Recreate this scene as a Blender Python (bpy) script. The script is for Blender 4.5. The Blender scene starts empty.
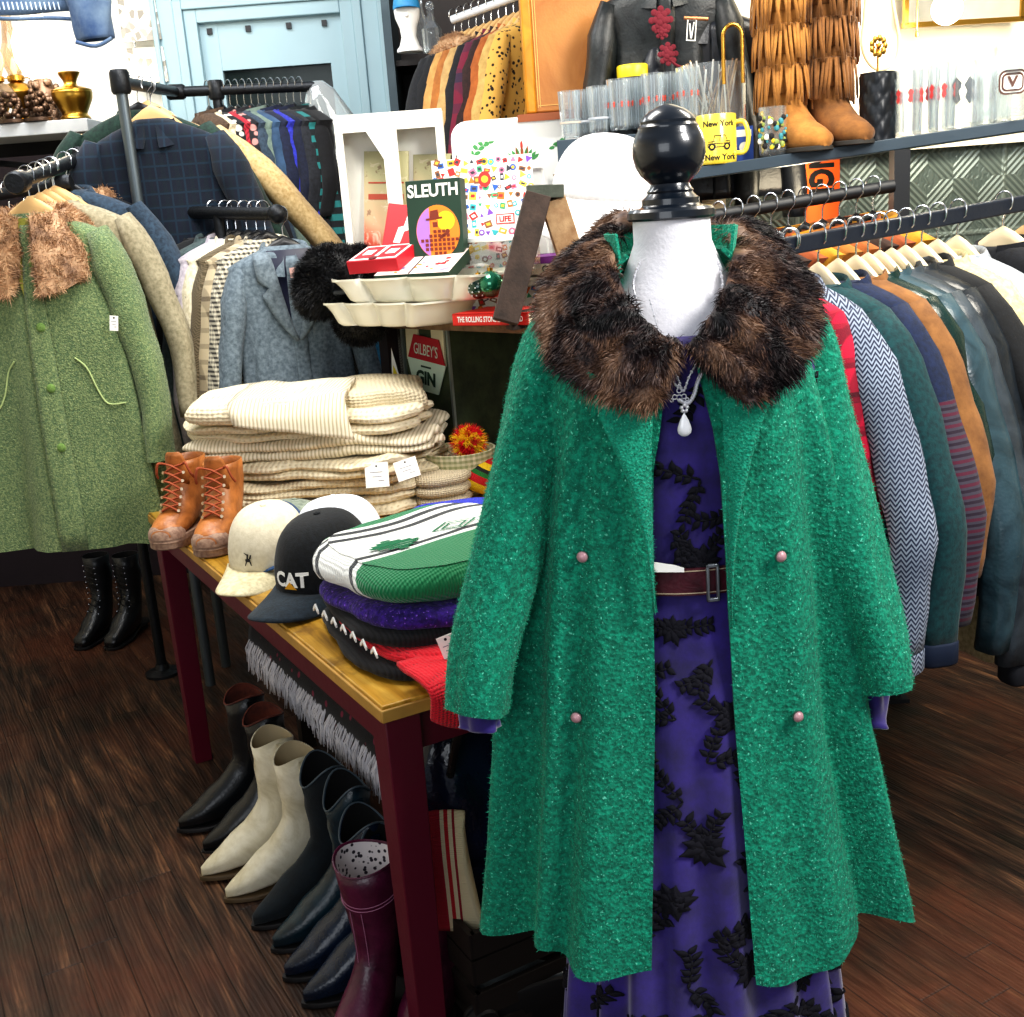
import bpy, math, random
import numpy as np
from mathutils import Vector as V, Matrix, noise
random.seed(7)
R=math.radians; PI=math.pi; sin=math.sin; cos=math.cos
COL=bpy.context.scene.collection
# ---------------------------------------------------------------- camera
FPX=1142.0
_d=V((830-512.,-(4800-508.5),-FPX)).normalized()
_up=-_d; _fw=V((0,0,-1)); _y=(_fw-_up*_fw.dot(_up)).normalized(); _x=_y.cross(_up)
M3=Matrix((_x,_y,_up))
CAM=V((0,0,1.5))
def ray(px,py): return M3@V((px-512,-(py-508.5),-FPX))
def at(px,py,Y):
    r=ray(px,py); return CAM+r*(Y/r.y)
def atz(px,py,Z):
    r=ray(px,py); return CAM+r*((Z-1.5)/r.z)
cd=bpy.data.cameras.new('camera'); cam=bpy.data.objects.new('camera',cd); COL.objects.link(cam)
cam.matrix_world=Matrix.Translation(CAM)@M3.to_4x4()
cd.sensor_fit='HORIZONTAL'; cd.sensor_width=36; cd.lens=FPX/1024*36; cd.clip_start=.05
bpy.context.scene.camera=cam
DA=V((-.483,.875,0)).normalized(); DB=V((.875,.483,0)).normalized()   # room axes: along and across the table
# ---------------------------------------------------------------- materials
def hx(s):
    s=s.lstrip('#'); c=[int(s[i:i+2],16)/255 for i in (0,2,4)]
    return tuple([(x/12.92 if x<=.04045 else ((x+.055)/1.055)**2.4) for x in c])+(1,)
MATS={}
class NT:
    def __init__(s,name):
        s.m=bpy.data.materials.new(name); s.m.use_nodes=True; s.t=s.m.node_tree; s.n=s.t.nodes; s.l=s.t.links
        s.b=s.n['Principled BSDF']; s.co=s.n.new('ShaderNodeTexCoord')
    def new(s,ty,**k):
        n=s.n.new('ShaderNode'+ty)
        for a,b in k.items(): setattr(n,a,b)
        return n
    def link(s,a,b): s.l.new(a,b)
    def val(s,node,i,v):
        if hasattr(v,'is_output') or isinstance(v,bpy.types.NodeSocket): s.l.new(v,node.inputs[i])
        else: node.inputs[i].default_value=v
    def map(s,scale=(1,1,1),rot=(0,0,0),loc=(0,0,0),src='Object'):
        m=s.new('Mapping'); s.link(s.co.outputs[src],m.inputs[0]); m.inputs['Scale'].default_value=scale; m.inputs['Rotation'].default_value=rot; m.inputs['Location'].default_value=loc
        return m.outputs[0]
    def noise(s,scale,detail=3,rough=.55,vec=None,dist=0):
        n=s.new('TexNoise'); n.inputs['Scale'].default_value=scale; n.inputs['Detail'].default_value=detail; n.inputs['Roughness'].default_value=rough; n.inputs['Distortion'].default_value=dist
        s.link(vec if vec else s.co.outputs['Object'],n.inputs['Vector']); return n.outputs[0]
    def vor(s,scale,vec=None,feat='F1',out='Distance',rand=1):
        n=s.new('TexVoronoi'); n.feature=feat; n.inputs['Scale'].default_value=scale; n.inputs['Randomness'].default_value=rand
        s.link(vec if vec else s.co.outputs['Object'],n.inputs['Vector']); return n.outputs[out]
    def wave(s,scale,direction='X',dist=0,dscale=1,vec=None,prof='SIN',detail=0):
        n=s.new('TexWave'); n.bands_direction=direction; n.wave_profile=prof; n.inputs['Scale'].default_value=scale; n.inputs['Distortion'].default_value=dist; n.inputs['Detail Scale'].default_value=dscale; n.inputs['Detail'].default_value=detail
        s.link(vec if vec else s.co.outputs['Object'],n.inputs['Vector']); return n.outputs['Fac']
    def math(s,op,a,b=0,c=None):
        n=s.new('Math',operation=op); s.val(n,0,a); s.val(n,1,b)
        if c is not None: s.val(n,2,c)
        return n.outputs[0]
    def ramp(s,fac,stops,interp='LINEAR'):
        n=s.new('ValToRGB'); s.link(fac,n.inputs[0]); cr=n.color_ramp; cr.interpolation=interp
        while len(cr.elements)<len(stops): cr.elements.new(.5)
        for e,(p,c) in zip(cr.elements,stops):
            e.position=p; e.color=c if not isinstance(c,(int,float)) else (c,c,c,1)
        return n.outputs[0]
    def step(s,fac,t,w=.02): return s.ramp(fac,[(max(0,t-w),0),(min(1,t+w),1)])
    def mix(s,fac,a,b,mode='MIX'):
        n=s.new('Mix',data_type='RGBA',blend_type=mode); s.val(n,0,fac); s.val(n,6,a); s.val(n,7,b); return n.outputs[2]
    def sep(s,vec):
        n=s.new('SeparateXYZ'); s.link(vec,n.inputs[0]); return n.outputs
    def bump(s,h,strength=.5,dist=.005):
        n=s.new('Bump'); n.inputs['Strength'].default_value=strength; n.inputs['Distance'].default_value=dist; s.link(h,n.inputs['Height']); s.link(n.outputs[0],s.b.inputs['Normal'])
    def set(s,color=None,rough=None,metal=None,**k):
        if color is not None: s.val(s.b,'Base Color',color)
        if rough is not None: s.val(s.b,'Roughness',rough)
        if metal is not None: s.val(s.b,'Metallic',metal)
        for a,b in k.items(): s.val(s.b,a.replace('_',' '),b)
        return s.m
def dk(c,f): return (c[0]*f,c[1]*f,c[2]*f,1)
def plain(name,c,rough=.5,metal=0,bump=0,bs=60,var=.18,vs=8,coat=0,emit=0):
    if name in MATS: return MATS[name]
    n=NT(name); c=hx(c) if isinstance(c,str) else c
    col=n.mix(n.noise(vs,4),dk(c,1-var),dk(c,1+var))
    n.set(col,rough,metal)
    if coat: n.set(Coat_Weight=coat)
    if emit: n.set(Emission_Color=c,Emission_Strength=emit)
    if bump: n.bump(n.noise(bs,4),bump)
    MATS[name]=n.m; return n.m
def cloth(name,c,c2=None,kind='wool',s=1.0,c3=None,rough=.92,sheen=.08,bump=.5):
    """procedural fabric: wool, knit, rib, plaid, herring, check, floral, denim, leather, suede, stripe, speckle"""
    if name in MATS: return MATS[name]
    n=NT(name); a=hx(c); b=hx(c2) if c2 else dk(a,.55); o=n.co.outputs['Object']
    fine=n.noise(220*s,3)
    if kind=='wool':
        col=n.mix(n.ramp(n.noise(90*s,4),[(.35,0),(.7,1)]),a,b); h=fine
    elif kind=='boucle':
        v=n.vor(230*s); nn=n.noise(160*s,4,.7)
        col=n.mix(n.ramp(nn,[(.42,0),(.68,1)]),b,a)
        big=n.noise(2.5,2); col=n.mix(n.ramp(big,[(.3,0),(.7,1)]),col,n.mix(.35,col,b))
        sp=n.ramp(n.noise(330*s,1),[(.68,0),(.73,1)]); col=n.mix(sp,col,hx(c3) if c3 else dk(a,2.2))
        h=n.math('ADD',v,nn); 
    elif kind=='knit':
        w=n.wave(38*s,'X',1.2,2); w2=n.wave(55*s,'Z',1.5,2)
        h=n.math('ADD',w,w2); h=n.math('ADD',h,n.noise(80*s,3))
        col=n.mix(n.ramp(h,[(.3,0),(.95,1)]),b,a)
    elif kind=='rib':
        h=n.wave(45*s,'X',.4,2); col=n.mix(n.ramp(h,[(.1,0),(.6,1)]),b,a)
    elif kind=='plaid':
        x=n.step(n.wave(3.2*s,'X',.3,1),.78,.04); z=n.step(n.wave(3.2*s,'Z',.3,1),.78,.04)
        f=n.math('MULTIPLY',n.math('ADD',x,z),.5); col=n.mix(f,a,b)
        if c3:
            x2=n.step(n.wave(3.2*s,'X',.3,1,n.map(loc=(.25/s,0,.25/s))),.95,.02); z2=n.step(n.wave(3.2*s,'Z',.3,1,n.map(loc=(.25/s,0,.3/s))),.95,.02)
            col=n.mix(n.math('MAXIMUM',x2,z2),col,hx(c3))
        col=n.mix(n.noise(200,2),col,n.mix(.3,col,a)); h=fine
    elif kind=='herring':
        xyz=n.sep(o); zig=n.math('PINGPONG',n.math('ADD',xyz[0],xyz[1]),.010/s)
        t=n.math('ADD',xyz[2],zig); f=n.math('PINGPONG',t,.0042/s); f=n.math('DIVIDE',f,.0042/s)
        f=n.ramp(f,[(.38,0),(.6,1)]); col=n.mix(f,a,b); col=n.mix(n.ramp(n.noise(5,2),[(.3,0),(.7,1)]),col,n.mix(.4,col,b)); h=f
    elif kind=='check':
        x=n.step(n.wave(11*s,'X',.15,1),.5,.08); z=n.step(n.wave(11*s,'Z',.15,1),.5,.08); y=n.step(n.wave(11*s,'Y',.15,1),.5,.08)
        x=n.math('MAXIMUM',n.math('MULTIPLY',x,.9),n.math('MULTIPLY',y,.5)); f=n.math('MULTIPLY',n.math('ADD',x,z),.5); col=n.mix(f,a,b); h=fine
    elif kind=='floral':
        vec=n.map((1,1,.8)); w=n.new('TexNoise'); n.link(vec,w.inputs['Vector']); w.inputs['Scale'].default_value=16*s; w.inputs['Detail'].default_value=2
        add=n.new('VectorMath',operation='MULTIPLY_ADD'); n.link(w.outputs[1],add.inputs[0]); add.inputs[1].default_value=(.07/s,)*3; n.link(vec,add.inputs[2])
        v=n.vor(9*s,add.outputs[0]); blob=n.ramp(v,[(.36,1),(.42,0)])
        leaf=n.ramp(n.vor(34*s,n.map((1,1,.55),rot=(0,.6,0))),[(.30,1),(.36,0)])
        near=n.ramp(n.vor(9*s,vec),[(.52,1),(.6,0)]); vein=n.ramp(n.noise(60*s,2,.5),[(.47,0),(.52,1)])
        f=n.math('MAXIMUM',n.math('MULTIPLY',blob,n.math('ADD',n.math('MULTIPLY',vein,.35),.65)),n.math('MULTIPLY',leaf,near))
        base=n.mix(n.ramp(n.noise(14*s,4,.6,n.map((1,1,.35))),[(.4,0),(.72,1)]),a,hx(c3) if c3 else dk(a,1.7)); col=n.mix(f,base,b); h=n.math('ADD',n.noise(26,3),f)
    elif kind=='denim':
        col=n.mix(n.ramp(n.noise(9*s,5,.65),[(.35,0),(.68,1)]),a,b); h=n.math('ADD',fine,n.noise(25,3))
    elif kind=='leather':
        k=n.noise(13*s,5,.6,dist=1.0); col=n.mix(n.ramp(k,[(.4,0),(.7,1)]),a,b); h=n.math('ADD',k,n.math('MULTIPLY',n.vor(150),.15))
    elif kind=='suede':
        col=n.mix(n.ramp(n.noise(18*s,5,.65),[(.3,0),(.7,1)]),a,b); h=n.noise(150,3)
    elif kind=='stripe':
        f=n.step(n.wave(7*s,'Z',.3,1),.5,.05); col=n.mix(f,a,b)
        if c3: col=n.mix(n.step(n.wave(3.5*s,'Z',.3,1),.82,.03),col,hx(c3))
        h=n.noise(100,3)
    elif kind=='speckle':
        f=n.ramp(n.vor(26*s),[(.28,1),(.36,0)]); col=n.mix(f,a,b)
        if c3: col=n.mix(n.ramp(n.vor(17*s),[(.2,1),(.25,0)]),col,hx(c3))
        h=fine
    n.set(col,rough); 
    if sheen: n.set(Sheen_Weight=sheen,Sheen_Roughness=.5)
    d=.004 if kind in('knit','boucle','leather') else .0015
    n.bump(h,bump,d)
    MATS[name]=n.m; return n.m
def glass(name='clear_glass',c=(.93,.96,.97,1),alpha=.25):
    if name in MATS: return MATS[name]
    n=NT(name); t=n.new('BsdfTransparent'); t.inputs[0].default_value=c; g=n.new('BsdfGlossy'); g.inputs[0].default_value=(1,1,1,1); g.inputs[1].default_value=.06
    d=n.new('BsdfDiffuse'); d.inputs[0].default_value=(c[0]*.85,c[1]*.87,c[2]*.9,1)
    lw=n.new('LayerWeight'); lw.inputs[0].default_value=.5
    m1=n.new('MixShader'); n.link(n.math('MULTIPLY',lw.outputs[1],.75),m1.inputs[0]); n.link(t.outputs[0],m1.inputs[1]); n.link(g.outputs[0],m1.inputs[2])
    m2=n.new('MixShader'); m2.inputs[0].default_value=alpha*.3; n.link(m1.outputs[0],m2.inputs[1]); n.link(d.outputs[0],m2.inputs[2])
    n.link(m2.outputs[0],n.n['Material Output'].inputs[0]); MATS[name]=n.m; return n.m
# ---------------------------------------------------------------- mesh builder
class Fr:
    """a flat frame in space: origin, right, up"""
    def __init__(s,o,u,v):
        s.o=V(o); s.u=V(u).normalized(); v=V(v); v=v-s.u*v.dot(s.u); s.v=v.normalized(); s.n=s.u.cross(s.v)
    def p(s,x,y,z=0): return s.o+s.u*x+s.v*y+s.n*z
class MB:
    def __init__(s): s.v=[]; s.f=[]; s.m=[]
    def add(s,vs,fs,m=0):
        k=len(s.v); s.v+= [tuple(x) for x in vs]; s.f+=[tuple(i+k for i in f) for f in fs]; s.m+=[m]*len(fs); return s
    def box(s,c,sz,rz=0,m=0,rot=None):
        c=V(c); mt=rot if rot is not None else Matrix.Rotation(rz,3,'Z')
        vs=[c+mt@V((x*sz[0]/2,y*sz[1]/2,z*sz[2]/2)) for x in(-1,1) for y in(-1,1) for z in(-1,1)]
        return s.add(vs,[(0,1,3,2),(4,6,7,5),(0,4,5,1),(2,3,7,6),(0,2,6,4),(1,5,7,3)],m)
    def bar(s,a,b,w,h,m=0,up=(0,0,1)):
        a=V(a);b=V(b);t=(b-a).normalized(); up=V(up); x=t.cross(up)
        if x.length<1e-4: x=t.cross(V((1,0,0)))
        x.normalize(); y=x.cross(t)
        vs=[p+x*i*w/2+y*j*h/2 for p in(a,b) for i,j in((-1,-1),(1,-1),(1,1),(-1,1))]
        return s.add(vs,[(3,2,1,0),(4,5,6,7),(0,1,5,4),(1,2,6,5),(2,3,7,6),(3,0,4,7)],m)
    def loft(s,rings,cap0=True,cap1=True,m=0,closed=True):
        n=len(rings[0]); vs=[p for r in rings for p in r]; fs=[]
        for i in range(len(rings)-1):
            for j in range(n if closed else n-1):
                k=(j+1)%n; fs.append((i*n+j,i*n+k,(i+1)*n+k,(i+1)*n+j))
        if cap0: fs.append(tuple(range(n-1,-1,-1)))
        if cap1: fs.append(tuple((len(rings)-1)*n+j for j in range(n)))
        return s.add(vs,fs,m)
    def tube(s,pts,r,n=8,m=0,cap=True,flat=1):
        pts=[V(p) for p in pts]; rs=r if isinstance(r,(list,tuple)) else [r]*len(pts); rings=[]; px=None
        for i,p in enumerate(pts):
            t=(pts[min(i+1,len(pts)-1)]-pts[max(i-1,0)]).normalized()
            if px is None: px=t.cross(V((0,0,1))); px=px if px.length>1e-3 else t.cross(V((0,1,0)))
            else: px=px-t*px.dot(t)
            px.normalize(); y=t.cross(px)
            rings.append([p+px*cos(a)*rs[i]+y*sin(a)*rs[i]*flat for a in [2*PI*k/n for k in range(n)]])
        return s.loft(rings,cap,cap,m)
    def lathe(s,prof,c=(0,0,0),n=24,m=0,sx=1,sy=1,cap0=True,cap1=True):
        c=V(c); return s.loft([[c+V((r*cos(2*PI*k/n)*sx,r*sin(2*PI*k/n)*sy,z)) for k in range(n)] for r,z in prof],cap0,cap1,m)
    def ball(s,c,r,m=0,n=12,k=8,sc=(1,1,1)):
        c=V(c); return s.loft([[c+V((r*sin(PI*i/k)*cos(2*PI*j/n)*sc[0],r*sin(PI*i/k)*sin(2*PI*j/n)*sc[1],-r*cos(PI*i/k)*sc[2])) for j in range(n)] for i in [.05]+list(range(1,k))+[k-.05]],True,True,m)
    def prism(s,fr,pts,z0,z1,m=0):
        a=[fr.p(x,y,z0) for x,y in pts]; b=[fr.p(x,y,z1) for x,y in pts]; n=len(pts)
        return s.add(a+b,[tuple(range(n-1,-1,-1)),tuple(range(n,2*n))]+[(i,(i+1)%n,(i+1)%n+n,i+n) for i in range(n)],m)
    def fb(s,fr,x0,y0,x1,y1,z0,z1,m=0): return s.prism(fr,[(x0,y0),(x1,y0),(x1,y1),(x0,y1)],z0,z1,m)
    def disc(s,fr,x,y,r,z0,z1,m=0,n=20,sy=1): return s.prism(fr,[(x+r*cos(2*PI*k/n),y+r*sy*sin(2*PI*k/n)) for k in range(n)],z0,z1,m)
    def text(s,fr,t,x,y,size,z=.0006,m=0,sx=1,align='CENTER',bold=0,rot=0):
        cu=bpy.data.curves.new('txt','FONT'); cu.body=t; cu.size=size; cu.align_x=align; cu.align_y='CENTER'; cu.extrude=.0003; cu.offset=bold; cu.resolution_u=3
        ob=bpy.data.objects.new('txt',cu); COL.objects.link(ob); bpy.context.view_layer.update()
        me=bpy.data.meshes.new_from_object(ob.evaluated_get(bpy.context.evaluated_depsgraph_get()))
        cr,sr=cos(rot),sin(rot)
        vs=[]
        for q in me.vertices:
            qx,qy=q.co.x*sx,q.co.y; vs.append(fr.p(x+qx*cr-qy*sr,y+qx*sr+qy*cr,z+q.co.z))
        s.add(vs,[tuple(p.vertices) for p in me.polygons],m)
        bpy.data.objects.remove(ob); bpy.data.curves.remove(cu); bpy.data.meshes.remove(me); return s
    def fuzz(s,count,length,width,grav=.3,jit=.6,m=0,lean=None,src=None,curl=0,clump=0):
        """short fibres growing out of the surface built so far"""
        if not hasattr(s,'base'): s.base=(len(s.v),len(s.f))
        vs=np.array(s.v); tris=[]
        for f in (src if src else list(s.f)):
            for i in range(1,len(f)-1): tris.append((f[0],f[i],f[i+1]))
        T=np.array(tris); a,b,c=vs[T[:,0]],vs[T[:,1]],vs[T[:,2]]; nn=np.cross(b-a,c-a); ar=np.linalg.norm(nn,axis=1)+1e-12; nn=nn/ar[:,None]
        rg=np.random.default_rng(len(vs)); pk=rg.choice(len(T),count,p=ar/ar.sum()); u=rg.random(count); w=rg.random(count); fl=u+w>1; u[fl]=1-u[fl]; w[fl]=1-w[fl]
        P=a[pk]+(b-a)[pk]*u[:,None]+(c-a)[pk]*w[:,None]; N=nn[pk]
        D=N+rg.normal(0,jit,(count,3)); 
        if lean is not None: D=D+np.array(lean(P) if callable(lean) else lean)
        if clump:
            ph=P*clump; D=D+.7*np.stack([np.sin(ph[:,0]+2*ph[:,2]),np.sin(ph[:,1]*1.3+ph[:,0]),np.sin(ph[:,2]*1.1+ph[:,1])],1)
        D/=np.linalg.norm(D,axis=1)[:,None]; L=length*(.5+rg.random(count)); L=L[:,None]
        S=np.cross(D,rg.normal(0,1,(count,3))); S/=np.linalg.norm(S,axis=1)[:,None]+1e-9; W=width*S
        G=np.array([0,0,-grav]); mid=P+D*L*.5+G*L*.15+rg.normal(0,1,(count,3))*curl*L; tip=P+D*L*.85+G*L*.5+rg.normal(0,1,(count,3))*curl*L
        P=P-N*.001
        A=np.stack([P-W,P+W,mid-W*.8,mid+W*.8,tip],1).reshape(-1,3); k=len(s.v)
        s.v+=[tuple(x) for x in A.tolist()]
        for i in range(count):
            q=k+5*i; s.f.append((q,q+1,q+3,q+2)); s.f.append((q+2,q+3,q+4))
        s.m+=[m]*(2*count); return s
    def shell(s,th):
        nv,nf=s.base; nr=[V((0,0,0)) for _ in range(nv)]; ed={}
        for f in s.f[:nf]:
            a,b,c=(V(s.v[f[0]]),V(s.v[f[1]]),V(s.v[f[2]])); n=(b-a).cross(c-a)
            if n.length>1e-12: n.normalize()
            for i in f: nr[i]+=n
            for i in range(len(f)): e=(f[i],f[(i+1)%len(f)]); ed[e]=1
        k=len(s.v)
        for i in range(nv):
            n=nr[i]; n=n.normalized() if n.length>1e-9 else n; s.v.append(tuple(V(s.v[i])-n*th))
        for f,m in zip(s.f[:nf],s.m[:nf]): s.f.append(tuple(i+k for i in f[::-1])); s.m.append(m)
        for (a,b) in ed:
            if (b,a) not in ed: s.f.append((b,a,a+k,b+k)); s.m.append(0)
    def build(s,name,mats,parent=None,world=False,smooth=True,ang=40,sub=0,bevel=0,solid=0):
        if solid and hasattr(s,'base'): s.shell(solid); solid=0
        me=bpy.data.meshes.new(name); vs=s.v
        if world and parent is not None:
            inv=parent_matrix(parent).inverted(); vs=[tuple(inv@V(x)) for x in vs]
        me.from_pydata(vs,[],s.f); mats=mats if isinstance(mats,(list,tuple)) else [mats]
        for q in mats: me.materials.append(q)
        me.polygons.foreach_set('material_index',s.m); 
        if smooth:
            me.polygons.foreach_set('use_smooth',[True]*len(s.f)); me.set_sharp_from_angle(angle=R(ang))
        me.update(); o=bpy.data.objects.new(name,me); COL.objects.link(o)
        if parent is not None: o.parent=parent
        if solid: md=o.modifiers.new('s','SOLIDIFY'); md.thickness=solid; md.offset=-1
        if bevel: md=o.modifiers.new('b','BEVEL'); md.width=bevel; md.segments=2; md.limit_method='ANGLE'
        if sub: md=o.modifiers.new('u','SUBSURF'); md.levels=sub; md.render_levels=sub
        return o
def parent_matrix(p):
    m=p.matrix_basis.copy()
    while p.parent: p=p.parent; m=p.matrix_basis@m
    return m
def tag(o,label,cat,group=None,kind=None):
    o['label']=label; o['category']=cat
    if group: o['group']=group
    if kind: o['kind']=kind
    return o
def thing(name,label,cat,loc=(0,0,0),rz=0,group=None):
    o=bpy.data.objects.new(name,None); COL.objects.link(o); o.location=loc; o.rotation_euler=(0,0,rz); o.empty_display_size=.05
    return tag(o,label,cat,group)
def struct(name,mb,m,**k):
    o=mb.build(name,m,smooth=False,**k); o['kind']='structure'; return o
def lerp(tab,x):
    """piecewise-linear table [(x,y..)]; y may be a number or tuple"""
    if x<=tab[0][0]: return tab[0][1]
    for (a,b),(c,d) in zip(tab,tab[1:]):
        if x<=c:
            t=(x-a)/(c-a); return b+(d-b)*t
    return tab[-1][1]
def sm(pts,n=4,closed=False):
    """Catmull-Rom through points"""
    pts=[V(p) for p in pts]; out=[]; N=len(pts)
    for i in range(N if closed else N-1):
        g=lambda k:(pts[k%N] if closed else pts[max(0,min(N-1,k))])
        p0,p1,p2,p3=g(i-1),g(i),g(i+1),g(i+2)
        for j in range(n):
            t=j/n; out.append(.5*((2*p1)+(p2-p0)*t+(2*p0-5*p1+4*p2-p3)*t*t+(3*p1-p0-3*p2+p3)*t**3))
    if not closed: out.append(pts[-1])
    return out
# ---------------------------------------------------------------- common materials
def m_floor():
    n=NT('floor_boards'); 
    vec=n.map((1,1,1),rot=(0,0,-math.atan2(.483,.875)))   # rotate so boards run along the room axis
    s=n.sep(vec); x=s[0]; y=s[1]; W=.083
    bx=n.math('DIVIDE',x,W); idx=n.math('FLOOR',bx); fr=n.math('FRACT',bx)
    wn=n.new('TexWhiteNoise',noise_dimensions='1D'); n.link(idx,wn.inputs['W']); off=wn.outputs[0]
    yy=n.math('DIVIDE',n.math('ADD',y,n.math('MULTIPLY',off,1.7)),1.3); yi=n.math('FLOOR',yy); yf=n.math('FRACT',yy)
    wn2=n.new('TexWhiteNoise',noise_dimensions='2D'); cb=n.new('CombineXYZ'); n.link(idx,cb.inputs[0]); n.link(yi,cb.inputs[1]); n.link(cb.outputs[0],wn2.inputs['Vector']); rnd=wn2.outputs[0]
    # stretched grain
    cb2=n.new('CombineXYZ'); n.link(n.math('ADD',n.math('MULTIPLY',x,14),n.math('MULTIPLY',rnd,40)),cb2.inputs[0]); n.link(n.math('MULTIPLY',y,1.5),cb2.inputs[1]); n.link(rnd,cb2.inputs[2])
    g=n.noise(1.6,6,.6,cb2.outputs[0],1.2); g2=n.noise(9,4,.65,cb2.outputs[0],.4)
    w=n.wave(2.2,'X',9,1.2,cb2.outputs[0],detail=3)
    c=n.ramp(g,[(.32,hx('1a1512')),(.45,hx('352720')),(.58,hx('5b4232')),(.74,hx('9a7050'))])
    c=n.mix(n.ramp(w,[(.5,0),(.95,.5)]),c,hx('2a1a14'))
    c=n.mix(n.ramp(rnd,[(0,.0),(1,.6)]),c,n.mix(.5,c,hx('2c2118')))
    wear=n.ramp(n.noise(1.3,4,.6,vec),[(.45,0),(.62,1)]); c=n.mix(n.math('MULTIPLY',wear,.65),c,n.mix(g2,hx('2c1a12'),hx('7a442c')))
    dirt=n.ramp(n.noise(3.1,5,.7,vec),[(.5,0),(.66,1)]); c=n.mix(n.math('MULTIPLY',dirt,.55),c,hx('2b2a20'))
    scr=n.ramp(n.noise(3,5,.8,n.map((90,2.5,1),rot=(0,0,-math.atan2(.483,.875)+.06))),[(.66,0),(.71,.55)]); c=n.mix(scr,c,hx('b08a66'))
    gap=n.math('MAXIMUM',n.ramp(fr,[(.0,1),(.03,0),(.97,0),(1,1)]),n.ramp(yf,[(0,1),(.004,0)])); c=n.mix(n.math('MULTIPLY',gap,.8),c,hx('0d0907'))
    n.set(c,n.ramp(g2,[(.3,.38),(.7,.62)])); n.set(Specular_IOR_Level=.28); n.bump(n.math('SUBTRACT',n.math('MULTIPLY',n.math('ADD',g2,w),.4),gap),.35,.004); return n.m
M_black_metal=plain('black_pipe_metal','2b2d30',.42,.7,.4,80)
M_steel=plain('wire_steel','c9ccd0',.25,1)
M_chrome=plain('bright_chrome','e8e8ea',.12,1)
M_hwood=plain('pale_hanger_wood','d9b27a',.45,0,.1,30,.15,14)
M_hwood2=plain('cream_hanger_wood','ead8b4',.45,0,.1,30,.12,14)
M_hblack=plain('black_hanger_plastic','0e0f12',.35)
M_white=plain('matte_white','f2f2ee',.6)
M_paper=plain('white_paper_tag','f4f2ec',.7)
M_ink=plain('black_ink','101014',.7)
M_gold=plain('gold_metal','c79a45',.25,1)
M_redink=plain('red_ink','c8202a',.6)
M_rail=plain('navy_painted_rail','1c2534',.45,.2,.15,40)
M_dark=plain('near_black_void','08080b',.9)
# ---------------------------------------------------------------- room shell
fl=MB().box((0,2.2,-.03),(9,9,.06)); struct('floor',fl,m_floor())
M_cream=plain('cream_painted_wall','efe6cf',.7,0,.15,12,.06,2)
M_wallblue=plain('pale_blue_paint','9db7bf',.5,0,.1,20,.07,4)
def m_tin(name,c1,c2):
    n=NT(name); uv=n.co.outputs['Generated']; s=n.sep(n.co.outputs['Object'])
    x=n.math('PINGPONG',s[0],.17); z=n.math('PINGPONG',n.math('ADD',s[2],.05),.17)
    d=n.math('ABSOLUTE',n.math('SUBTRACT',x,z)); d2=n.math('ABSOLUTE',n.math('SUBTRACT',n.math('ADD',x,z),.17))
    dd=n.math('MINIMUM',d,d2); rib=n.math('PINGPONG',dd,.011); rib=n.math('MULTIPLY',rib,85)
    on=n.ramp(n.math('MULTIPLY',dd,10),[(.36,1),(.44,0)]); edge=n.math('MINIMUM',x,z); e=n.ramp(n.math('MULTIPLY',edge,30),[(.1,1),(.3,0)])
    h=n.math('ADD',n.math('MULTIPLY',rib,on),e)
    leaf=n.ramp(n.wave(18,'X',5,3),[(.4,0),(.7,1)]); h2=n.math('ADD',h,n.math('MULTIPLY',n.math('MULTIPLY',leaf,.3),n.math('SUBTRACT',1,on)))
    c=n.mix(n.ramp(h2,[(.1,0),(.95,1)]),hx(c1),hx(c2)); n.set(c,.38,.25); n.bump(h2,.45,.010); return n.m
XW=V((.35,3.55,0)); XE=V((3.4,3.95,0))           # embossed tin wall behind the shelves
def wall(name,a,b,z0,z1,m,th=.1,parent=None):
    a=V(a);b=V(b);u=(b-a);L=u.length;fr=Fr((0,0,0),(1,0,0),(0,0,1)); mb=MB().fb(fr,0,z0,L,z1,-th,0)
    o=mb.build(name,m,smooth=False); o.location=a; o.rotation_euler=(0,0,math.atan2(u.y,u.x)); 
    if parent is None: o['kind']='structure'
    return o
# frame normal of Fr(x,z) is -y: wall front faces the camera
o=wall('wall_back',(-2.6,4.95,0),(-.45,4.95,0),0,3.0,M_wallblue)
o=wall('wall_back_right',(-.45,4.95,0),(.64,4.85,0),0,3.0,plain('dark_plum_paint','2a2026',.8))
wall('wall_tin_side',(.64,4.85,0),(.62,3.60,0),0,3.0,M_cream)
wall('wall_right',(.61,3.595,0),(3.6,3.95,0),0,3.0,m_tin('embossed_tin','5c6964','7a867f'))
wall('wall_left',(-2.6,-.8,0),(-2.6,4.95,0),0,3.0,M_cream)
wall('wall_far_right',(3.6,3.95,0),(3.6,-.8,0),0,3.0,M_cream)
# warm upper plaster above the tin
mb=MB(); u=V((3.2,.38,0)).normalized(); fr=Fr(V((.62,3.575,0)),u,(0,0,1)); mb.fb(fr,0,1.575,2.95,3.0,0,.02); struct('trim_2',mb,M_cream)
mb=MB(); fr=Fr((-2.6,4.95,0),(1,0,0),(0,0,1)); mb.fb(fr,0,at(40,134,4.9).z,at(168,40,4.9).x+2.6,3.0,-.01,.012); struct('trim_4',mb,plain('white_plaster','f1efe8',.7))
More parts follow.
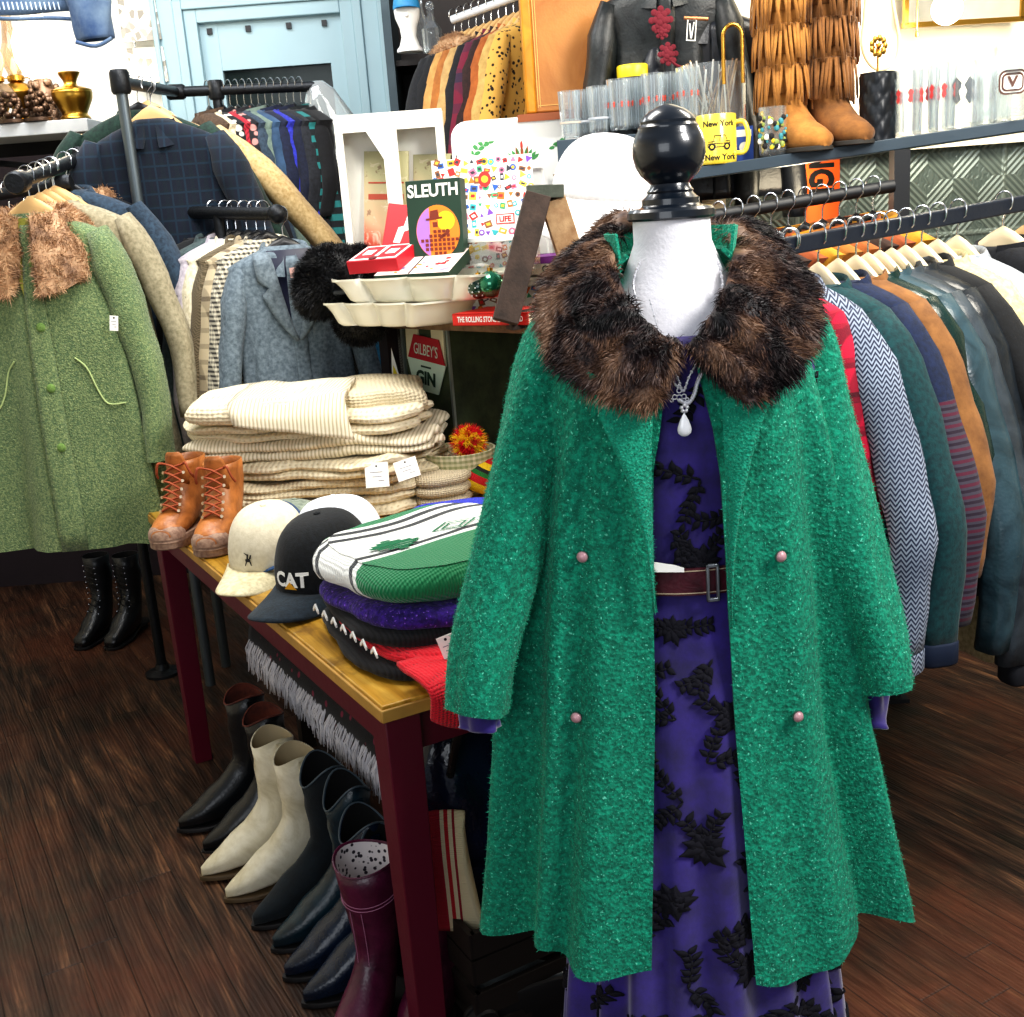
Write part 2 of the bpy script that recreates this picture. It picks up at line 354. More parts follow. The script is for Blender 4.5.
# ---- door and casing on the back wall
D=4.9
def X(px,Y,py=120): return at(px,py,Y).x
mb=MB(); fr=Fr((-2.6,4.95,0),(1,0,0),(0,0,1)); mb.fb(fr,0,0,at(176,300,4.9).x+2.6,at(40,134,4.9).z,-.01,.012); struct('trim_3',mb,plain('dark_plum_paint','2a2026',.8))  # plum paint; its darkness also stands in for shade below the racks
zt=at(290,18,D).z; xl=X(212,D); xr=X(352,D)
fr=Fr((0,D,0),(1,0,0),(0,0,1))
mb=MB(); 
for i,(w0,w1,d) in enumerate([(0,.05,.045),(.05,.085,.06),(.085,.15,.05),(.15,.17,.075)]):
    mb.fb(fr,xl-w1,0,xl-w0,zt+w1,-.05,d); mb.fb(fr,xr+w0,0,xr+w1,zt+w1,-.05,d); mb.fb(fr,xl-w0,zt+w0,xr+w0,zt+w1,-.05,d)
mb.fb(fr,xl-.2,zt+.17,xr+.2,zt+.26,-.05,.1)
struct('trim_1',mb,M_wallblue,bevel=.004)
door=bpy.data.objects.new('door_1',None); COL.objects.link(door); door.location=(xl,D,0); door['kind']='structure'
mb=MB(); zg=at(290,66,D).z
mb.fb(fr,xl,0,xl+.07,zt,-.04,.01); mb.fb(fr,xr-.06,0,xr,zt,-.04,.01); mb.fb(fr,xl+.07,zg,xr-.06,zt,-.04,.008); mb.fb(fr,xl+.07,0,xr-.06,.9,-.04,.01)
mb.build('door_panel',M_wallblue,door,world=True,smooth=False)
mb=MB(); mb.fb(fr,xl+.07,.9,xr-.06,zg,-.03,-.02); g=mb.build('dark_pane',plain('dark_green_glass','16211f',.15,0,.1,6,.4,5),door,world=True,smooth=False); g['label']='dark glass pane under milky plastic'
mb=MB(); 
for px in(222,260,300,335): mb.box((X(px,D),D-.012,zt-.03),(.02,.02,.022))
mb.build('hinge_clip',plain('black_clip','131519',.5),door,world=True)
# ================================================================ MANNEQUIN and what it wears
YM=1.6
def cur(pts,Y):
    """curve of x against height, read from points at one distance"""
    q=[at(px,py,Y) for px,py in pts]; q=sorted([(p.z,p.x) for p in q]); return q
CX=at(678,300,YM).x
man=thing('mannequin','white shop mannequin with black ball finial wearing the green coat','mannequin',(CX,YM,0))
M_mann=plain('white_mannequin_jersey','f0eef2',.75,0,.25,160,.03)
M_fin=plain('black_lacquer_wood','0d1722',.3,0,0,60,.2,8,.6)
zn=at(671,219,YM).z
mb=MB(); nx=at(671,215,YM).x-CX
prof=[]
for z,hw,hd in [(.62,.02,.02),(.64,.13,.10),(.72,.165,.125),(.82,.155,.12),(.95,.125,.095),(1.05,.14,.105),(1.15,.165,.12),(1.22,.185,.115),(1.28,.195,.10),(1.315,.165,.085),(1.345,.112,.082),(1.37,.088,.074),(1.395,.070,.062),(1.42,.059,.055),(zn-.03,.053,.052),(zn,.0525,.052)]:
    k=max(0,(z-1.2)/(zn-1.2)); prof.append([(nx*k+hw*cos(a),hd*sin(a)+.0,z) for a in [2*PI*i/40 for i in range(40)]])
mb.loft(prof); mb.build('torso',M_mann,man,ang=70)
mb=MB(); c=(nx,0,zn)
mb.lathe([(r*1.02,z*.93) for r,z in [(.0,0),(.056,0),(.0585,.003),(.0585,.012),(.055,.016),(.041,.018),(.038,.021),(.038,.029),(.034,.032),(.030,.037),(.031,.040),(.027,.045),(.0255,.05),(.030,.055),(.038,.063),(.0445,.075),(.048,.09),(.0478,.104),(.044,.117),(.0395,.126),(.0395,.129),(.0375,.131),(.036,.133),(.0365,.137),(.034,.142),(.024,.151),(.012,.157),(.004,.1595),(0,.16)]],c,48)
mb.build('neck_finial',M_fin,man,ang=35)
mb=MB(); mb.lathe([(.017,.03),(.017,.66)],(0,0,0),16); mb.build('stand_pole',M_black_metal,man)
mb=MB(); mb.lathe([(.0,.0),(.16,0),(.165,.008),(.155,.018),(.03,.03),(.02,.05),(0,.05)],(0,0,0),40); mb.build('stand_base',M_black_metal,man)
# ---- purple dress
dress=thing('dress','purple velvet dress with black floral pattern worn under the green coat','dress',(CX,YM,0))
M_purple=cloth('purple_floral_velvet','3d2292','0c0a1c','floral',1.0,'5a3bc0',rough=.75,sheen=.6,bump=.35)
DRP=[(.13,.225,.18),(.3,.21,.165),(.5,.19,.15),(.7,.172,.138),(.82,.168,.132),(.92,.145,.112),(.955,.137,.105),(1.0,.14,.107),(1.08,.155,.118),(1.16,.178,.128),(1.22,.195,.122),(1.27,.195,.118),(1.30,.165,.112),(1.318,.15,.104)]
def DS(a,z,o=0):
    hw=lerp([(p[0],p[1]) for p in DRP],z); hd=lerp([(p[0],p[2]) for p in DRP],z)
    f=max(0,(.95-z)/.8); w=1+.075*f*sin(a*17+.8*sin(a*3)+z*1.5)+.035*f*sin(a*9+2)
    return ((hw*w+o)*cos(a),(hd*w+o)*sin(a),z)
mb=MB(); rings=[]
for j in range(61):
    z=.13+(1.318-.13)*j/60; rings.append([DS(2*PI*i/150,z) for i in range(150)])
mb.loft(rings,False,False)
_rg=random.Random(3)
def leafp(a,z,ang,L,W,lob=0):
    R0=.16; pts=[]; N=9
    prof=[0,.5,.85,1,.92,.72,.45,.2,0]
    for i in range(N): pts.append((L*i/(N-1),W*prof[i]*(1+lob*(i%2))))
    pts+= [(x,-y) for x,y in pts[-2:0:-1]]
    c,s_=cos(ang),sin(ang); vs=[]
    for x,y in pts:
        u=x*c-y*s_; v=x*s_+y*c; vs.append(DS(a+u/R0,z+v,.0012))
    mid=DS(a+(L*.5*c)/R0,z+L*.5*s_,.0016)
    n=len(vs); mb.add(vs+[mid],[(i,(i+1)%n,n) for i in range(n)],1)
def rose(a,z,r):
    for ring,(k,rr) in enumerate(((9,r),(7,r*.7),(5,r*.4))):
        for i in range(k): leafp(a,z,2*PI*i/k+ring*.4+_rg.uniform(-.2,.2),rr*_rg.uniform(.85,1.15),rr*.30,.1)
def spray(a,z,ang,n,s):
    x=y=0
    for i in range(n):
        ang+=_rg.uniform(-.25,.25); leafp(a+x/.16,z+y,ang,s*.9,.0013)
        x+=cos(ang)*s*.8; y+=sin(ang)*s*.8
        for sd in(-1,1): leafp(a+x/.16,z+y,ang+sd*_rg.uniform(.7,1.1),s*_rg.uniform(.9,1.3),s*.30)
for row in range(17):
    zc=.17+row*.069
    for k in range(7):
        aa=-PI/2+(k-3)*.56+(.28 if row%2 else 0)+_rg.uniform(-.08,.08); z=zc+_rg.uniform(-.015,.015)
        if z>1.28: continue
        if (row*2+k)%3==0: rose(aa,z,_rg.uniform(.022,.032))
        spray(aa,z,_rg.uniform(0,2*PI),4,.015)
        if (row+k)%2: spray(aa,z,_rg.uniform(0,2*PI),5,.014)
M_purple2=cloth('purple_velvet','35208a','1d1050','suede',1.0,rough=.7,sheen=.6,bump=.25); M_flock=plain('black_flocked_velvet','0b0a18',.9)
mb.build('gown',[M_purple2,M_flock],dress,ang=80,solid=.003)
def sleeve(name,pts,rad,m,par,folds=.06,n=40,flat=.8,solid=.004,fz=None):
    pts=sm(pts,5); N=len(pts); mb=MB(); rings=[]
    px=None
    for i,p in enumerate(pts):
        t=(pts[min(i+1,N-1)]-pts[max(i-1,0)]).normalized(); s=i/(N-1)
        x=V((1,0,0)); x=(x-t*x.dot(t)).normalized(); y=t.cross(x); r=lerp(rad,s)
        rg=[]
        for k in range(n):
            a=2*PI*k/n; w=1+folds*s*sin(3*a+s*4)+folds*.5*sin(5*a-s*9)+folds*.25*sin(14*s+a)
            rg.append(p+x*cos(a)*r*w+y*sin(a)*r*flat*w)
        rings.append(rg)
    mb.loft(rings,True,False)
    if fz: mb.fuzz(*fz)
    return mb.build(name,m,par,world=True,ang=80,solid=solid)
sleeve('sleeve',[at(565,340,1.62),at(516,520,1.57),at(484,690,1.51),at(481,728,1.50)],[(0,.03),(.7,.032),(.9,.026),(1,.028)],M_purple2,dress,.15)
sleeve('sleeve',[at(798,340,1.62),at(836,520,1.59),at(870,680,1.58),at(874,728,1.56)],[(0,.03),(.7,.028),(.9,.018),(1,.022)],M_purple2,dress,.2)
# ---- belt
belt=thing('belt','brown leather belt with covered buckle around the purple dress','belt',(CX,YM,.955))
M_belt=cloth('oxblood_belt_leather','5a2430','351019','leather',2,rough=.4,sheen=0); M_stitch=plain('cream_stitching','c9b79a',.8)
def ellring(a0,a1,hw,hd,z0,z1,n=60,cx=0,cy=0,tk=.003,tilt=0):
    out=[]
    for i in range(n+1):
        a=a0+(a1-a0)*i/n; c,s=cos(a),sin(a); zt=tilt*c*hw
        out.append([V((cx+(hw+o)*c,cy+(hd+o)*s,z+zt)) for o,z in((0,z0),(tk,z0),(tk,z1),(0,z1))])
    return out
zb=at(688,581,1.49).z; zc=zb
mb=MB(); mb.loft(ellring(0,2*PI,.147,.114,zb-.0195,zb+.0195)); mb.build('strap',M_belt,belt,world=False).location=(0,0,-.955)
mb=MB()
for dz in(-.0165,.0155): mb.loft(ellring(0,2*PI,.1505,.1175,zb+dz,zb+dz+.0014,tk=.0006))
mb.build('stitching',M_stitch,belt).location=(0,0,-.955)
bx=at(712,581,1.48).x-CX; yb=-.121
fr=Fr((bx,yb,zb-.955),(1,0.1,0),(0,0,1)); mb=MB()
for x0,x1,y0,y1 in((-.009,-.005,-.027,.027),(.005,.009,-.027,.027),(-.009,.009,-.027,-.022),(-.009,.009,.022,.027)): mb.fb(fr,x0,y0,x1,y1,0,.006)
mb.build('buckle',plain('grey_buckle_metal','8f959c',.35,.8),belt,bevel=.001)
tg=at(662,566,1.48); mb=MB(); fr=Fr(tg,(1,0,-.06),(0,.2,1)); 
mb.prism(fr,[(-.022,-.008),(-.02,.012),(-.012,.006),(0,.004),(.018,.001),(.03,-.003),(.03,-.009)],0,.0015); o=mb.build('paper_tag',M_paper); tag(o,'white folded paper tag tucked above the brown belt','tag')
# ---- green coat
coat=thing('coat','emerald green boucle wool coat with brown fur collar on the mannequin','coat',(CX,YM,0))
M_coat=cloth('emerald_boucle','17b08c','057058','boucle',.75,'6fd8ba',rough=.95,sheen=.06,bump=.55)
M_fib=plain('pale_green_fibre','2fae8a',.9)
Lb=cur([(612,262),(590,285),(572,310),(552,345),(535,400),(516,520),(508,640),(506,740),(502,830),(498,905)],YM)
Rb=cur([(728,258),(765,280),(785,305),(805,345),(822,420),(842,560),(855,700),(880,820),(903,925)],YM)
GL=cur([(668,372),(661,430),(654,470),(653,560),(655,700),(651,850),(645,1003)],1.46)
GR=cur([(700,372),(714,430),(722,480),(727,560),(734,700),(745,850),(757,1014)],1.46)
dep=[(.20,.215),(.3,.2),(.5,.175),(.7,.155),(.95,.14),(1.1,.14),(1.2,.138),(1.28,.125),(1.34,.105),(1.38,.088),(1.42,.07),(1.5,.06)]
zh=at(478,902,YM).z; ztop=1.385
print('hem z',zh,'shoulder',Lb[-1],Rb[-1])
def coatpt(th,z,side):
    """th 0 = front gap edge, 1 = middle of the back"""
    xl,xr=lerp(Lb,z),lerp(Rb,z); cx=(xl+xr)/2; hw=(xr-xl)/2; hd=lerp(dep,z)
    g=lerp(GL if side<0 else GR,z); gg=max(-.9,min(.9,(g-cx)/hw)); 
    a0=-PI/2+math.asin(gg) if True else 0
    a1=-PI/2-PI if side<0 else PI/2
    a=a0+(a1-a0)*th; p=.82
    c,s=cos(a),sin(a)
    c2=math.copysign(abs(c)**p,c); s2=math.copysign(abs(s)**p,s)
    # squared section: correct the gap edge so that it falls at g
    x=cx+hw*c2; y=YM+hd*s2
    if th<.12:
        t=1-th/.12; xe=cx+hw*math.copysign(abs(cos(a0))**p,cos(a0)); x+=(g-xe)*t
    f=max(0,(1.25-z))/1.05
    off=(.022*sin(th*21+side*.6)+.022*sin(th*38+1.3*side+z*1.2)+.007*sin(th*64+z*2))*f**.6*min(1,th*9)-.012*f
    off+=.004*noise.noise(V((x*9,y*9,z*7)))
    n=V((c*hd,s*hw,0)).normalized()
    x+=n.x*off; y+=n.y*off
    zz=z
    return V((x,y,zz))
zs=[zh+(ztop-zh)*(i/60) for i in range(61)]
def half(side):
    mb=MB(); rings=[]
    for z in zs:
        r=[]
        for i in range(73):
            th=i/72; q=coatpt(th,z,side)
            k=(z-zh)/(ztop-zh); drop=-.022*(1-k)**6*(1-th)*1.0 - (.012*(1-k)**8*sin(th*20))   # hem dips a little at the front
            if side>0: drop+=-.035*(1-k)**5*math.exp(-(th/.16)**2)
            q.z+=drop
            tz_=max(0,q.z-1.285)*max(0,1-th/.30); q.z-=tz_
            r.append(q)
        rings.append(r)
    if side<0: rings=[r[::-1] for r in rings]
    mb.loft(rings,False,False,closed=False); return mb
for side in(-1,1):
    mb=half(side)
    # shoulder top closing towards the neck
    mb2=MB(); rings=[]
    for k in range(7):
        t=k/6; r=[]
        for i in range(12,37):
            q=coatpt(i/36,ztop,side); c=V((CX,YM+.0,1.425)); w=q.lerp(V((c.x+(q.x-c.x)*.62,c.y+(q.y-c.y)*.75,c.z)),t); r.append(w)
        rings.append(r)
    if side<0: rings=[r[::-1] for r in rings]
    k=len(mb.v); mb2.loft(rings,False,False,closed=False); mb.add(mb2.v,mb2.f)
    mb.fuzz(30000,.0038,.00034,.2,.9,curl=.25,m=1)
    mb.build('front_panel' ,[M_coat,M_fib],coat,world=True,ang=80,solid=.006)
# sleeves: wide three quarter
sleeve('sleeve',[at(590,318,1.61),at(560,352,1.60),at(536,440,1.57),at(504,560,1.53),at(485,650,1.50),at(478,712,1.48)],[(0,.045),(.12,.056),(.4,.054),(.75,.049),(1,.043)],[M_coat,M_fib],coat,.09,48,.95,.006,(15000,.0038,.00034,.2,.9,1,None,None,.25))
sleeve('sleeve',[at(770,322,1.61),at(797,352,1.60),at(818,440,1.58),at(848,560,1.555),at(872,630,1.54),at(881,686,1.53)],[(0,.045),(.12,.056),(.4,.056),(.75,.052),(1,.046)],[M_coat,M_fib],coat,.09,48,.95,.006,(15000,.0038,.00034,.2,.9,1,None,None,.25))
# lapels turned back: curved facings lying on the fronts
M_lapel=cloth('emerald_facing','22b795','109678','boucle',1.1,'6fe0b8',rough=.95,sheen=.12,bump=.7)
def lapel(pin,pout,Y0):
    mb=MB(); rings=[]
    A=sm([at(x,y,Y) for x,y,Y in pin],6); B=sm([at(x,y,Y) for x,y,Y in pout],6)
    for a,b in zip(A,B):
        rings.append([a.lerp(b,t)+V((0,-.007*sin(PI*t)**.6,0)) for t in [i/8 for i in range(9)]])
    mb.loft(rings,False,False,closed=False)
    q=[f for f in mb.f]; nrm=(V(mb.v[q[0][1]])-V(mb.v[q[0][0]])).cross(V(mb.v[q[0][2]])-V(mb.v[q[0][0]]))
    if nrm.y>0: mb.f=[f[::-1] for f in mb.f]
    mb.fuzz(3500,.0035,.00028,.1,.9,curl=.25); mb.build('lapel',M_lapel,coat,world=True,ang=80,solid=.004)
lapel([(655,395,1.445),(652,440,1.446),(652,500,1.447),(654,565,1.449),(655,610,1.45)],[(588,372,1.45),(601,420,1.44),(627,480,1.438),(645,545,1.441),(654,612,1.449)],0)
lapel([(722,400,1.445),(724,450,1.446),(726,500,1.447),(727,560,1.449),(731,625,1.45)],[(790,365,1.455),(765,415,1.44),(748,475,1.438),(736,545,1.441),(732,628,1.449)],0)
# pale pink metal-rimmed buttons
M_btn=plain('dusty_pink_button','c79aa0',.35,.1); M_brim=plain('button_rim_metal','9a8f92',.3,.8)
def button(px,py,side,r=.0082):
    z=at(px,py,1.46).z
    # march along the panel to find the surface at this picture column
    best=min((coatpt(t/200,z,side) for t in range(1,110)),key=lambda q:abs(q.x-at(px,py,q.y).x))
    e=bpy.data.objects.new('button',None)
    fr=Fr(best+V((0,-.006,0)),(1,side*.35,0),(0,0,1)); mb=MB()
    n=14
    for rr,z0 in((r,.0),):
        rings=[[fr.p(q*cos(2*PI*k/n),q*sin(2*PI*k/n),h) for k in range(n)] for q,h in((r*.6,-.004),(r,.001),(r*.97,.004),(r*.8,.0065),(r*.4,.0085),(r*.05,.009))]
    mb.loft(rings,True,True); mb.m=[1 if i<n*2 else 0 for i in range(len(mb.f))]
    mb.build('button',[M_btn,M_brim],coat,world=True)
button(582,561,-1); button(576,723,-1); button(779,557,1); button(796,716,1)
# fur collar, laid open around the neck
M_fur=NT('brown_mink_fur')
_b=M_fur.noise(11,5,.7,dist=1.0); _c=M_fur.ramp(_b,[(.38,hx('0a080b')),(.46,hx('2e2022')),(.52,hx('5a4238')),(.60,hx('86664f')),(.70,hx('b3937a'))])
_w=M_fur.ramp(M_fur.noise(60,2),[(.6,0),(.75,.5)]); _c=M_fur.mix(_w,_c,hx('a8928a')); M_fur.set(_c,.55); M_fur=M_fur.m
stn=[((683,352,1.468),(655,417,1.425)),((664,343,1.468),(622,411,1.43)),((646,328,1.475),(585,395,1.455)),((630,308,1.49),(553,367,1.50)),((620,286,1.525),(540,330,1.56)),((615,262,1.575),(541,298,1.63)),((620,241,1.65),(570,262,1.72)),((645,229,1.69),(622,241,1.765)),((690,227,1.695),(705,241,1.765)),((722,238,1.655),(768,252,1.72)),((731,260,1.58),(806,285,1.63)),((727,285,1.525),(818,318,1.56)),((716,310,1.49),(812,352,1.50)),((705,330,1.475),(792,383,1.455)),((694,345,1.468),(768,402,1.432)),((684,353,1.465),(745,409,1.425))]
I=sm([at(*a) for a,b in stn],5); O=sm([at(*b) for a,b in stn],5)
mb=MB(); rings=[]
for k,(a,b) in enumerate(zip(I,O)):
    w=b-a; up=V((0,-.45,.9)).normalized(); th=.020*(1+.45*sin(k*1.0)+.25*sin(k*.43)); e=min(1,k/3+.45,(len(I)-1-k)/3+.45)
    ring=[]
    for i in range(16):
        t=2*PI*i/16; u=.5-.5*cos(t); h=sin(t)
        ring.append(a+w*u+up*(h*th*e*(1 if h>0 else .5)+.010))
    rings.append(ring)
mb.loft(rings)
_f=MB(); _f.v=list(mb.v); _f.f=list(mb.f)
q=mb.f[0]; 
cent=sum((V(x) for x in rings[40]),V())/16
n0=(V(mb.v[mb.f[40*16][1]])-V(mb.v[mb.f[40*16][0]])).cross(V(mb.v[mb.f[40*16][2]])-V(mb.v[mb.f[40*16][0]]))
if n0.dot(V(mb.v[mb.f[40*16][0]])-cent)<0: mb.f=[f[::-1] for f in mb.f]
def leanf(P):
    d=P-np.array([CX,YM,0]); d[:,2]=-.25; d[:,:2]/=np.linalg.norm(d[:,:2],axis=1)[:,None]; d[:,2]-=.2; return d*1.3
mb.fuzz(46000,.017,.0006,.5,.35,lean=leanf,clump=70); mb.build('fur_collar',M_fur,coat,world=True,ang=80)
# inner neck of the coat, standing behind the mannequin's neck
mb=MB(); rings=[]
for z,r in((1.34,.10),(1.38,.086),(1.42,.082),(1.452,.086)):
    rings.append([V((CX+nx+r*1.02*cos(a),YM+.01+r*.95*sin(a),z)) for a in [-.5+ (PI+1.0)*i/30 for i in range(31)]])
rings=[r[::-1] for r in rings]
mb.loft(rings,False,False,closed=False); mb.fuzz(3500,.004,.0004,.1,.9,curl=.2); mb.build('neck_lining',M_lapel,coat,world=True,ang=80,solid=.004)
# ---- necklaces
M_silver=plain('silver_chain','e6e6ea',.4,.7); M_pearl=plain('milky_teardrop_stone','eef0f4',.15,0,0,60,.03,8,.8)
def chain(mb,pts,r=.0011,link=.006):
    pts=sm(pts,8); 
    for a,b in zip(pts,pts[1:]): mb.tube([a,(a+b)/2,b],r,5)
    for i,p in enumerate(pts): 
        mb.ball(p,r*(2.1 if i%2 else 1.4),0,6,4)
nk=thing('necklace','silver chain necklace with milky teardrop pendant over the purple dress','necklace',at(684,400,1.47))
mb=MB(); chain(mb,[at(640,262,1.535),at(634,290,1.51),at(655,345,1.48),at(676,375,1.464),at(683,391,1.462),at(690,375,1.464),at(706,345,1.48),at(722,290,1.51),at(718,262,1.535)]); mb.build('chain',M_silver,nk,world=True)
c=at(684,408,1.458); mb=MB()
for k in range(5): a=PI/2+2*PI*k/5; mb.ball(c+V((cos(a)*.004,-.003,sin(a)*.004)),.0028,0,8,5)
mb.tube([c+V((0,-.002,-.004)),c+V((0,-.002,-.010))],.0012,6); mb.build('bail',M_silver,nk,world=True)
mb=MB(); n=20; cc=at(684,424,1.455)
mb.loft([[cc+V((r*cos(2*PI*k/n),-.003+r*.5*sin(2*PI*k/n),z)) for k in range(n)] for r,z in((.0008,.0145),(.003,.011),(.006,.005),(.0085,-.002),(.0095,-.007),(.0085,-.0115),(.005,-.0148),(.001,-.016))]); mb.build('pendant_stone',M_pearl,nk,world=True)
nk2=thing('necklace','fine silver necklace with openwork filigree pendant, above the teardrop','necklace',at(678,385,1.47))
mb=MB(); chain(mb,[at(650,300,1.50),at(664,350,1.478),at(673,380,1.463),at(679,388,1.461)],.0009); chain(mb,[at(679,400,1.458),at(688,403,1.457),at(694,395,1.459),at(697,384,1.463),at(701,374,1.466)],.0015); mb.build('chain',M_silver,nk2,world=True)
mb=MB(); c=at(679,395,1.457)
for a,b,r in((0,.006,.003),(-.006,-.002,.003),(.006,-.002,.003),(0,-.003,.0035),(-.010,-.006,.002),(.010,-.006,.002),(0,.011,.0022)):
    n=10; ctr=c+V((a,-.002,b)); mb.tube([ctr+V((r*cos(2*PI*k/n),0,r*sin(2*PI*k/n))) for k in range(n+1)],.0009,5)
mb.build('filigree_pendant',M_silver,nk2,world=True)
# ================================================================ TABLE and what lies on it
TO=V((-.228,1.667,.75)); TRZ=math.atan2(.483,.875); TW,TL=.86,1.61
def T(a,b,z=.75): q=TO+DB*a+DA*b; q.z=z; return q
tb=thing('display_table','wooden display table with worn golden top and burgundy painted legs','table',(TO.x,TO.y,0),TRZ)
n=NT('worn_varnished_top'); g=n.noise(4,5,.6,n.map((9,.8,1)),.8); c=n.ramp(g,[(.3,hx('7a5414')),(.5,hx('b88a2c')),(.7,hx('d3a94a'))]); c=n.mix(n.ramp(n.noise(7,5,.7),[(.52,0),(.66,.8)]),c,hx('6a4a18')); n.set(c,.35); n.bump(g,.15); M_top=n.m
M_burg=plain('burgundy_paint','5c0d26',.4,0,.12,40,.15,6); M_edge=plain('worn_table_edge','b98f45',.5,0,.2,60,.3,20)
mb=MB(); mb.box((TW/2,TL/2,.742),(TW,TL,.016)); mb.box((TW/2,-.001,.733),(TW+.006,.006,.022),m=1); mb.box((-.001,TL/2,.733),(.006,TL,.022),m=1); mb.build('table_top',[M_top,M_edge],tb,bevel=.002,ang=30)
for ax in(0,1):
    for bx_ in(0,1):
        x=.035 if ax==0 else TW-.035; y=.035 if bx_==0 else TL-.035; mb=MB()
        mb.loft([[V((x+sx*w/2,y+sy*w/2,z)) for sx,sy in((-1,-1),(1,-1),(1,1),(-1,1))] for z,w in((0,.048),(.6,.06),(.724,.062))]); mb.build('leg',M_burg,tb,bevel=.002,ang=30)
mb=MB(); 
for x in(.035,TW-.035): mb.box((x,TL/2,.685),(.025,TL-.12,.075))
for y in(.035,TL-.035): mb.box((TW/2,y,.685),(TW-.12,.025,.075))
mb.build('apron',M_burg,tb,bevel=.002,ang=30)
# ---- soft folded garments
def pillow(w,d,h,layers=2,seed=0,ex=4.0,amp=.006,sag=.0,nu=72,bul=.012,fold=None):
    mb=MB(); rings=[]; 
    def outline(k,sc,z,ins):
        out=[]
        for i in range(nu):
            a=2*PI*i/nu; c,s=cos(a),sin(a); r=(abs(c)**ex+abs(s)**ex)**(-1/ex)
            x=(w/2-ins)*r*c*sc; y=(d/2-ins)*r*s*sc
            nz=noise.noise(V((x*7+seed*3.1,y*7,z*14+seed)))+.5*noise.noise(V((x*19+seed,y*19,z*9)))
            zz=z+amp*1.3*noise.noise(V((x*5+seed,y*5+seed*2,0)))*k
            zz-=sag*((2*x/w)**2)
            out.append(V((x+nz*amp*1.6*c,y+nz*amp*1.6*s,zz)))
        return out
    for sc in(.02,.5,.9): rings.append(outline(0,sc,.001,.012))
    J=6*layers
    for j in range(J+1):
        t=j/J; b=abs(sin(PI*t*layers))**.55; rings.append(outline(t,1,h*t if h*t>.002 else .002,bul*(1-b)))
    for sc in(.93,.75,.5,.25,.02): rings.append(outline(1,sc,h+.004*(1-sc),.012))
    mb.loft(rings); return mb
def tagcard(par,fr,w=.045,h=.05,nm='price_tag'):
    mb=MB(); mb.fb(fr,-w/2,-h/2,w/2,h/2,0,.0012,0); mb.disc(fr,0,h*.36,.0025,.0011,.0016,1,8)
    for k,(x0,y0,x1,y1) in enumerate(((-.3,.1,.25,.13),(-.2,-.08,.2,-.05),(.05,-.25,.3,-.22))): mb.fb(fr,x0*w,y0*h,x1*w,y1*h,.0011,.0016,2)
    return mb.build(nm,[M_paper,M_ink,plain('pencil_grey','8d8f98',.8)],par,world=True,smooth=False)
# cream sweaters in the big pile
M_cream1=cloth('cream_cable_knit','e2d6b8','b8a985','knit',.55); M_cream2=cloth('ivory_ribbed_knit','e0d6bf','b5a98c','rib',.7); M_cream3=cloth('oatmeal_knit','d2c5a6','a39676','knit',.7)
sx,sy=-.525,3.05
lay=[('thick ivory cable-knit sweater at the very bottom of the cream pile',.64,.40,.055,M_cream1,0,0),
('oatmeal knit sweater second from the bottom of the cream pile',.66,.40,.05,M_cream3,.01,1),
('cream cable-knit sweater third from the bottom of the cream pile',.65,.41,.05,M_cream1,-.005,-2),
('ivory ribbed sweater in the middle of the cream pile',.66,.40,.052,M_cream2,.0,1),
('cream sweater with a bulky fold, second from the top of the cream pile',.63,.39,.055,M_cream1,-.01,-1)]
z=.751
for i,(lb,w,d,h,m,dx,rr) in enumerate(lay):
    rr*=2.2
    t=thing('folded_sweater',lb,'sweater',(sx+dx+.004*i,sy+.006*i,z),R(rr-7),'cream sweaters folded in a pile')
    pillow(w,d,h,2,i+1,amp=.024,bul=.020).build('knit_body',m,t,ang=80); z+=h-.001
    if i==1:
        tagcard(t,Fr(at(377,475,2.80),(1,-.1,.03),(0,.25,1)),.06,.062); 
    if i==2: tagcard(t,Fr(at(407,469,2.80),(1,-.1,.28),(0,.3,1)),.06,.05)
zt_=z
t=thing('folded_sweater','ivory sweater with its ribbed sleeve folded over, topmost left of the cream pile','sweater',(sx-.10,sy-.01,z),R(-4),'cream sweaters folded in a pile')
pillow(.42,.37,.055,1,11,amp=.014,ex=3).build('knit_body',M_cream1,t,ang=80)
mb=MB(); rows=[]
for j in range(18):
    s=j/17; r=[]
    for i in range(14):
        u=i/13; x=-.09+.30*u+.05*s; 
        if s<.55: y=.14-.31*s/.55; zz=.062+.004*sin(u*9)
        else: q=(s-.55)/.45; y=-.17-.035*sin(min(1,q*1.5)*PI/2)-.01*q; zz=.060-.10*q*(0.55+.5*u)*1.0
        r.append(V((x,y,zz+.006*noise.noise(V((x*14,s*5,2))))))
    rows.append(r)
mb.loft(rows,False,False,closed=False); mb.f=[f[::-1] for f in mb.f]; mb.build('folded_sleeve',M_cream2,t,ang=80,solid=.014)
t=thing('folded_sweater','oatmeal ribbed sweater with rounded hem, topmost right of the cream pile','sweater',(sx+.17,sy+.05,zt_),R(8),'cream sweaters folded in a pile')
pillow(.30,.36,.05,1,15,amp=.014,ex=2.6,sag=.02).build('knit_body',M_cream3,t,ang=80)
# small knits at the right end of the pile
t=thing('folded_sweater','dark beige knit folded small at the right end of the cream pile','sweater',tuple(at(445,500,3.0).xy)+(.751,),R(5)); pillow(.16,.28,.09,3,21,amp=.01).build('knit_body',cloth('taupe_knit','b5a78c','7d7058','knit',1.2),t,ang=80)
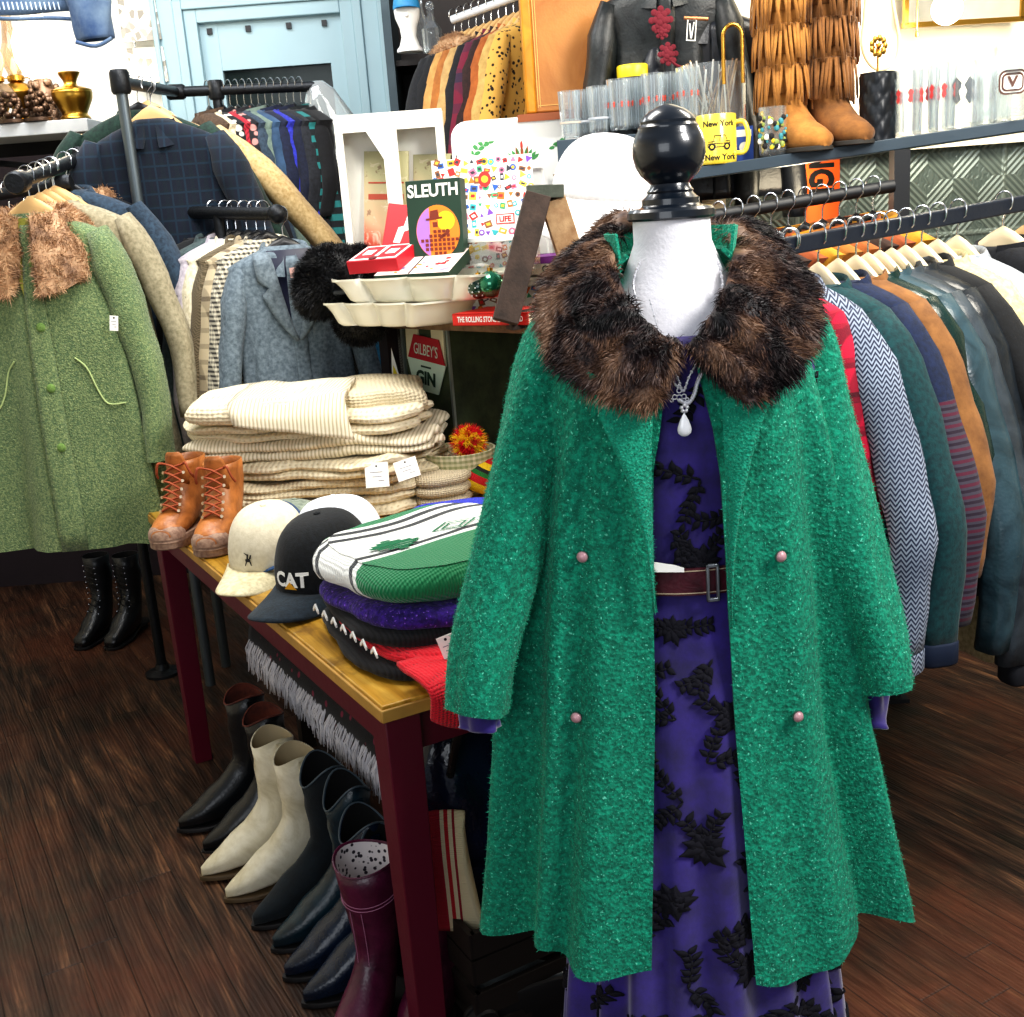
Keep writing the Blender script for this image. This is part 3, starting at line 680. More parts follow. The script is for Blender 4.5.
# ---- knitted hat in a bowl
bp=V((at(462,492,3.02).x,3.02,.751))
bw=thing('bowl','pale woven bowl beside the sweater pile holding the striped bobble hat','bowl',bp)
mb=MB(); mb.lathe([(.0,.0),(.05,0),(.075,.04),(.095,.10),(.10,.125),(.094,.125),(.088,.10),(.068,.045),(.04,.012),(0,.012)],n=36); mb.build('bowl_body',cloth('woven_straw','d8cfae','8b9064','check',2),bw)
ht=thing('knit_hat','red, yellow and green knitted bobble hat resting in the pale bowl','hat',(bp.x+.03,bp.y-.02,.785)); ht.scale=(.85,.85,.8)
mb=MB(); mb.lathe([(.075,0),(.08,.02),(.078,.05),(.06,.085),(.03,.105),(0,.11)],n=32); 
n=NT('rasta_knit'); s=n.sep(n.co.outputs['Object']); f=n.math('MULTIPLY',s[2],9); n.set(n.ramp(f,[(0,hx('d9b21c')),(.28,hx('b7121c')),(.5,hx('1d6a2b')),(.62,hx('1a1a1a')),(.72,hx('e0b91e')),(.86,hx('c0141f'))],'CONSTANT'),.9); n.bump(n.wave(60,'X',1,1),.5); mb.build('knit_body',n.m,ht,ang=80).rotation_euler=(.3,.5,.4)
mb=MB(); c=V((.0,.0,.14)); mb.ball(c,.035); mb.fuzz(2600,.03,.0013,.1,.4)
n=NT('pompom_yarn'); v=n.noise(22,1); n.set(n.ramp(v,[(.0,hx('d8121c')),(.5,hx('f0c520')),(.62,hx('c9121a'))],'CONSTANT'),.9); mb.build('pompom',n.m,ht)
o=MB(); o.v=[];o=pillow(.20,.14,.045,2,31,amp=.01); o=o.build('folded_scarf',cloth('cobalt_knit','2432b8','101a5c','knit',1)); o.location=(at(452,503,2.72).x,2.72,.752); tag(o,'bright blue knit folded behind the green and white sweater','scarf')
# ---- caps
def cap(label,loc,rz,crown,brim,tilt=(0,0),s=1,back=None,group='baseball caps on the table',hcr=.105,logo=None,brl=.078,stripe=None):
    t=thing('baseball_cap',label,'cap',loc,rz,group); t.rotation_euler=(R(tilt[0]),R(tilt[1]),rz); t.scale=(s,s,s)
    mb=MB(); rings=[]
    for j in range(15):
        ph=PI/2*j/14; zz=hcr*sin(ph)**.85 if j else 0; rr=cos(ph)**.62
        if j==14: rr=.03
        rg=[]
        for i in range(48):
            a=2*PI*i/48; seam=1-.022*(abs(cos(3*a+PI/2)))**14*(1-.4*sin(ph)); dent=1+.02*noise.noise(V((cos(a)*2,sin(a)*2,zz*20)))
            rg.append(V((.082*rr*cos(a)*seam*dent,.098*rr*sin(a)*seam*dent+.004*sin(ph),zz)))
        rings.append(rg)
    mb.loft(rings,False,True)
    if back: mb.m=[1 if (sum(mb.v[k][1] for k in f)/len(f))>-.015 else 0 for f in mb.f]
    mb.build('crown',[crown,back or crown],t,ang=80,solid=.002)
    mb=MB(); rows=[]
    for j in range(9):
        s_=j/8; r=[]
        for i in range(25):
            u=-1+2*i/24; a=-PI/2+u*1.15; x0=.083*cos(a); y0=.097*sin(a); ln=brl*(1-abs(u)**2.6)*s_
            x=x0*(1+.05*s_); y=y0-ln; r.append(V((x,y,.006-.020*(x/.08)**2*(.4+s_)-.006*s_)))
        rows.append(r)
    mb.loft(rows,False,False,closed=False); mb.build('brim',brim,t,ang=80,solid=.003)
    mb=MB(); mb.ball((0,.004,hcr+.001),.0065,0,10,5,(1,1,.5)); mb.build('top_button',back or crown,t)
    if logo:
        mb=MB(); logo(mb); mb.build('front_logo',[M_paper,plain('cat_yellow','e6a51c',.6),M_ink,plain('sky_blue_print','4f86d8',.6),plain('salmon_print','e2705c',.6)],t)
    return t
M_capk=cloth('black_twill','14181d','07090b','wool',1.5); M_capb=cloth('stone_twill','ddd4bc','cfc5aa','wool',1.2); M_capd=cloth('blue_denim_twill','2f527f','16304f','denim',1.3); M_capw=cloth('white_cotton_twill','eef1f5','c0c8d4','wool',1)
M_capbrim=cloth('cream_brim_twill','e6dcb8','c0b48c','wool',1.2); M_capn=cloth('dark_slate_brim','1d2c38','0f1a22','wool',1.5)
def crownface(z,x=0,ph_y=-.097,off=0): # front frame lying on the front of the crown
    return None
def patch(mb,pts,m,hcr=.105,off=.0022):
    # puts a flat outline (x, height) onto the front of a cap crown
    def S(x,z):
        ph=math.asin(min(.999,max(0,z/hcr))**(1/.85)); rr=cos(ph)**.62; a=max(-.98,min(.98,x/(.082*rr))); y=-.098*rr*math.sqrt(1-a*a)
        return V((x,y-off,z+off*.4))
    n=len(pts); c=(sum(p[0] for p in pts)/n,sum(p[1] for p in pts)/n)
    vs=[S(*p) for p in pts]+[S(*c)]; mb.add(vs,[(i,(i+1)%n,n) for i in range(n)],m)
def captext(mb,t,x,z,size,m,hcr=.105,sx=1.0,off=.003,bold=.002):
    tm=MB(); tm.text(Fr((0,0,0),(1,0,0),(0,1,0)),t,x,z,size,0,0,sx,bold=bold)
    def S(x,z):
        ph=math.asin(min(.999,max(0,z/hcr))**(1/.85)); rr=cos(ph)**.62; a=max(-.98,min(.98,x/(.082*rr))); y=-.098*rr*math.sqrt(1-a*a)
        return V((x,y-off,z+off*.4))
    mb.add([S(v[0],v[1])+V((0,-v[2],0)) for v in tm.v],tm.f,m)
def l_pony(mb):
    for pts in ([(-.005,.030),(.004,.031),(.006,.036),(.0,.039),(-.006,.036)],[(.002,.036),(.005,.045),(.008,.046),(.007,.038)],[(-.005,.03),(-.008,.022),(-.006,.022),(-.002,.031)],[(.003,.031),(.006,.023),(.008,.023),(.006,.033)],[(-.003,.037),(-.002,.047),(.002,.047),(.001,.037)],[(-.001,.043),(-.009,.049),(-.008,.050),(.001,.045)]): patch(mb,pts,2)
def l_cat(mb):
    patch(mb,[(-.045,.012),(.045,.012),(.043,.05),(-.043,.05)],2,off=.0015)
    captext(mb,'CAT',0,.032,.034,0,sx=1.0,bold=.0012)
    patch(mb,[(-.012,.0165),(.014,.0165),(.001,.030)],1,off=.0046)
def l_blue(mb):
    patch(mb,[(-.05,.03),(-.02,.052),(-.018,.057),(-.052,.036)],3)
cap('blue denim cap showing as a rim behind the beige cap',T(.13,.90,.762),TRZ-.15,M_capd,M_capd,(-8,0),1.06,hcr=.118)
cap('faded grey-green cap peeking out behind the blue cap',T(.20,.97,.758),TRZ-.1,cloth('grey_green_twill','8d9686','5f6a5e','wool',1.2),M_capd,(-4,8),1.02)
cap('beige baseball cap with small dark horseman logo, beside the tan high-tops',T(.10,.845,.780),TRZ-.75,M_capb,M_capbrim,(7,2),1.05,logo=l_pony,hcr=.115,brl=.095)
cap('white cap with a blue curved stripe, behind the black cap',T(.235,.74,.79),TRZ+.2,M_capw,M_capw,(-6,0),1.15,logo=l_blue)
cap('black baseball cap with slate brim, white CAT letters and yellow triangle',T(.14,.595,.786),TRZ-1.0,M_capk,M_capn,(5,0),1.16,logo=l_cat,hcr=.118,brl=.095)
# ---- folded pile on the front corner
def pile(name,label,cat,a,b,z,w,d,h,m,rz=0,seed=1,layers=1,amp=.007,ex=3.5,group='knits folded on the table corner'):
    t=thing(name,label,cat,T(a,b,z),TRZ+R(rz),group); pillow(w,d,h,layers,seed,amp=amp,ex=ex).build('knit_body',m,t,ang=80); return t
M_bk=cloth('black_knit','15151a','050507','rib',1); M_red=cloth('red_mesh_knit','d8182c','7c0a18','knit',1.3); M_violet=cloth('violet_fuzzy_knit','4e22a8','220c58','boucle',.5,'8a5ad8')
pile('folded_sweater','black sweater at the bottom of the corner pile, lying on the table top','sweater',.245,.245,.751,.43,.46,.028,M_bk,-4,41,1)
r_=pile('folded_sweater','red open-knit sweater hanging over the front corner of the table','sweater',.27,.21,.778,.44,.42,.022,M_red,3,42,1)
mb=MB(); rows=[]
for j in range(16):
    s=j/15; r=[]
    for i in range(22):
        u=i/21; a=.05+.32*u; b=.08-.10*min(1,s*1.6)-.012*sin(s*3); zz=.792-.002-(0 if s<.5 else (s-.5)*2*(.05+.11*u**.8)) ; 
        q=T(a,b-.035-.012*(s>.5),zz); q.z+=.006*noise.noise(V((a*16,s*4,5))); r.append(q)
    rows.append(r)
mb.loft(rows,False,False,closed=False); mb.build('hanging_hem',M_red,r_,world=True,ang=80,solid=.008)
tagcard(r_,Fr(at(443,678,1.72),(1,0,.02),(-.15,0.1,1)),.032,.044); 
pk=pile('folded_sweater','black knit with white chevron trim between the red and violet knits','sweater',.25,.25,.799,.42,.42,.028,M_bk,-2,43,1)
mb=MB()
for k in range(7):
    q=T(.035,.08+.045*k,.813); f=Fr(q+V((-.012,-.004,0)),DA,(0,0,1)); f=Fr(q-DB*.006,-DA,(0,0,1)); mb.prism(f,[(-.012,-.010),(0,.0),(.012,-.010),(.012,-.004),(0,.007),(-.012,-.004)],0,.003)
mb.build('chevron_trim',M_paper,pk,world=True,smooth=False)
pv=pile('folded_sweater','violet fuzzy knit directly under the green and white sweater','sweater',.245,.25,.826,.41,.40,.028,M_violet,1,44,1,.012)
tagcard(pv,Fr(at(449,648,1.73),(1,.1,.3),(-.25,0.05,1)),.028,.045)
pile('folded_sweater','thin black sweater tucked in the middle of the corner pile','sweater',.30,.27,.853,.38,.36,.012,M_bk,2,45,1)
# green and white patterned sweater: banded across its depth
n=NT('green_white_band_knit'); s=n.sep(n.co.outputs['Object']); y=n.math('ADD',n.math('MULTIPLY',n.math('SUBTRACT',s[1],n.math('MULTIPLY',s[2],.9)),1.9),.52)
G_=hx('0c7a4a'); W_=hx('eef0ec'); K_=hx('101a22')
c=n.ramp(y,[(0,G_),(.30,G_),(.305,W_),(.335,K_),(.365,W_),(.60,K_),(.63,W_),(.67,K_),(.70,W_),(.73,G_)],'CONSTANT')
n.set(c,.9); n.set(Sheen_Weight=.3); n.bump(n.math('ADD',n.wave(60,'X',1,1),n.wave(50,'Y',1,1)),.5,.003)
gw=thing('folded_sweater','green, white and black patterned sweater on top of the corner pile','sweater',T(.245,.265,.864),TRZ+R(4),'knits folded on the table corner')
pillow(.42,.42,.062,1,46,amp=.010,ex=3.2,bul=.03).build('knit_body',n.m,gw,ang=80)
mb=MB(); mg=plain('green_motif_yarn','0c6a45',.9)
def gq(x,y): return V((x,y,.0675+.010*1.3*noise.noise(V((x*5+46,y*5+92,0)))))
def gpoly(pts,m=0):
    k=len(pts); c=(sum(p[0] for p in pts)/k,sum(p[1] for p in pts)/k); mb.add([gq(*p) for p in pts]+[gq(*c)],[(i,(i+1)%k,k) for i in range(k)],m)
for cx0,cy0,sc,ty in((-.09,-.005,.05,0),(.045,.01,.05,1),(.15,-.0,.05,0)):
    if ty==0:
        for r_w,yy in((1,0),(.8,.25),(.8,-.25),(.5,.5),(.5,-.5),(.2,.75),(.2,-.75)): gpoly([(cx0-sc*r_w,cy0+(yy-.11)*sc),(cx0+sc*r_w,cy0+(yy-.11)*sc),(cx0+sc*r_w,cy0+(yy+.11)*sc),(cx0-sc*r_w,cy0+(yy+.11)*sc)])
    else:
        for q0,q1 in((1,.85),(.6,.45)):
            P=[(-1,0),(0,.7),(1,0),(0,-.7)]
            for i in range(4):
                a_,b_=P[i],P[(i+1)%4]; gpoly([(cx0+sc*a_[0]*q0,cy0+sc*a_[1]*q0),(cx0+sc*b_[0]*q0,cy0+sc*b_[1]*q0),(cx0+sc*b_[0]*q1,cy0+sc*b_[1]*q1),(cx0+sc*a_[0]*q1,cy0+sc*a_[1]*q1)])
mb.build('diamond_motif',mg,gw,smooth=False)
# ---- tan leather high-top shoes
M_tan=cloth('tan_shoe_leather','b8743c','7d481f','leather',1.2,rough=.4,sheen=0); M_rub=cloth('brown_rubber_sole','a48670','78594a','wool',1,rough=.7); M_lace=plain('rust_laces','9a4a28',.8,0,.3,150)
def hightop(label,loc,rz,s=1,fl=1):
    t=thing('high_top_shoe',label,'shoe',loc,rz,'tan high-top shoes'); t.scale=(s,s,s)
    # toe towards -Y
    def outline(sc=1,z=0):
        P=[(0,-.165),(.022,-.160),(.040,-.142),(.048,-.115),(.050,-.08),(.043,-.03),(.038,.02),(.040,.06),(.036,.09),(.018,.108),(0,.112)]
        L=sm([(x*sc,y*(.5+.5*sc) if 0 else y*sc,z) for x,y in P],3); return L+[V((-p.x,p.y,p.z)) for p in L[-2:0:-1]]
    mb=MB(); mb.loft([outline(.97,0),outline(1.0,.004),outline(1.0,.016),outline(1.012,.019),outline(1.0,.022),outline(.985,.030),outline(.93,.031)]); mb.build('sole',M_rub,t,ang=35)
    mb=MB(); mb.loft([[V((.046*w*cos(a),-.125+.047*l*sin(a),z)) for a in [2*PI*i/24 for i in range(24)]] for z,w,l in((.026,1,.9),(.040,.98,.88),(.050,.85,.75),(.056,.6,.5),(.059,.2,.15))]); mb.build('toe_cap',M_rub,t)
    mb=MB(); rings=[]
    sec=[(-.155,.028,.024,.050),(-.13,.040,.024,.058),(-.10,.045,.024,.064),(-.06,.043,.024,.078),(-.02,.040,.024,.098)]
    # ring stack from toe to leg: planes turning upward
    cen=[V((0,-.158,.035)),V((0,-.13,.040)),V((0,-.10,.044)),V((0,-.06,.052)),V((0,-.02,.066)),V((0,.015,.085)),V((0,.038,.11)),V((0,.045,.14)),V((0,.043,.17)),V((0,.040,.19))]
    ang=[0,4,8,14,24,42,65,82,88,90]; hw=[.022,.036,.042,.041,.039,.037,.036,.039,.042,.043]; hh=[.012,.022,.027,.035,.047,.058,.062,.060,.062,.063]
    for c,a,w,h in zip(cen,ang,hw,hh):
        a=R(a); up=V((0,-sin(a),cos(a))) ; 
        rings.append([c+V((w*cos(q),0,0))+up*(h*sin(q)*(1 if sin(q)>0 else .8)) for q in [2*PI*i/28 for i in range(28)]])
    for r in rings:
        for p in r: p.z=max(p.z,.026)
    mb.loft(rings,True,False); mb.build('upper',M_tan,t,ang=80,solid=.004)
    # tongue
    mb=MB(); rows=[]
    for j in range(8):
        u=j/7; c=V((0,-.02-.0*u,.13)).lerp(V((0,-.045,.235)),u) ; c=V((0,-.022-.012*u,.13+.085*u)); rows.append([c+V((x,.010*(x/.03)**2,0)) for x in [(-.026+.052*i/8)*(1+.15*u-(.5*u**6)) for i in range(9)]])
    mb.loft(rows,False,False,closed=False); mb.build('tongue',M_tan,t,ang=80,solid=.005)
    mb=MB(); me=MB(); P=[]
    for k in range(7):
        u=k/6; y=-.085+.072*u; z=.081+.105*u**1.15; w=.020+.004*u; P.append((w,y-.006-.012*u,z))
    for k in range(6):
        for sd in(-1,1):
            a=V((sd*P[k][0],P[k][1],P[k][2])); b=V((-sd*P[k+1][0],P[k+1][1],P[k+1][2])); mid=(a+b)/2+V((0,-.010,.006)); mb.tube(sm([a,mid+V((0,0,.002*sd)),b],4),.0046,6,flat=.6)
            me.tube([a+V((sd*.002,.003,0)),a+V((sd*.0035,-.0035,.001))],.004,8)
    for sd in(-1,1):
        a=V((sd*P[6][0],P[6][1],P[6][2])); mb.tube(sm([a,a+V((sd*.012,-.014,.004)),a+V((sd*.02,-.012,-.02)),a+V((sd*.024,.0,-.035))],5),.0034,6)
    mb.build('laces',M_lace,t); me.build('eyelets',plain('eyelet_metal','cdb79a',.3,.9),t)
    return t
toe=atz(168,548,.752); hightop('tan leather high-top shoe with rust laces, the one at the table edge',T(.035,1.30,.752),TRZ-R(38),1.0)
hightop('tan leather high-top shoe with rust laces, the one nearest the beige cap',T(.095,1.165,.752),TRZ-R(33),1.0)
# ================================================================ FOOTWEAR UNDER THE TABLE
def boot(name,label,cat,loc,rz,h=.34,m=None,lin=None,toe=.5,heel=.035,group=None,scal=.025,shaft=.051,lean=(0,0),s=1,sole=None,top=None,welt=None,L=.27,strap=True,laces=False,round_=False):
    """toe towards -X in local space, heel at +X"""
    t=thing(name,label,cat,loc,rz,group); t.scale=(s,s,s); t.rotation_euler=(R(lean[0]),R(lean[1]),rz)
    f=L/.27
    cen=[(-.205*f,.022),(-.185*f,.027),(-.15*f,.036),(-.11*f,.045),(-.07*f,.058),(-.035*f,.078),(-.010,.105),(.0,.14),(.002,.18),(.002,.23),(.0,h-.04),(-.0,h)]
    ang=[0,4,9,16,27,45,66,84,90,90,90,90]
    hw=[.006 if not round_ else .018,.020 if not round_ else .034,.034,.042,.043,.040,.037,.036,.042,.050,shaft-.004,shaft]
    hh=[.007 if not round_ else .012,.014 if not round_ else .022,.024,.033,.042,.052,.056,.050,.050,.055,shaft,shaft+.004]
    rings=[]
    for k,((x,z),a,w,hgt) in enumerate(zip(cen,ang,hw,hh)):
        z=z+heel*.5 if x>-.12*f else z+heel*.15
        a=R(a); up=V((-sin(a)*1,0,cos(a))); rg=[]
        for i in range(32):
            q=2*PI*i/32; p=V((x,0,z))+V((0,w*cos(q),0))+up*(hgt*sin(q)*(1 if sin(q)>0 else .85))
            wr=.0035*noise.noise(V((p.x*30,p.y*20,p.z*24+len(label))))*(1 if .06<p.z<h-.05 else .3); p+=V((wr,wr,0))
            if k>=9:
                sc_=scal*(abs(sin(q))**2)*(1 if sin(q)>0 else .7)*((k-8)/3); p.z+= -sc_*1.0+ (scal*.5*(k-8)/3)
            rg.append(p)
        rings.append(rg)
    for k,r in enumerate(rings):
        for i,p in enumerate(r):
            base=.011+max(0,min(1,(p.x+.12*f)/(.09*f)))*heel*.8
            if k<=5 and sin(2*PI*i/32)<0:
                cz=cen[k][1]; t_=abs(sin(2*PI*i/32))**.6; p.z=cz+(base-cz)*t_
            if p.z<base: p.z=base
    mb=MB(); mb.loft(rings,True,False); mb.build('upper',m,t,ang=80,solid=.003)
    if lin:
        mb=MB(); r2=[[V((p.x*0+(p.x-rings[k][0].x*0),p.y,p.z)) for p in rings[k]] for k in (8,9,10,11)]
        out=[]
        for k,r in zip((8,9,10,11),r2):
            c=sum(r,V())/len(r); out.append([c+(p-c)*(.90 if k<11 else .93)+V((0,0,(p.z-c.z)*.1)) for p in r])
        mb.loft([r[::-1] for r in out],True,False); mb.build('lining',lin,t,ang=80)
    # sole and heel
    P=[(-.212*f,.0),(-.205*f,.010 if not round_ else .022),(-.185*f,.024 if not round_ else .036),(-.15*f,.038),(-.11*f,.043),(-.06*f,.036),(-.02*f,.032),(.03,.036),(.052,.028),(.062,.012),(.064,0)]
    def ol(dz,sc=1): 
        L_=sm([(x,y*sc,dz+max(0,min(1,(x+.12*f)/(.09*f)))*heel*.8) for x,y in P],3); return L_+[V((p.x,-p.y,p.z)) for p in L_[-2:0:-1]]
    mb=MB(); mb.loft([ol(.001,.97),ol(.002,1.03),ol(.009,1.03),ol(.0115,.98)]); mb.build('sole',sole or M_bsole,t,ang=35)
    if heel>.012:
        mb=MB(); hp=lambda z,sc:[V((.026+(.038*sc)*cos(a)*(1 if cos(a)>0 else .8),.031*sc*sin(a),z)) for a in [2*PI*i/20 for i in range(20)]]
        mb.loft([hp(0,.82),hp(.004,.84),hp(heel*.8+.003,1.0)]); mb.build('heel',sole or M_bsole,t,ang=35)
    if strap:
        mb=MB()
        for sd in(-1,1):
            y=sd*(shaft+.001); mb.loft([[V((x,y-.002*sd*0+k_,z)) for k_,x,z in((-.0022,-.012,z0),(.0022,-.012,z0),(.0022,.012,z0),(-.0022,.012,z0))] for z0 in(h-.045,h-.01,h+.018)])
        mb.build('pull_strap',top or m,t)
    if welt:
        mb=MB(); pts=[p+V((0,0,.001)) for p in rings[-1]]; mb.tube(pts+[pts[0]],.0022,6); mb.build('top_piping',welt,t)
    return t
M_bsole=plain('dark_boot_sole','141214',.6)
BR=TRZ # toe towards -DB
M_cbk=cloth('black_boot_leather','171a1e','0a0b0d','leather',1,rough=.32,sheen=0); M_brl=cloth('rust_boot_lining','7e3b28','45201a','suede',1); M_wh=cloth('off_white_boot_leather','e6dfc8','bdb290','leather',.8,rough=.5,sheen=0); M_whl=plain('beige_boot_lining','b9a988',.7)
M_suede=cloth('blue_black_suede','122028','080d12','suede',1); M_teal=cloth('teal_black_leather','14303c','0a171f','leather',1,rough=.3,sheen=0); M_navy=cloth('navy_black_leather','12233a','0a1220','leather',1,rough=.25,sheen=0); M_bg=cloth('burgundy_boot_leather','5c1c3c','3a0f26','leather',1,rough=.3,sheen=0)
M_brn=cloth('dark_brown_shaft','2c1714','140a0a','leather',1,rough=.5,sheen=0); M_fl=cloth('white_flowered_lining','ddd6d6','2c2430','speckle',3.5); M_pip=plain('grey_piping','4a5862',.5)
def BP(a,b): 
    q=T(a,b,0); q.z=.001; return q
boot('cowboy_boot','black boot with rust lining, farthest of the boots under the table','boot',BP(.075,1.18),BR,.31,M_cbk,M_brl,group='black boots with rust lining',lean=(0,2),welt=M_brl)
boot('cowboy_boot','black boot with rust lining, standing next to the white boots','boot',BP(.105,1.05),BR-.05,.30,M_cbk,M_brl,group='black boots with rust lining',lean=(0,-2),welt=M_brl)
boot('cowboy_boot','white leather boot beside the black boots with rust lining','boot',BP(.065,.93),BR+.03,.295,M_wh,M_whl,group='white leather boots',heel=.03,lean=(0,2),sole=plain('tan_boot_sole','57462f',.6))
boot('cowboy_boot','white leather boot beside the dark teal pointed boots','boot',BP(.09,.81),BR,.295,M_wh,M_whl,group='white leather boots',heel=.03,lean=(0,0),sole=plain('tan_boot_sole','57462f',.6))
boot('cowboy_boot','dark teal pointed boot next to the white boots','boot',BP(.11,.68),BR+.05,.30,M_suede,M_dark,group='dark teal boots',welt=M_pip,scal=.05)
boot('cowboy_boot','dark teal pointed boot next to the navy boots','boot',BP(.12,.565),BR,.295,M_teal,M_dark,group='dark teal boots',welt=M_pip,scal=.06)
boot('cowboy_boot','navy black boot next to the dark teal boots','boot',BP(.11,.455),BR-.02,.27,M_navy,M_dark,group='navy black boots',welt=M_pip,scal=.05)
boot('cowboy_boot','navy black boot beside the burgundy boots','boot',BP(.115,.36),BR,.265,M_navy,M_dark,group='navy black boots',welt=M_pip,scal=.05)
M_bgst=plain('pink_stitching','a8708c',.6)
for b_,a_,lb in((.235,.03,'burgundy leather boot with flowered lining in front of the burgundy table leg'),(.187,.138,'burgundy leather boot with flowered lining partly behind the burgundy table leg')):
    t=boot('tall_boot',lb,'boot',BP(a_,b_),BR+.62,.33,M_bg,M_fl,group='burgundy boots',scal=.012,shaft=.062,strap=False,round_=True,welt=M_bg,heel=.045,L=.25)
    mb=MB()
    for z_ in(.285,.292): mb.tube([V(((.0575)*cos(a)+.0,(.0555)*sin(a),z_+.012*sin(a)*0+.012*cos(a))) for a in [2*PI*i/32 for i in range(33)]],.0009,4)
    for y_ in(-.012,.012): mb.tube(sm([V((-.058,y_,.27)),V((-.052,y_,.2)),V((-.055,y_,.14)),V((-.09,y_,.10))],5),.0009,4)
    mb.build('stitching',M_bgst,t)
# low bench beneath the table carrying a fringed shawl and more shoes
bn=thing('low_bench','dark low bench under the table carrying the fringed shawl','bench',T(.34,.86,.03)-V((0,0,.03)),TRZ)
mb=MB(); mb.box((.14,.10,.39),(.36,1.1,.02)); mb.build('bench_top',plain('dark_stained_wood','1c1512',.6),bn,bevel=.003)
for x in(-.02,.30):
    for y in(-.42,.6): mb=MB(); mb.box((x,y,.19),(.04,.04,.38)); mb.build('leg',plain('dark_stained_wood','1c1512',.6),bn)
sh=thing('fringed_shawl','black shawl with pale grey fringe and wine dots over the low bench','shawl',T(.27,.86,.402),TRZ)
mb=MB(); rows=[]
for j in range(40):
    y=-.45+1.11*j/39; rows.append([V((x,y,z+.006*noise.noise(V((x*20,y*12,z*9))))) for x,z in((.38,.006),(.2,.008),(.08,.006),(-.03,.006),(-.052,-.004),(-.06,-.03),(-.066,-.07))])
mb.loft(rows,False,False,closed=False); mb.build('shawl_cloth',cloth('black_dotted_shawl','121218','0a0a0d','speckle',1.6,'7c1f3e'),sh,ang=80,solid=.004)
mb=MB(); rg=random.Random(5)
for k in range(64):
    y=-.44+1.09*((k//4)*4+ (k%4)*.9)/63+rg.uniform(-.004,.004); 
    for q in range(7):
        yy=y+rg.uniform(-.007,.007); x0=-.062+rg.uniform(-.003,.002); l=rg.uniform(.06,.10); dy=rg.uniform(-.022,.022)
        mb.tube([V((x0,yy,-.045)),V((x0-.016,yy+dy*.4,-.045-l*.4)),V((x0-.014+rg.uniform(-.01,.01),yy+dy,-.045-l))],[.0014,.0018,.0010],4)
mb.build('fringe',plain('silver_grey_yarn','d2d0d6',.85),sh)
M_gl=cloth('glossy_black_leather','0d1014','050608','leather',1,rough=.18,sheen=0)
for k,(a_,b_,z_,lb) in enumerate(((.47,1.22,.412,'glossy black ankle boot on the shawl, farthest back on the low bench'),(.46,1.02,.412,'glossy black ankle boot on the shawl, second from the back of the low bench'),(.46,.82,.412,'glossy black ankle boot in the middle of the low bench'),(.47,.62,.412,'glossy black ankle boot on the shawl, second nearest on the low bench'),(.48,.43,.412,'glossy black ankle boot on the shawl behind the burgundy table leg'))):
    q=T(a_,b_,z_); boot('ankle_boot',lb,'boot',q,BR-.1,.15,M_gl,M_dark,group='glossy black ankle boots',scal=.0,shaft=.045,strap=False,round_=True,heel=.03,welt=M_pip,L=.25)
# denim bag at the far end
dn=thing('denim_bag','dark denim handbag with pale piping hanging behind the glossy boots','bag',T(.32,1.36,.47),TRZ)
mb=MB(); rings=[]
for z,w,d in((-.16,.06,.02),(-.15,.085,.03),(-.05,.09,.035),(.05,.085,.03),(.11,.075,.02),(.12,.07,.01)): rings.append([V((w*math.copysign(abs(cos(a))**.6,cos(a)),d*math.copysign(abs(sin(a))**.6,sin(a)),z)) for a in [2*PI*i/28 for i in range(28)]])
mb.loft(rings); mb.build('bag_body',cloth('dark_denim','22354a','101b28','denim',1),dn,ang=80)
mb=MB(); mb.tube(sm([(-.06,-.036,.10),(-.045,-.04,.02),(0,-.042,-.05),(.045,-.04,.02),(.06,-.036,.10)],6),.003,6); mb.build('flap_piping',plain('pale_piping','aab4ba',.6),dn)
# blue black bags behind the leg
bg=thing('leather_bag','crumpled glossy blue-black leather bag behind the burgundy table leg','bag',T(.25,.20,.40),TRZ); bg.scale=(1.1,1.1,1.25)
mb=MB(); rings=[]
for z,w,d in((-.11,.05,.04),(-.10,.11,.08),(0,.13,.09),(.09,.12,.07),(.15,.09,.045),(.18,.05,.02)): rings.append([V(((w+.018*noise.noise(V((cos(a)*3,sin(a)*3,z*20))))*cos(a),(d+.012*noise.noise(V((cos(a)*5,sin(a)*4,z*30))))*sin(a),z)) for a in [2*PI*i/36 for i in range(36)]])
mb.loft(rings); mb.build('bag_body',cloth('glossy_blue_black','101a33','070a14','leather',.7,rough=.15,sheen=0),bg,ang=80)
mb=MB(); mb.tube(sm([(-.08,-.07,.10),(-.07,-.12,.2),(0,-.13,.25),(.07,-.12,.2),(.08,-.07,.10)],6),.007,8); mb.build('handle',M_gl,bg)
cr=thing('storage_crate','dark slatted crate under the table holding the bag and serape','crate',T(.31,.19,0),TRZ)
mb=MB()
for z in(.03,.10,.17,.225): 
    for y in(-.14,.14): mb.box((0,y,z),(.34,.012,.05))
    for x in(-.17,.17): mb.box((x,0,z),(.012,.29,.05))
mb.box((0,0,.012),(.33,.28,.012)); mb.build('slatted_sides',plain('dark_stained_wood','1c1512',.6),cr)
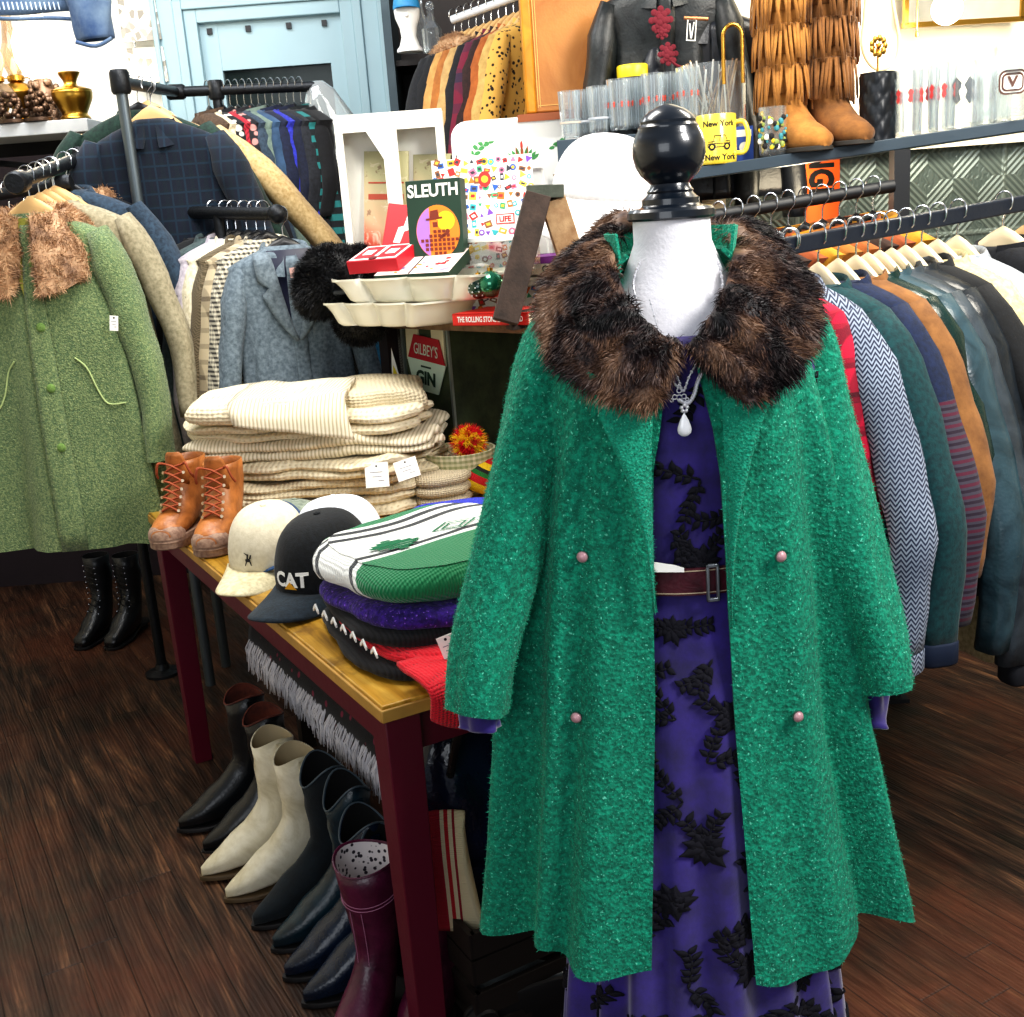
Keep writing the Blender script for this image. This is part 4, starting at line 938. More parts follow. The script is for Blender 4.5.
# serape blanket
n=NT('serape_weave'); s=n.sep(n.co.outputs['Object']); y=n.math('ADD',n.math('MULTIPLY',s[0],8.5),.22); n.set(n.ramp(y,[(0,hx('23302c')),(.06,hx('a01c34')),(.34,hx('d9cfb4')),(.40,hx('b3202c')),(.46,hx('d8ccae')),(.52,hx('8f1a2a')),(.56,hx('d6c9a6')),(.86,hx('2f4a3c')),(.92,hx('d6c9a6'))],'CONSTANT'),.95); n.bump(n.wave(90,'Z',1,1),.5,.002)
t=thing('serape_blanket','folded serape blanket with red, cream and green stripes behind the burgundy boots','blanket',tuple(at(438,870,1.86)),0)
mb=MB(); rows=[]
for j in range(24):
    s_=j/23; z=.095-.20*s_; yb_=.05 if s_<.0 else .0
    yy=-.03*sin(min(1,s_*3)*PI/2)+.03*s_; zz=.09+.02*(1-min(1,s_*4)) -.22*max(0,s_-.1)
    rows.append([V((x+.02*s_,yy+.006*sin(x*40+s_*3),zz-.25*max(0,x)*(1-s_))) for x in [-.055+.11*i/20 for i in range(21)]])
mb.loft(rows,False,False,closed=False); mb.build('blanket_fold',n.m,t,ang=80,solid=.03)
# dark long boots lying at the crate
M_gboot=cloth('scuffed_grey_black_leather','4a5258','15181b','leather',.6,rough=.35,sheen=0)
t=boot('tall_boot','scuffed grey-black boot lying on its side beside the serape','boot',tuple(at(490,985,1.74)),R(-20),.36,M_gboot,M_dark,shaft=.05,strap=False,round_=True,heel=.02)
_z=V((-.38,.92,.10)).normalized(); _x=V((-.92,-.38,.0)).normalized(); _y=_z.cross(_x); t.rotation_euler=Matrix((_x,_y,_z)).transposed().to_euler(); t.location=tuple(atz(500,1020,.06))
t=boot('tall_boot','dark brown suede boot standing behind the hem of the green coat','boot',(at(520,980,1.98).x,1.98,.001),R(35),.34,cloth('dark_brown_suede','3c2a22','1c1410','suede',1),M_dark,shaft=.055,strap=False,round_=True,heel=.02)
# ---- black lace-up boots under the green coat rack
for k,(px,lb) in enumerate(((88,'black lace-up boot under the olive coat, farther from the table'),(118,'black lace-up boot under the olive coat, nearer to the burgundy table leg'))):
    q=atz(px,648,.001); t=boot('lace_up_boot',lb,'boot',q+V((.02,.18,0)),R(78),.30,M_cbk,M_dark,group='black lace-up boots',scal=0,shaft=.05,strap=False,round_=True,heel=.025,L=.27)
    mb=MB(); me=MB()
    for j in range(9):
        z=.10+.022*j; x=-.060 +.006*j*(j<2)+ (0 if j>2 else -.012*(2-j)); 
        mb.tube([V((x-.002,-.018,z)),V((x-.006,0,z+.008)),V((x-.002,.018,z+.016))],.002,5); me.ball((x,-.022,z),.003,0,6,4); me.ball((x,.022,z+.01),.003,0,6,4)
    mb.build('laces',M_ink,t); me.build('eyelets',M_steel,t)
# ================================================================ HANGERS, GARMENTS, RACKS
def hanger(label,loc,rz,kind='wood',w=.205,group=None,hook=.0,par=None):
    t=thing('clothes_hanger',label,'hanger',loc,rz,group)
    mb=MB(); r=.021; pts=[V((-r*cos(a),0,r*sin(a)-.004)) for a in [-.5+ (PI+.5)*i/10 for i in range(11)]]
    pts+= [V((r*.9,0,-.02)),V((.004,0,-.034)),V((0,0,-.045)),V((0,0,-.08))]
    mb.tube(pts,.0019,6); mb.build('hook',M_steel,t)
    m={'wood':M_hwood,'cream':M_hwood2,'black':M_hblack}[kind]
    if kind!='wire':
        mb=MB(); rings=[]; n=15; hh=.015 if kind!='black' else .012
        for i in range(n):
            u=-1+2*i/(n-1); a=abs(u); z=-.088-.17*a**1.5; y=-.02*a*a; h=hh*(1+.6*(1-a)**4-.25*a); d=.008
            c=V((u*w,y,z)); rings.append([c+V((0,dd*d*1.0,zz*h)) for dd,zz in((-1,-1),(1,-1),(1.1,0),(1,.8),(.3,1.1),(-.3,1.1),(-1,.8),(-1.1,0))])
        mb.loft(rings); mb.build('shoulder_bar',m,t,ang=50)
        if kind!='black':
            mb=MB(); mb.tube([(-w*.7,-.016,-.175),(-w*.6,-.012,-.205),(w*.6,-.012,-.205),(w*.7,-.016,-.175)],.0045,6); mb.build('trouser_bar',m,t)
    return t
def garment(name,label,cat,m,loc,rz,L=.75,sw=.20,hem=.24,t=.055,sl=.56,spread=.05,collar='shirt',cm=None,lapel=None,front=True,group=None,hk='wood',cuff=None,folds=.012,slr=.05,seed=None,buttons=None,inner=None,htext=None,fur=0,sleeves=True,tag_=False,hw=.2,bend=0,bottom=None,nohang=False,pockets=False,fwd=0):
    seed=seed if seed is not None else len(label)
    if not nohang: hanger((htext or ('%s hanger inside the %s'%({'wood':'wooden','cream':'pale wooden','black':'black'}[hk],label)))[:110] if False else hlabel(hk,label),loc,rz,hk,hw,'hangers')
    g=thing(name,label,cat,V(loc)-V((0,0,.018 if hk!='black' else .006)),rz,group)
    TB=[(.088,.055,.045),(.10,.078,.052),(.118,.125,.056),(.14,.17,.058),(.165,sw-.008,.058),(.20,sw,.056),(.27,sw-.012,t*.95),(.42,(sw+hem)/2-.015,t),(L,hem,t*1.15)]
    T1=[(a,b) for a,b,c in TB]; T2=[(a,c) for a,b,c in TB]
    def S(a,s,off=0):
        hw_=lerp(T1,s); hd=lerp(T2,s); c,sn=cos(a),sin(a); f=max(0,(s-.16))/max(.1,L-.16)
        d=folds*f*(sin(a*7+seed)+.6*sin(a*12+seed*2+s*4))+ .004*noise.noise(V((c*3+seed,sn*3,s*9)))
        x=math.copysign(abs(c)**.8,c)*(hw_+off+d); y=math.copysign(abs(sn)**.8,sn)*(hd+off+d)-fwd*f
        return V((x+bend*f,y,-s))
    ss=[.088,.10,.118,.14,.165,.2,.25]+[.25+(L-.25)*i/14 for i in range(1,15)]
    mb=MB(); rings=[[S(2*PI*i/40,s) for i in range(40)][::-1] for s in ss]
    mb.loft(rings,False,False)
    if front:
        i0=len(mb.v)
    if fur: mb.fuzz(*fur)
    mats=[m]
    if bottom:
        mats.append(bottom[0]); mb.m=[1 if -sum(mb.v[k][2] for k in f)/len(f)>bottom[1] else 0 for f in mb.f]
    mb.build('body',mats,g,ang=80,solid=.004)
    if front:
        mb=MB(); r=[]
        for s in ss[2:]: r.append([S(-PI/2+u,s,.004 if abs(u-.0)<.2 else .0015) for u in (-.05,-.02,.03,.09)])
        mb.loft(r,False,False,closed=False); mb.build('front_placket',m,g,ang=80,solid=.003)
    if sleeves:
        for sd in(-1,1):
            mb=MB(); rings=[]; N=15
            for i in range(N):
                u=i/(N-1); x=(sw-.035)+ (.035+spread)*min(1,u*1.6)**.8*(1) ; s=.165+sl*u-.02*(1-u)**3; y=-.012-.045*u*u-fwd*u
                r_=slr*(1-.28*u)*min(1,.55+u*3.2); rg=[]
                for k in range(20):
                    a=2*PI*k/20; w=1+.10*sin(3*a+u*7+seed)*u+.05*sin(u*26+a+seed)+.03*sin(5*a)
                    rg.append(V((sd*(x+r_*.78*w*cos(a)),y+r_*w*sin(a),-s+.012*cos(a)*(1-u))))
                rings.append(rg if sd<0 else rg[::-1])
            mb.loft(rings,True,False); 
            mb.m=[0]*len(mb.f)
            if fur: mb.fuzz(*fur)
            if bottom and not bottom[2:]: mb.m=[1 if -sum(mb.v[k][2] for k in f)/len(f)>bottom[1] else 0 for f in mb.f]
            mb.build('sleeve',mats,g,ang=80,solid=.004)
            if cuff:
                mb=MB(); c=rings[-1]; cc=sum(c,V())/len(c); mb.loft([[cc+(p-cc)*k+V((0,0,dz)) for p in c] for k,dz in((.98,.01),(1.06,.005),(1.06,-.035),(.95,-.04))],False,False); mb.build('cuff',cuff,g,ang=80,solid=.003)
    cm=cm or m
    if collar in('shirt','fur','stand'):
        mb=MB(); rings=[]; N=25
        for i in range(N):
            a=-PI/2+.25+(2*PI-.5)*i/(N-1); bk=.5+.5*sin(a)   # 1 at the back, 0 at the front
            if collar=='shirt':
                P=[(.052,-.102-.028*(1-bk)),(.055,-.075-.03*(1-bk)),(.060,-.070-.03*(1-bk)),(.078,-.10-.055*(1-bk)),(.086,-.112-.065*(1-bk)),(.080,-.114-.06*(1-bk))]
            elif collar=='fur':
                P=[(.055,-.11-.04*(1-bk)),(.062,-.068-.03*(1-bk)),(.085,-.062-.035*(1-bk)),(.135,-.10-.10*(1-bk)),(.150,-.135-.17*(1-bk)),(.105,-.14-.13*(1-bk))]
            else: P=[(.052,-.105-.02*(1-bk)),(.053,-.07-.02*(1-bk)),(.058,-.066-.02*(1-bk)),(.062,-.108-.02*(1-bk))]
            k=1+.15*(1-bk)
            rings.append([V((r*cos(a)*1.12,r*sin(a)*.80*k-.0,z)) for r,z in P])
        rings=rings[::-1]
        mb.loft(rings); 
        if collar=='fur': mb.f=[f[::-1] for f in mb.f]; mb.fuzz(16000,.018,.0010,.4,.45,clump=60)
        mb.build('collar' if collar!='fur' else 'fur_collar',cm,g,ang=80)
    if inner or lapel:
        mb=MB(); V0=.36
        def fs(u,s,o): # u in metres across the front
            hw_=lerp(T1,s); a=-math.acos(max(-.98,min(.98,math.copysign(min(.98,abs(u)/hw_)**1.25,u)))); return S(a,s,o)
        if inner:
            rows=[]
            for i in range(10):
                s=.10+(V0-.10)*i/9; w=.058*(1-i/9)**.8+.002; rows.append([fs(x*w,s,.0035) for x in(-1,-.5,0,.5,1)])
            mb.loft(rows,False,False,closed=False); mb.build('shirt_lining',inner,g,ang=80)
        if lapel:
            for sd in(-1,1):
                mb=MB(); rows=[]
                for i in range(14):
                    q=i/13; s=.105+(V0-.105)*q; xi=.055*(1-q)**.8; wd=.055*sin(PI*min(1,.25+q*.72))**.8 if abs(q-.38)>.04 else .03; rows.append([fs(sd*(xi+wd*k),s,.008+.004*sin(PI*k)) for k in(0,.25,.5,.75,1)])
                if sd<0: rows=[r[::-1] for r in rows]
                mb.loft(rows,False,False,closed=False); mb.build('lapel',lapel,g,ang=80,solid=.003)
    if buttons:
        bm,n,r_=buttons
        for i in range(n):
            s=.22+(L-.35)*i/max(1,n); p=S(-PI/2+.03,s,.008); mb=MB(); mb.ball(p,r_,0,10,5,(1,.45,1)); mb.build('button',bm,g)
    if pockets:
        for sd in(-1,1):
            mb=MB(); pts=[S(-PI/2+sd*q,sx_,.004) for q,sx_ in((.28,.47),(.40,.50),(.48,.56),(.58,.60),(.80,.60))]; mb.tube(sm(pts,4),.0022,6); mb.build('pocket_seam',pockets,g)
    g['_s']=0; del g['_s']
    g_S[g.name]=S
    return g
g_S={}
_hl={}
def hlabel(hk,label):
    w={'wood':'wooden','cream':'cream wooden','black':'black plastic'}[hk]; 
    short=' '.join(label.replace(',','').split()[:10]); 
    while short.split()[-1] in('the','a','of','with','and','on','in','to','at','from','its','over','between','behind','second','third','by','next','beside','under','nearest'): short=' '.join(short.split()[:-1])
    return '%s hanger of the %s'%(w,short)
def rail(par,a,b,r,m,name='rail',sq=False):
    mb=MB()
    if sq: mb.bar(a,b,r*2,r*2)
    else: mb.tube([a,b],r,16)
    mb.build(name,m,par,world=True,smooth=not sq,ang=50)
def fit(par,p,r,m=None,name='pipe_fitting',d=(0,0,1)):
    mb=MB(); d=V(d).normalized(); p=V(p); mb.tube([p-d*r*1.3,p-d*r,p+d*r,p+d*r*1.3],[r*.95,r*1.12,r*1.12,r*.95],16); mb.ball(p,r*1.08,0,14,8); mb.build(name,m or M_black_metal,par,world=True,ang=60)
def loops(par,a,b,ks,r): pass
# ---------- left rack: olive coat in front
A=at(18,182,3.10); B=at(80,158,3.75); C=at(-60,205,3.45); D_=at(62,184,3.45)
rk=thing('pipe_rack','black pipe clothes rack holding the olive coat with the tan fur collar','clothes rack',(B.x,B.y,0))
rail(rk,A,B,.019,M_black_metal); fit(rk,A,.026,d=B-A); fit(rk,B,.025); rail(rk,B,(B.x,B.y,.02),.017,M_black_metal,'post'); 
rail(rk,C,D_,.017,M_black_metal,'cross_rail'); fit(rk,D_,.022,d=D_-C,name='pipe_cap')
mb=MB(); mb.lathe([(0,0),(.06,0),(.06,.01),(.025,.02),(.02,.04),(0,.04)],(0,0,0),24); mb.build('floor_flange',M_black_metal,rk)
def on(a,b,t,dz=0.017): q=V(a).lerp(V(b),t); q.z+=dz; return q
M_olive=cloth('olive_boucle','98a670','58704c','boucle',1.0,'b9c294',sheen=.2,bump=.6); M_fur2=NT('tan_fur'); M_fur2.set(M_fur2.ramp(M_fur2.noise(16,4,.6),[(.3,hx('7d5f4a')),(.5,hx('b58f6c')),(.7,hx('dcbb96'))]),.6); M_fur2=M_fur2.m
M_cbtn=cloth('olive_button_cloth','7f9f55','5a7a3a','wool',3); M_pip2=plain('pale_olive_piping','b6c88a',.9)
# last visible first: dark and beige coats behind
garment('coat','dark slate wool coat behind the beige and olive coats','coat',cloth('slate_wool','33475a','1d2a38','wool',1),on(A,B,.72),R(-2),L=.98,sw=.225,hem=.25,sl=.70,spread=.15,slr=.055,group='coats on the left pipe rack',hk='black')
garment('coat','dark brown fur collared coat near the back of the left pipe rack','coat',cloth('black_wool','14151b','08090c','wool',1),on(A,B,.88),R(2),L=.95,sw=.21,hem=.24,sl=.6,spread=.08,collar='fur',cm=M_fur2,group='coats on the left pipe rack',hk='wood')
garment('coat','beige wool coat between the olive coat and the slate coat','coat',cloth('beige_grey_wool','a89f86','7f785f','wool',1),on(A,B,.5),R(0),L=.92,sw=.215,hem=.25,sl=.56,spread=.09,slr=.055,group='coats on the left pipe rack',hk='wood')
_x0=at(40,186,3.16)
oc=garment('coat','olive green boucle coat with tan fur collar and covered buttons','coat',M_olive,on(A,B,.12),R(-4),L=1.0,sw=.205,hem=.29,t=.085,sl=.60,spread=.06,slr=.064,collar='fur',cm=M_fur2,buttons=(M_cbtn,4,.013),pockets=M_pip2,folds=.022,fur=(6000,.004,.0005,.2,.9),hk='wood',inner=plain('olive_satin_lining','9a9a44',.4),group=None)
tagcard(oc,Fr(V(oc.location)+V((.205,-.11,-.385)),(1,.1,-.15),(.15,-.0,1)),.022,.04)
for k in range(3): hanger('spare wooden hanger between the coats of the left pipe rack',on(A,B,.26+.11*k),R(0),'wood',.17,'spare wooden hangers')
# red patterned tops further left on the cross rail
for k in range(4): garment('shirt',['brown flowered blouse on the rear bar of the left pipe rack','red and pink patterned shirt on the rear bar of the left pipe rack','grey blouse on the rear bar, behind the olive coat shoulder','dark blouse at the far left of the rear bar'][k],'shirt',[cloth('brown_floral_blouse','4a2c26','a58a70','speckle',1),cloth('red_pink_print','a8394a','d9a0a0','speckle',1),cloth('grey_cotton','6e7278','43474d','wool',1),cloth('dark_cotton','23252c','111318','wool',1)][k],on(C,D_,.55+.12*k if k<3 else .35),R(70),L=.6,sw=.16,hem=.18,sl=.3,group='blouses on the rear bar',hk='black')
# ---------- tall rack with the dark plaid coat
E1=at(120,82,3.62); E2=at(176,92,4.35); E3=at(318,86,4.35); E4=at(216,90,4.35)
rk=thing('pipe_rack','tall black pipe clothes rack carrying the dark plaid coat and the row of dresses','clothes rack',(E1.x,E1.y,0))
rail(rk,E1,E2,.018,M_black_metal); rail(rk,E2,E3,.018,M_black_metal); fit(rk,E1,.026); fit(rk,E4,.025); fit(rk,E2,.024,d=E3-E2)
rail(rk,E1,(E1.x,E1.y,.0),.017,plain('grey_pipe_metal','5d666b',.4,.7),'post'); rail(rk,E4,(E4.x,E4.y,.0),.017,M_black_metal,'post'); 
M_plaid=cloth('dark_blackwatch_plaid','0a1426','0a1c26','plaid',2.4,'10283a')
garment('coat','tan canvas coat with long sleeve behind the dark plaid coat','coat',cloth('tan_canvas','d8bd8c','b3935e','wool',1),on(E1,E2,.30)+V((.02,0,0)),R(6),L=.85,sw=.22,hem=.25,sl=.74,spread=.36,slr=.07,group='coats on the tall pipe rack',hk='wood')
garment('jacket','dark green coat squeezed between the plaid coat and the tan coat','jacket',cloth('bottle_green_wool','1f3a30','10211c','wool',1),on(E1,E2,.24),R(4),L=.8,sw=.225,hem=.25,sl=.6,spread=.17,slr=.06,group='coats on the tall pipe rack',hk='black')
garment('jacket','cream jacket showing as a pale shoulder behind the dark plaid coat','jacket',cloth('cream_linen','e9dcc0','c6b890','wool',1),on(E1,E2,.45),R(2),L=.7,sw=.235,hem=.22,sl=.5,spread=.07,group='coats on the tall pipe rack',hk='wood')
garment('coat','dark blue and green plaid wool coat with broad shoulders','coat',M_plaid,on(E1,E2,.12)+V((.06,0,-.02)),R(2),L=.95,sw=.215,hem=.25,sl=.62,spread=.09,slr=.075,front=False,collar='shirt',group='coats on the tall pipe rack',hk='wood')
dress_list=[('brown blouse nearest the tan coat in the dress row','5a4636','3a2c22','wool',None),('cream blouse near the start of the dress row','ded2b8','b0a080','wool',None),('black and white dotted dress in the dress row','131318','e0dcd0','speckle',None),
('red cardigan between the dotted dress and the flowered dress','b02838','7a1824','rib',None),('dark dress with pink flowers beside the red cardigan','1c1a20','c08a84','speckle',None),('slate shirt in the middle of the dress row','3a4a5a','232f3c','wool',None),
('grey-green speckled dress in the middle of the dress row','7f8f84','4f6058','suede',None),('steel blue denim shirt beside the speckled dress','3c5878','22384f','denim',None),('navy dress beside the royal blue dress','18203c','0e1428','wool',None),
('bright royal blue dress in the dress row','3038b0','1c2078','wool',None),('midnight blue dress to the side of the royal blue dress','141b33','0a0f20','wool',None),('charcoal dress near the end of the dress row','22252c','12141a','wool',None),('black dress with teal sequin edge near the end of the row','0c1216','1f6a6a','stripe',None),('black dress at the very end of the dress row','0c0d12','060608','wool',None)]
for k,(lb,c1,c2,kd,c3) in enumerate(dress_list):
    garment('dress' if 'dress' in lb.split(' in ')[0] else 'shirt',lb,'dress' if 'dress' in lb.split(' in ')[0] else 'shirt',cloth('row_cloth_%d'%k,c1,c2,kd,1),on(E2,E3,.22+.050*k),R(-52),L=.70+.03*(k%4)+.08*(k>6),sw=.16,hem=.20,bend=.16,t=.035,sl=.3 if k%3 else .45,spread=.03,slr=.035,group='dresses and shirts on the tall pipe rack',hk='black',hw=.16,collar='shirt' if k%2 else 'stand')
# milky plastic cover at the end of the row
pc=thing('plastic_cover','crumpled clear garment cover hanging at the end of the dress row','cover',on(E2,E3,1.0))
mb=MB(); rings=[]
for z,w in((.0,.02),(-.03,.05),(-.08,.07),(-.16,.10),(-.24,.15),(-.30,.19)): rings.append([V((w*cos(a)*(1+.3*noise.noise(V((a*3,z*20,1))))+.25*-z,w*.6*sin(a)*(1+.3*noise.noise(V((a*3,z*20,5)))),z)) for a in [2*PI*i/30 for i in range(30)]])
mb.loft(rings,True,False); mb.build('cover_film',glass('milky_film',(.85,.88,.86,1),.9),pc,ang=80)
# ---------- middle rack: blazers
F1=at(160,212,3.78); F2=at(277,214,3.42)
rk=thing('pipe_rack','short black pipe clothes rack holding the row of blazers','clothes rack',(F1.x,F1.y,0))
rail(rk,F1,F2,.019,M_black_metal); fit(rk,F1,.027); rail(rk,F1,(F1.x,F1.y,0),.017,plain('grey_pipe_metal','5d666b',.4,.7),'post'); mb=MB(); mb.ball(F2,.028,0,16,10); mb.build('end_knob',M_black_metal,rk,world=True)
Fb=F1.lerp(F2,.52); rail(rk,Fb,(Fb.x,Fb.y,0),.017,M_black_metal,'post')
M_lap=cloth('grey_tweed_lapel','7d8a93','56626b','wool',1)
bl=[('black wool coat at the back of the blazer row','coat','101218','07080b','wool',None,.03),('black jacket second from the back of the blazer row','jacket','14161c','090a0e','wool',None,.14),('black velvet jacket third from the back of the blazer row','jacket','0f1014','060709','suede',None,.24),
('slate grey-green blazer just behind the lilac blazer','blazer','4c5c5c','303d3e','wool',None,.36),('pale lilac-grey blazer in the blazer row','blazer','cfc6cc','a79ea8','wool',None,.46),('cream white blazer in the blazer row','blazer','eee6cf','cabf9e','wool',None,.53),
('brown tweed blazer beside the cream blazer','blazer','7d6f58','544934','herring',None,.62),('beige windowpane check blazer in the blazer row','blazer','c9b898','5b4d3c','plaid',None,.70),('black and cream houndstooth blazer in the blazer row','blazer','e2d9c2','17171a','check',None,.77)]
for lb,ct,c1,c2,kd,c3,t_ in bl:
    garment(ct,lb,ct,cloth('blz_'+c1,c1,c2,kd,2.2 if kd in('plaid','check') else 1),on(F1,F2,t_)+V((.045,0,0)),R(36),L=.74,sw=.17,hem=.22,sl=.6,spread=.04+.02*t_,t=.05,group='blazers on the short pipe rack',hk='black')
garment('blazer','brown-grey herringbone blazer at the end of the blazer row, behind the black fur hat','blazer',cloth('brown_grey_tweed','6c6a62','47463f','herring',1),on(F1,F2,.97)+V((.20,.14,-.04)),R(30),L=.74,sw=.20,hem=.22,sl=.55,lapel=None,group='blazers on the short pipe rack',hk='black',nohang=True)
gb=garment('blazer','grey-blue tweed blazer with wide lapels and a pink size label','blazer',cloth('grey_blue_tweed','77858f','4c5963','wool',1),on(F1,F2,.90)+V((.05,-.02,-.015)),R(22),L=.74,sw=.175,hem=.18,sl=.6,lapel=M_lap,inner=plain('navy_satin_lining','141a36',.4),group='blazers on the short pipe rack',hk='black')
mb=MB(); f=Fr((.008,-.077,-.165),(1,0,.05),(0,0,1)); mb.fb(f,-.017,-.014,.017,.014,0,.002,0); mb.build('size_label',plain('pink_label','e3b6ac',.7),gb)
# ---------- dark cabinet with fur and suede coats
G1=at(452,20,4.25); G2=at(528,-8,4.12)
kb=thing('open_cabinet','dark brown open cabinet with shelf, bottles and a coat rail','cabinet',(at(455,60,4.3).x,4.5,0))
cx0=at(392,60,4.5).x-kb.location.x; cx1=at(575,60,4.5).x-kb.location.x; M_wal=cloth('dark_walnut_wood','2a1613','120a0a','suede',.5,rough=.5,sheen=0)
mb=MB(); mb.box(((cx0+cx1)/2,.29,1.4),(cx1-cx0,.02,2.8)); mb.build('back_panel',M_wal,kb)
mb=MB(); mb.box((cx0,.1,1.4),(.03,.40,2.8)); mb.build('side_panel',plain('grey_blue_trim_paint','3c4c54',.6),kb); mb=MB(); mb.box((cx1,.1,1.4),(.03,.40,2.8)); mb.build('side_panel',M_wal,kb)
zs_=at(430,62,4.5).z
for z in(zs_,zs_-.55,zs_+.4): mb=MB(); mb.box(((cx0+cx1)/2,.12,z),(cx1-cx0-.03,.30,.02)); mb.build('shelf',M_wal,kb)
rr=thing('coat_rail','thin white coat rail in front of the dark cabinet','rail',tuple(G1)); rail(rr,G1,G2,.014,plain('white_rail_paint','d5dade',.4)); 
cab=[('black wool coat at the left end of the cabinet rail','14171e','08090c','wool','shirt'),('black coat with white label second on the cabinet rail','101218','07080b','wool','shirt'),('beige sheepskin coat on the cabinet rail','c79a5c','98703a','suede','fur'),('caramel suede coat with tan fur collar on the cabinet rail','b06f33','7d4a1e','suede','fur'),
('sand coloured suede coat on the cabinet rail','c4a26a','94764a','suede','shirt'),('black coat between the sand and the wine coats','15161c','0a0a0e','wool','shirt'),('wine red and navy patchwork coat on the cabinet rail','6c1630','1c2238','plaid','shirt'),('dark brown coat beside the patchwork coat','331a18','1c0e0c','wool','shirt'),
('rust suede coat on the cabinet rail','b3652e','834418','suede','shirt'),('tan coat with leopard print lining on the cabinet rail','cfae6c','a07f44','suede','shirt'),('leopard print coat next to the tan leather case','d2a450','1c1410','speckle','shirt')]
for k,(lb,c1,c2,kd,cl) in enumerate(cab):
    garment('coat',lb,'coat',cloth('cab_'+c1,c1,c2,kd,1 if kd!='speckle' else 2.2),on(G1,G2,.02+.098*k),R(48),L=.85,sw=.19,hem=.22,t=.03,sl=.6,spread=.12,bend=-.25,slr=.05,collar=cl,cm=M_fur2 if cl=='fur' else None,group='coats on the cabinet rail',hk='wood')
# ================================================================ WOODEN STAND WITH THE GAMES, TRAY AND HAT
def PB(px,py,Y): return at(px,py,Y)
S0=at(372,303,3.38); S1=at(520,343,2.93); zs0=(S0.z+S1.z)/2; 
U=V((S1.x-S0.x,S1.y-S0.y,0)).normalized(); W_=V((-U.y,U.x,0)); SR=math.atan2(U.y,U.x)
SO=V((S0.x,S0.y,0)); ZS=zs0
def S(a,b,z=0): q=SO+U*a+W_*b; q.z=ZS+z; return q
print('stand z',S0.z,S1.z,'U',U,'rz',SR)
st=thing('wooden_stand','rough wooden stand with green box panel and gin sign','stand',(SO.x,SO.y,0),SR)
M_rough=cloth('rough_brown_board','8a6f52','4d3a2a','suede',1.2,rough=.8,sheen=0,bump=.8); M_green_old=cloth('worn_green_crate_wood','4a5638','2c3324','suede',.8,rough=.8,sheen=0); M_cream_old=plain('worn_cream_plank','cfc7a6',.8,0,.3,30)
LS=1.05
mb=MB(); mb.box((LS/2,.25,ZS-.012),(LS,.5,.024)); mb.build('stand_top',M_rough,st,bevel=.003)
for x in(.02,LS-.03):
    for y in(.03,.47): mb=MB(); mb.box((x,y,(ZS-.024)/2),(.04,.04,ZS-.024)); mb.build('leg',plain('dark_maroon_leg','1b0f14',.6),st)
g0=(at(412,340,3.40)-SO).dot(U); g1=(at(470,345,3.28)-SO).dot(U)
mb=MB(); fr=Fr((0,.06,0),(1,0,0),(0,0,1)); mb.fb(fr,g0,.55,g1,ZS-.024,-.30,0); mb.build('green_crate',M_green_old,st,bevel=.003)
mb=MB()
for x0 in(g0+.015,g1-.075): mb.prism(fr,[(x0,ZS-.12),(x0+.055,ZS-.135),(x0+.06,ZS-.026),(x0-.01+.015,ZS-.026)],.0,.006)
mb.build('cream_plank',M_cream_old,st,smooth=False)
mb=MB(); 
for x in(g0,g1): mb.fb(fr,x-.004,.55,x+.004,ZS-.03,0,.008)
mb.build('metal_edge',plain('grey_strip','8d9590',.4,.6),st,smooth=False)
# gin sign
gc=(g0+g1)/2+.005; zt_=ZS-.022; fr2=Fr((gc,.052,zt_-.10),(1,0,-.12),(0.1,0,1)); w=(g1-g0)
M_gr=plain('sign_red','a51423',.5); M_gp=plain('sign_pale_green','c3d6c4',.5); M_gk=plain('sign_dark_green','123322',.5)
mb=MB(); mb.prism(fr2,[(-w*.27,.07),(w*.27,.07),(w*.40,.0),(-w*.40,.0)],0,.003,0); mb.prism(fr2,[(-w*.42,.0),(w*.42,.0),(w*.26,-.09),(-w*.26,-.09)],0,.003,1)
mb.text(fr2,"GILBEY'S",0,.030,.046,.0045,1,sx=.62); mb.fb(fr2,-.022,-.020,.022,-.015,.003,.0045,2); mb.text(fr2,'GIN',0,-.052,.052,.0045,2,bold=.0022,sx=.95)
o=mb.build('gin_sign',[M_gr,M_gp,M_gk],st,smooth=False); o['label']="red and pale green tapered sign reading GILBEY'S GIN"
# small yellow paper pennant left
mb=MB(); p=at(396,365,3.35); f=Fr(p,(1,0,-.1),(0,0,1)); mb.prism(f,[(-.014,.05),(.014,-.045),(-.008,-.055),(-.012,-.02)],0,.002,0); mb.prism(f,[(-.008,-.0),(.014,-.045),(-.008,-.055)],.0021,.003,1); o=mb.build('paper_pennant',[M_paper,plain('lemon_print','e6d21e',.6)],None,smooth=False); tag(o,'small white and yellow paper pennant beside the green crate','pennant')
# blue shopping bag behind the fur hat
t=thing('tote_bag','flat sky-blue bag hanging below the black fur hat','bag',tuple(at(362,345,3.5)),R(-8)); mb=MB(); fr=Fr((0,0,0),(1,0,0),(0,0,1)); mb.prism(fr,[(-.11,.10),(.06,.14),(.075,-.2),(-.09,-.2)],-.03,0); mb.build('bag_body',cloth('sky_blue_canvas','2f7fa6','1c5575','wool',1),t,bevel=.006)
mb=MB(); mb.tube(sm([V((-.06,-.01,.11)),V((-.05,-.01,.2)),V((.02,-.01,.22)),V((.03,-.01,.13))],5),.004,6); mb.build('handle',M_dark,t)
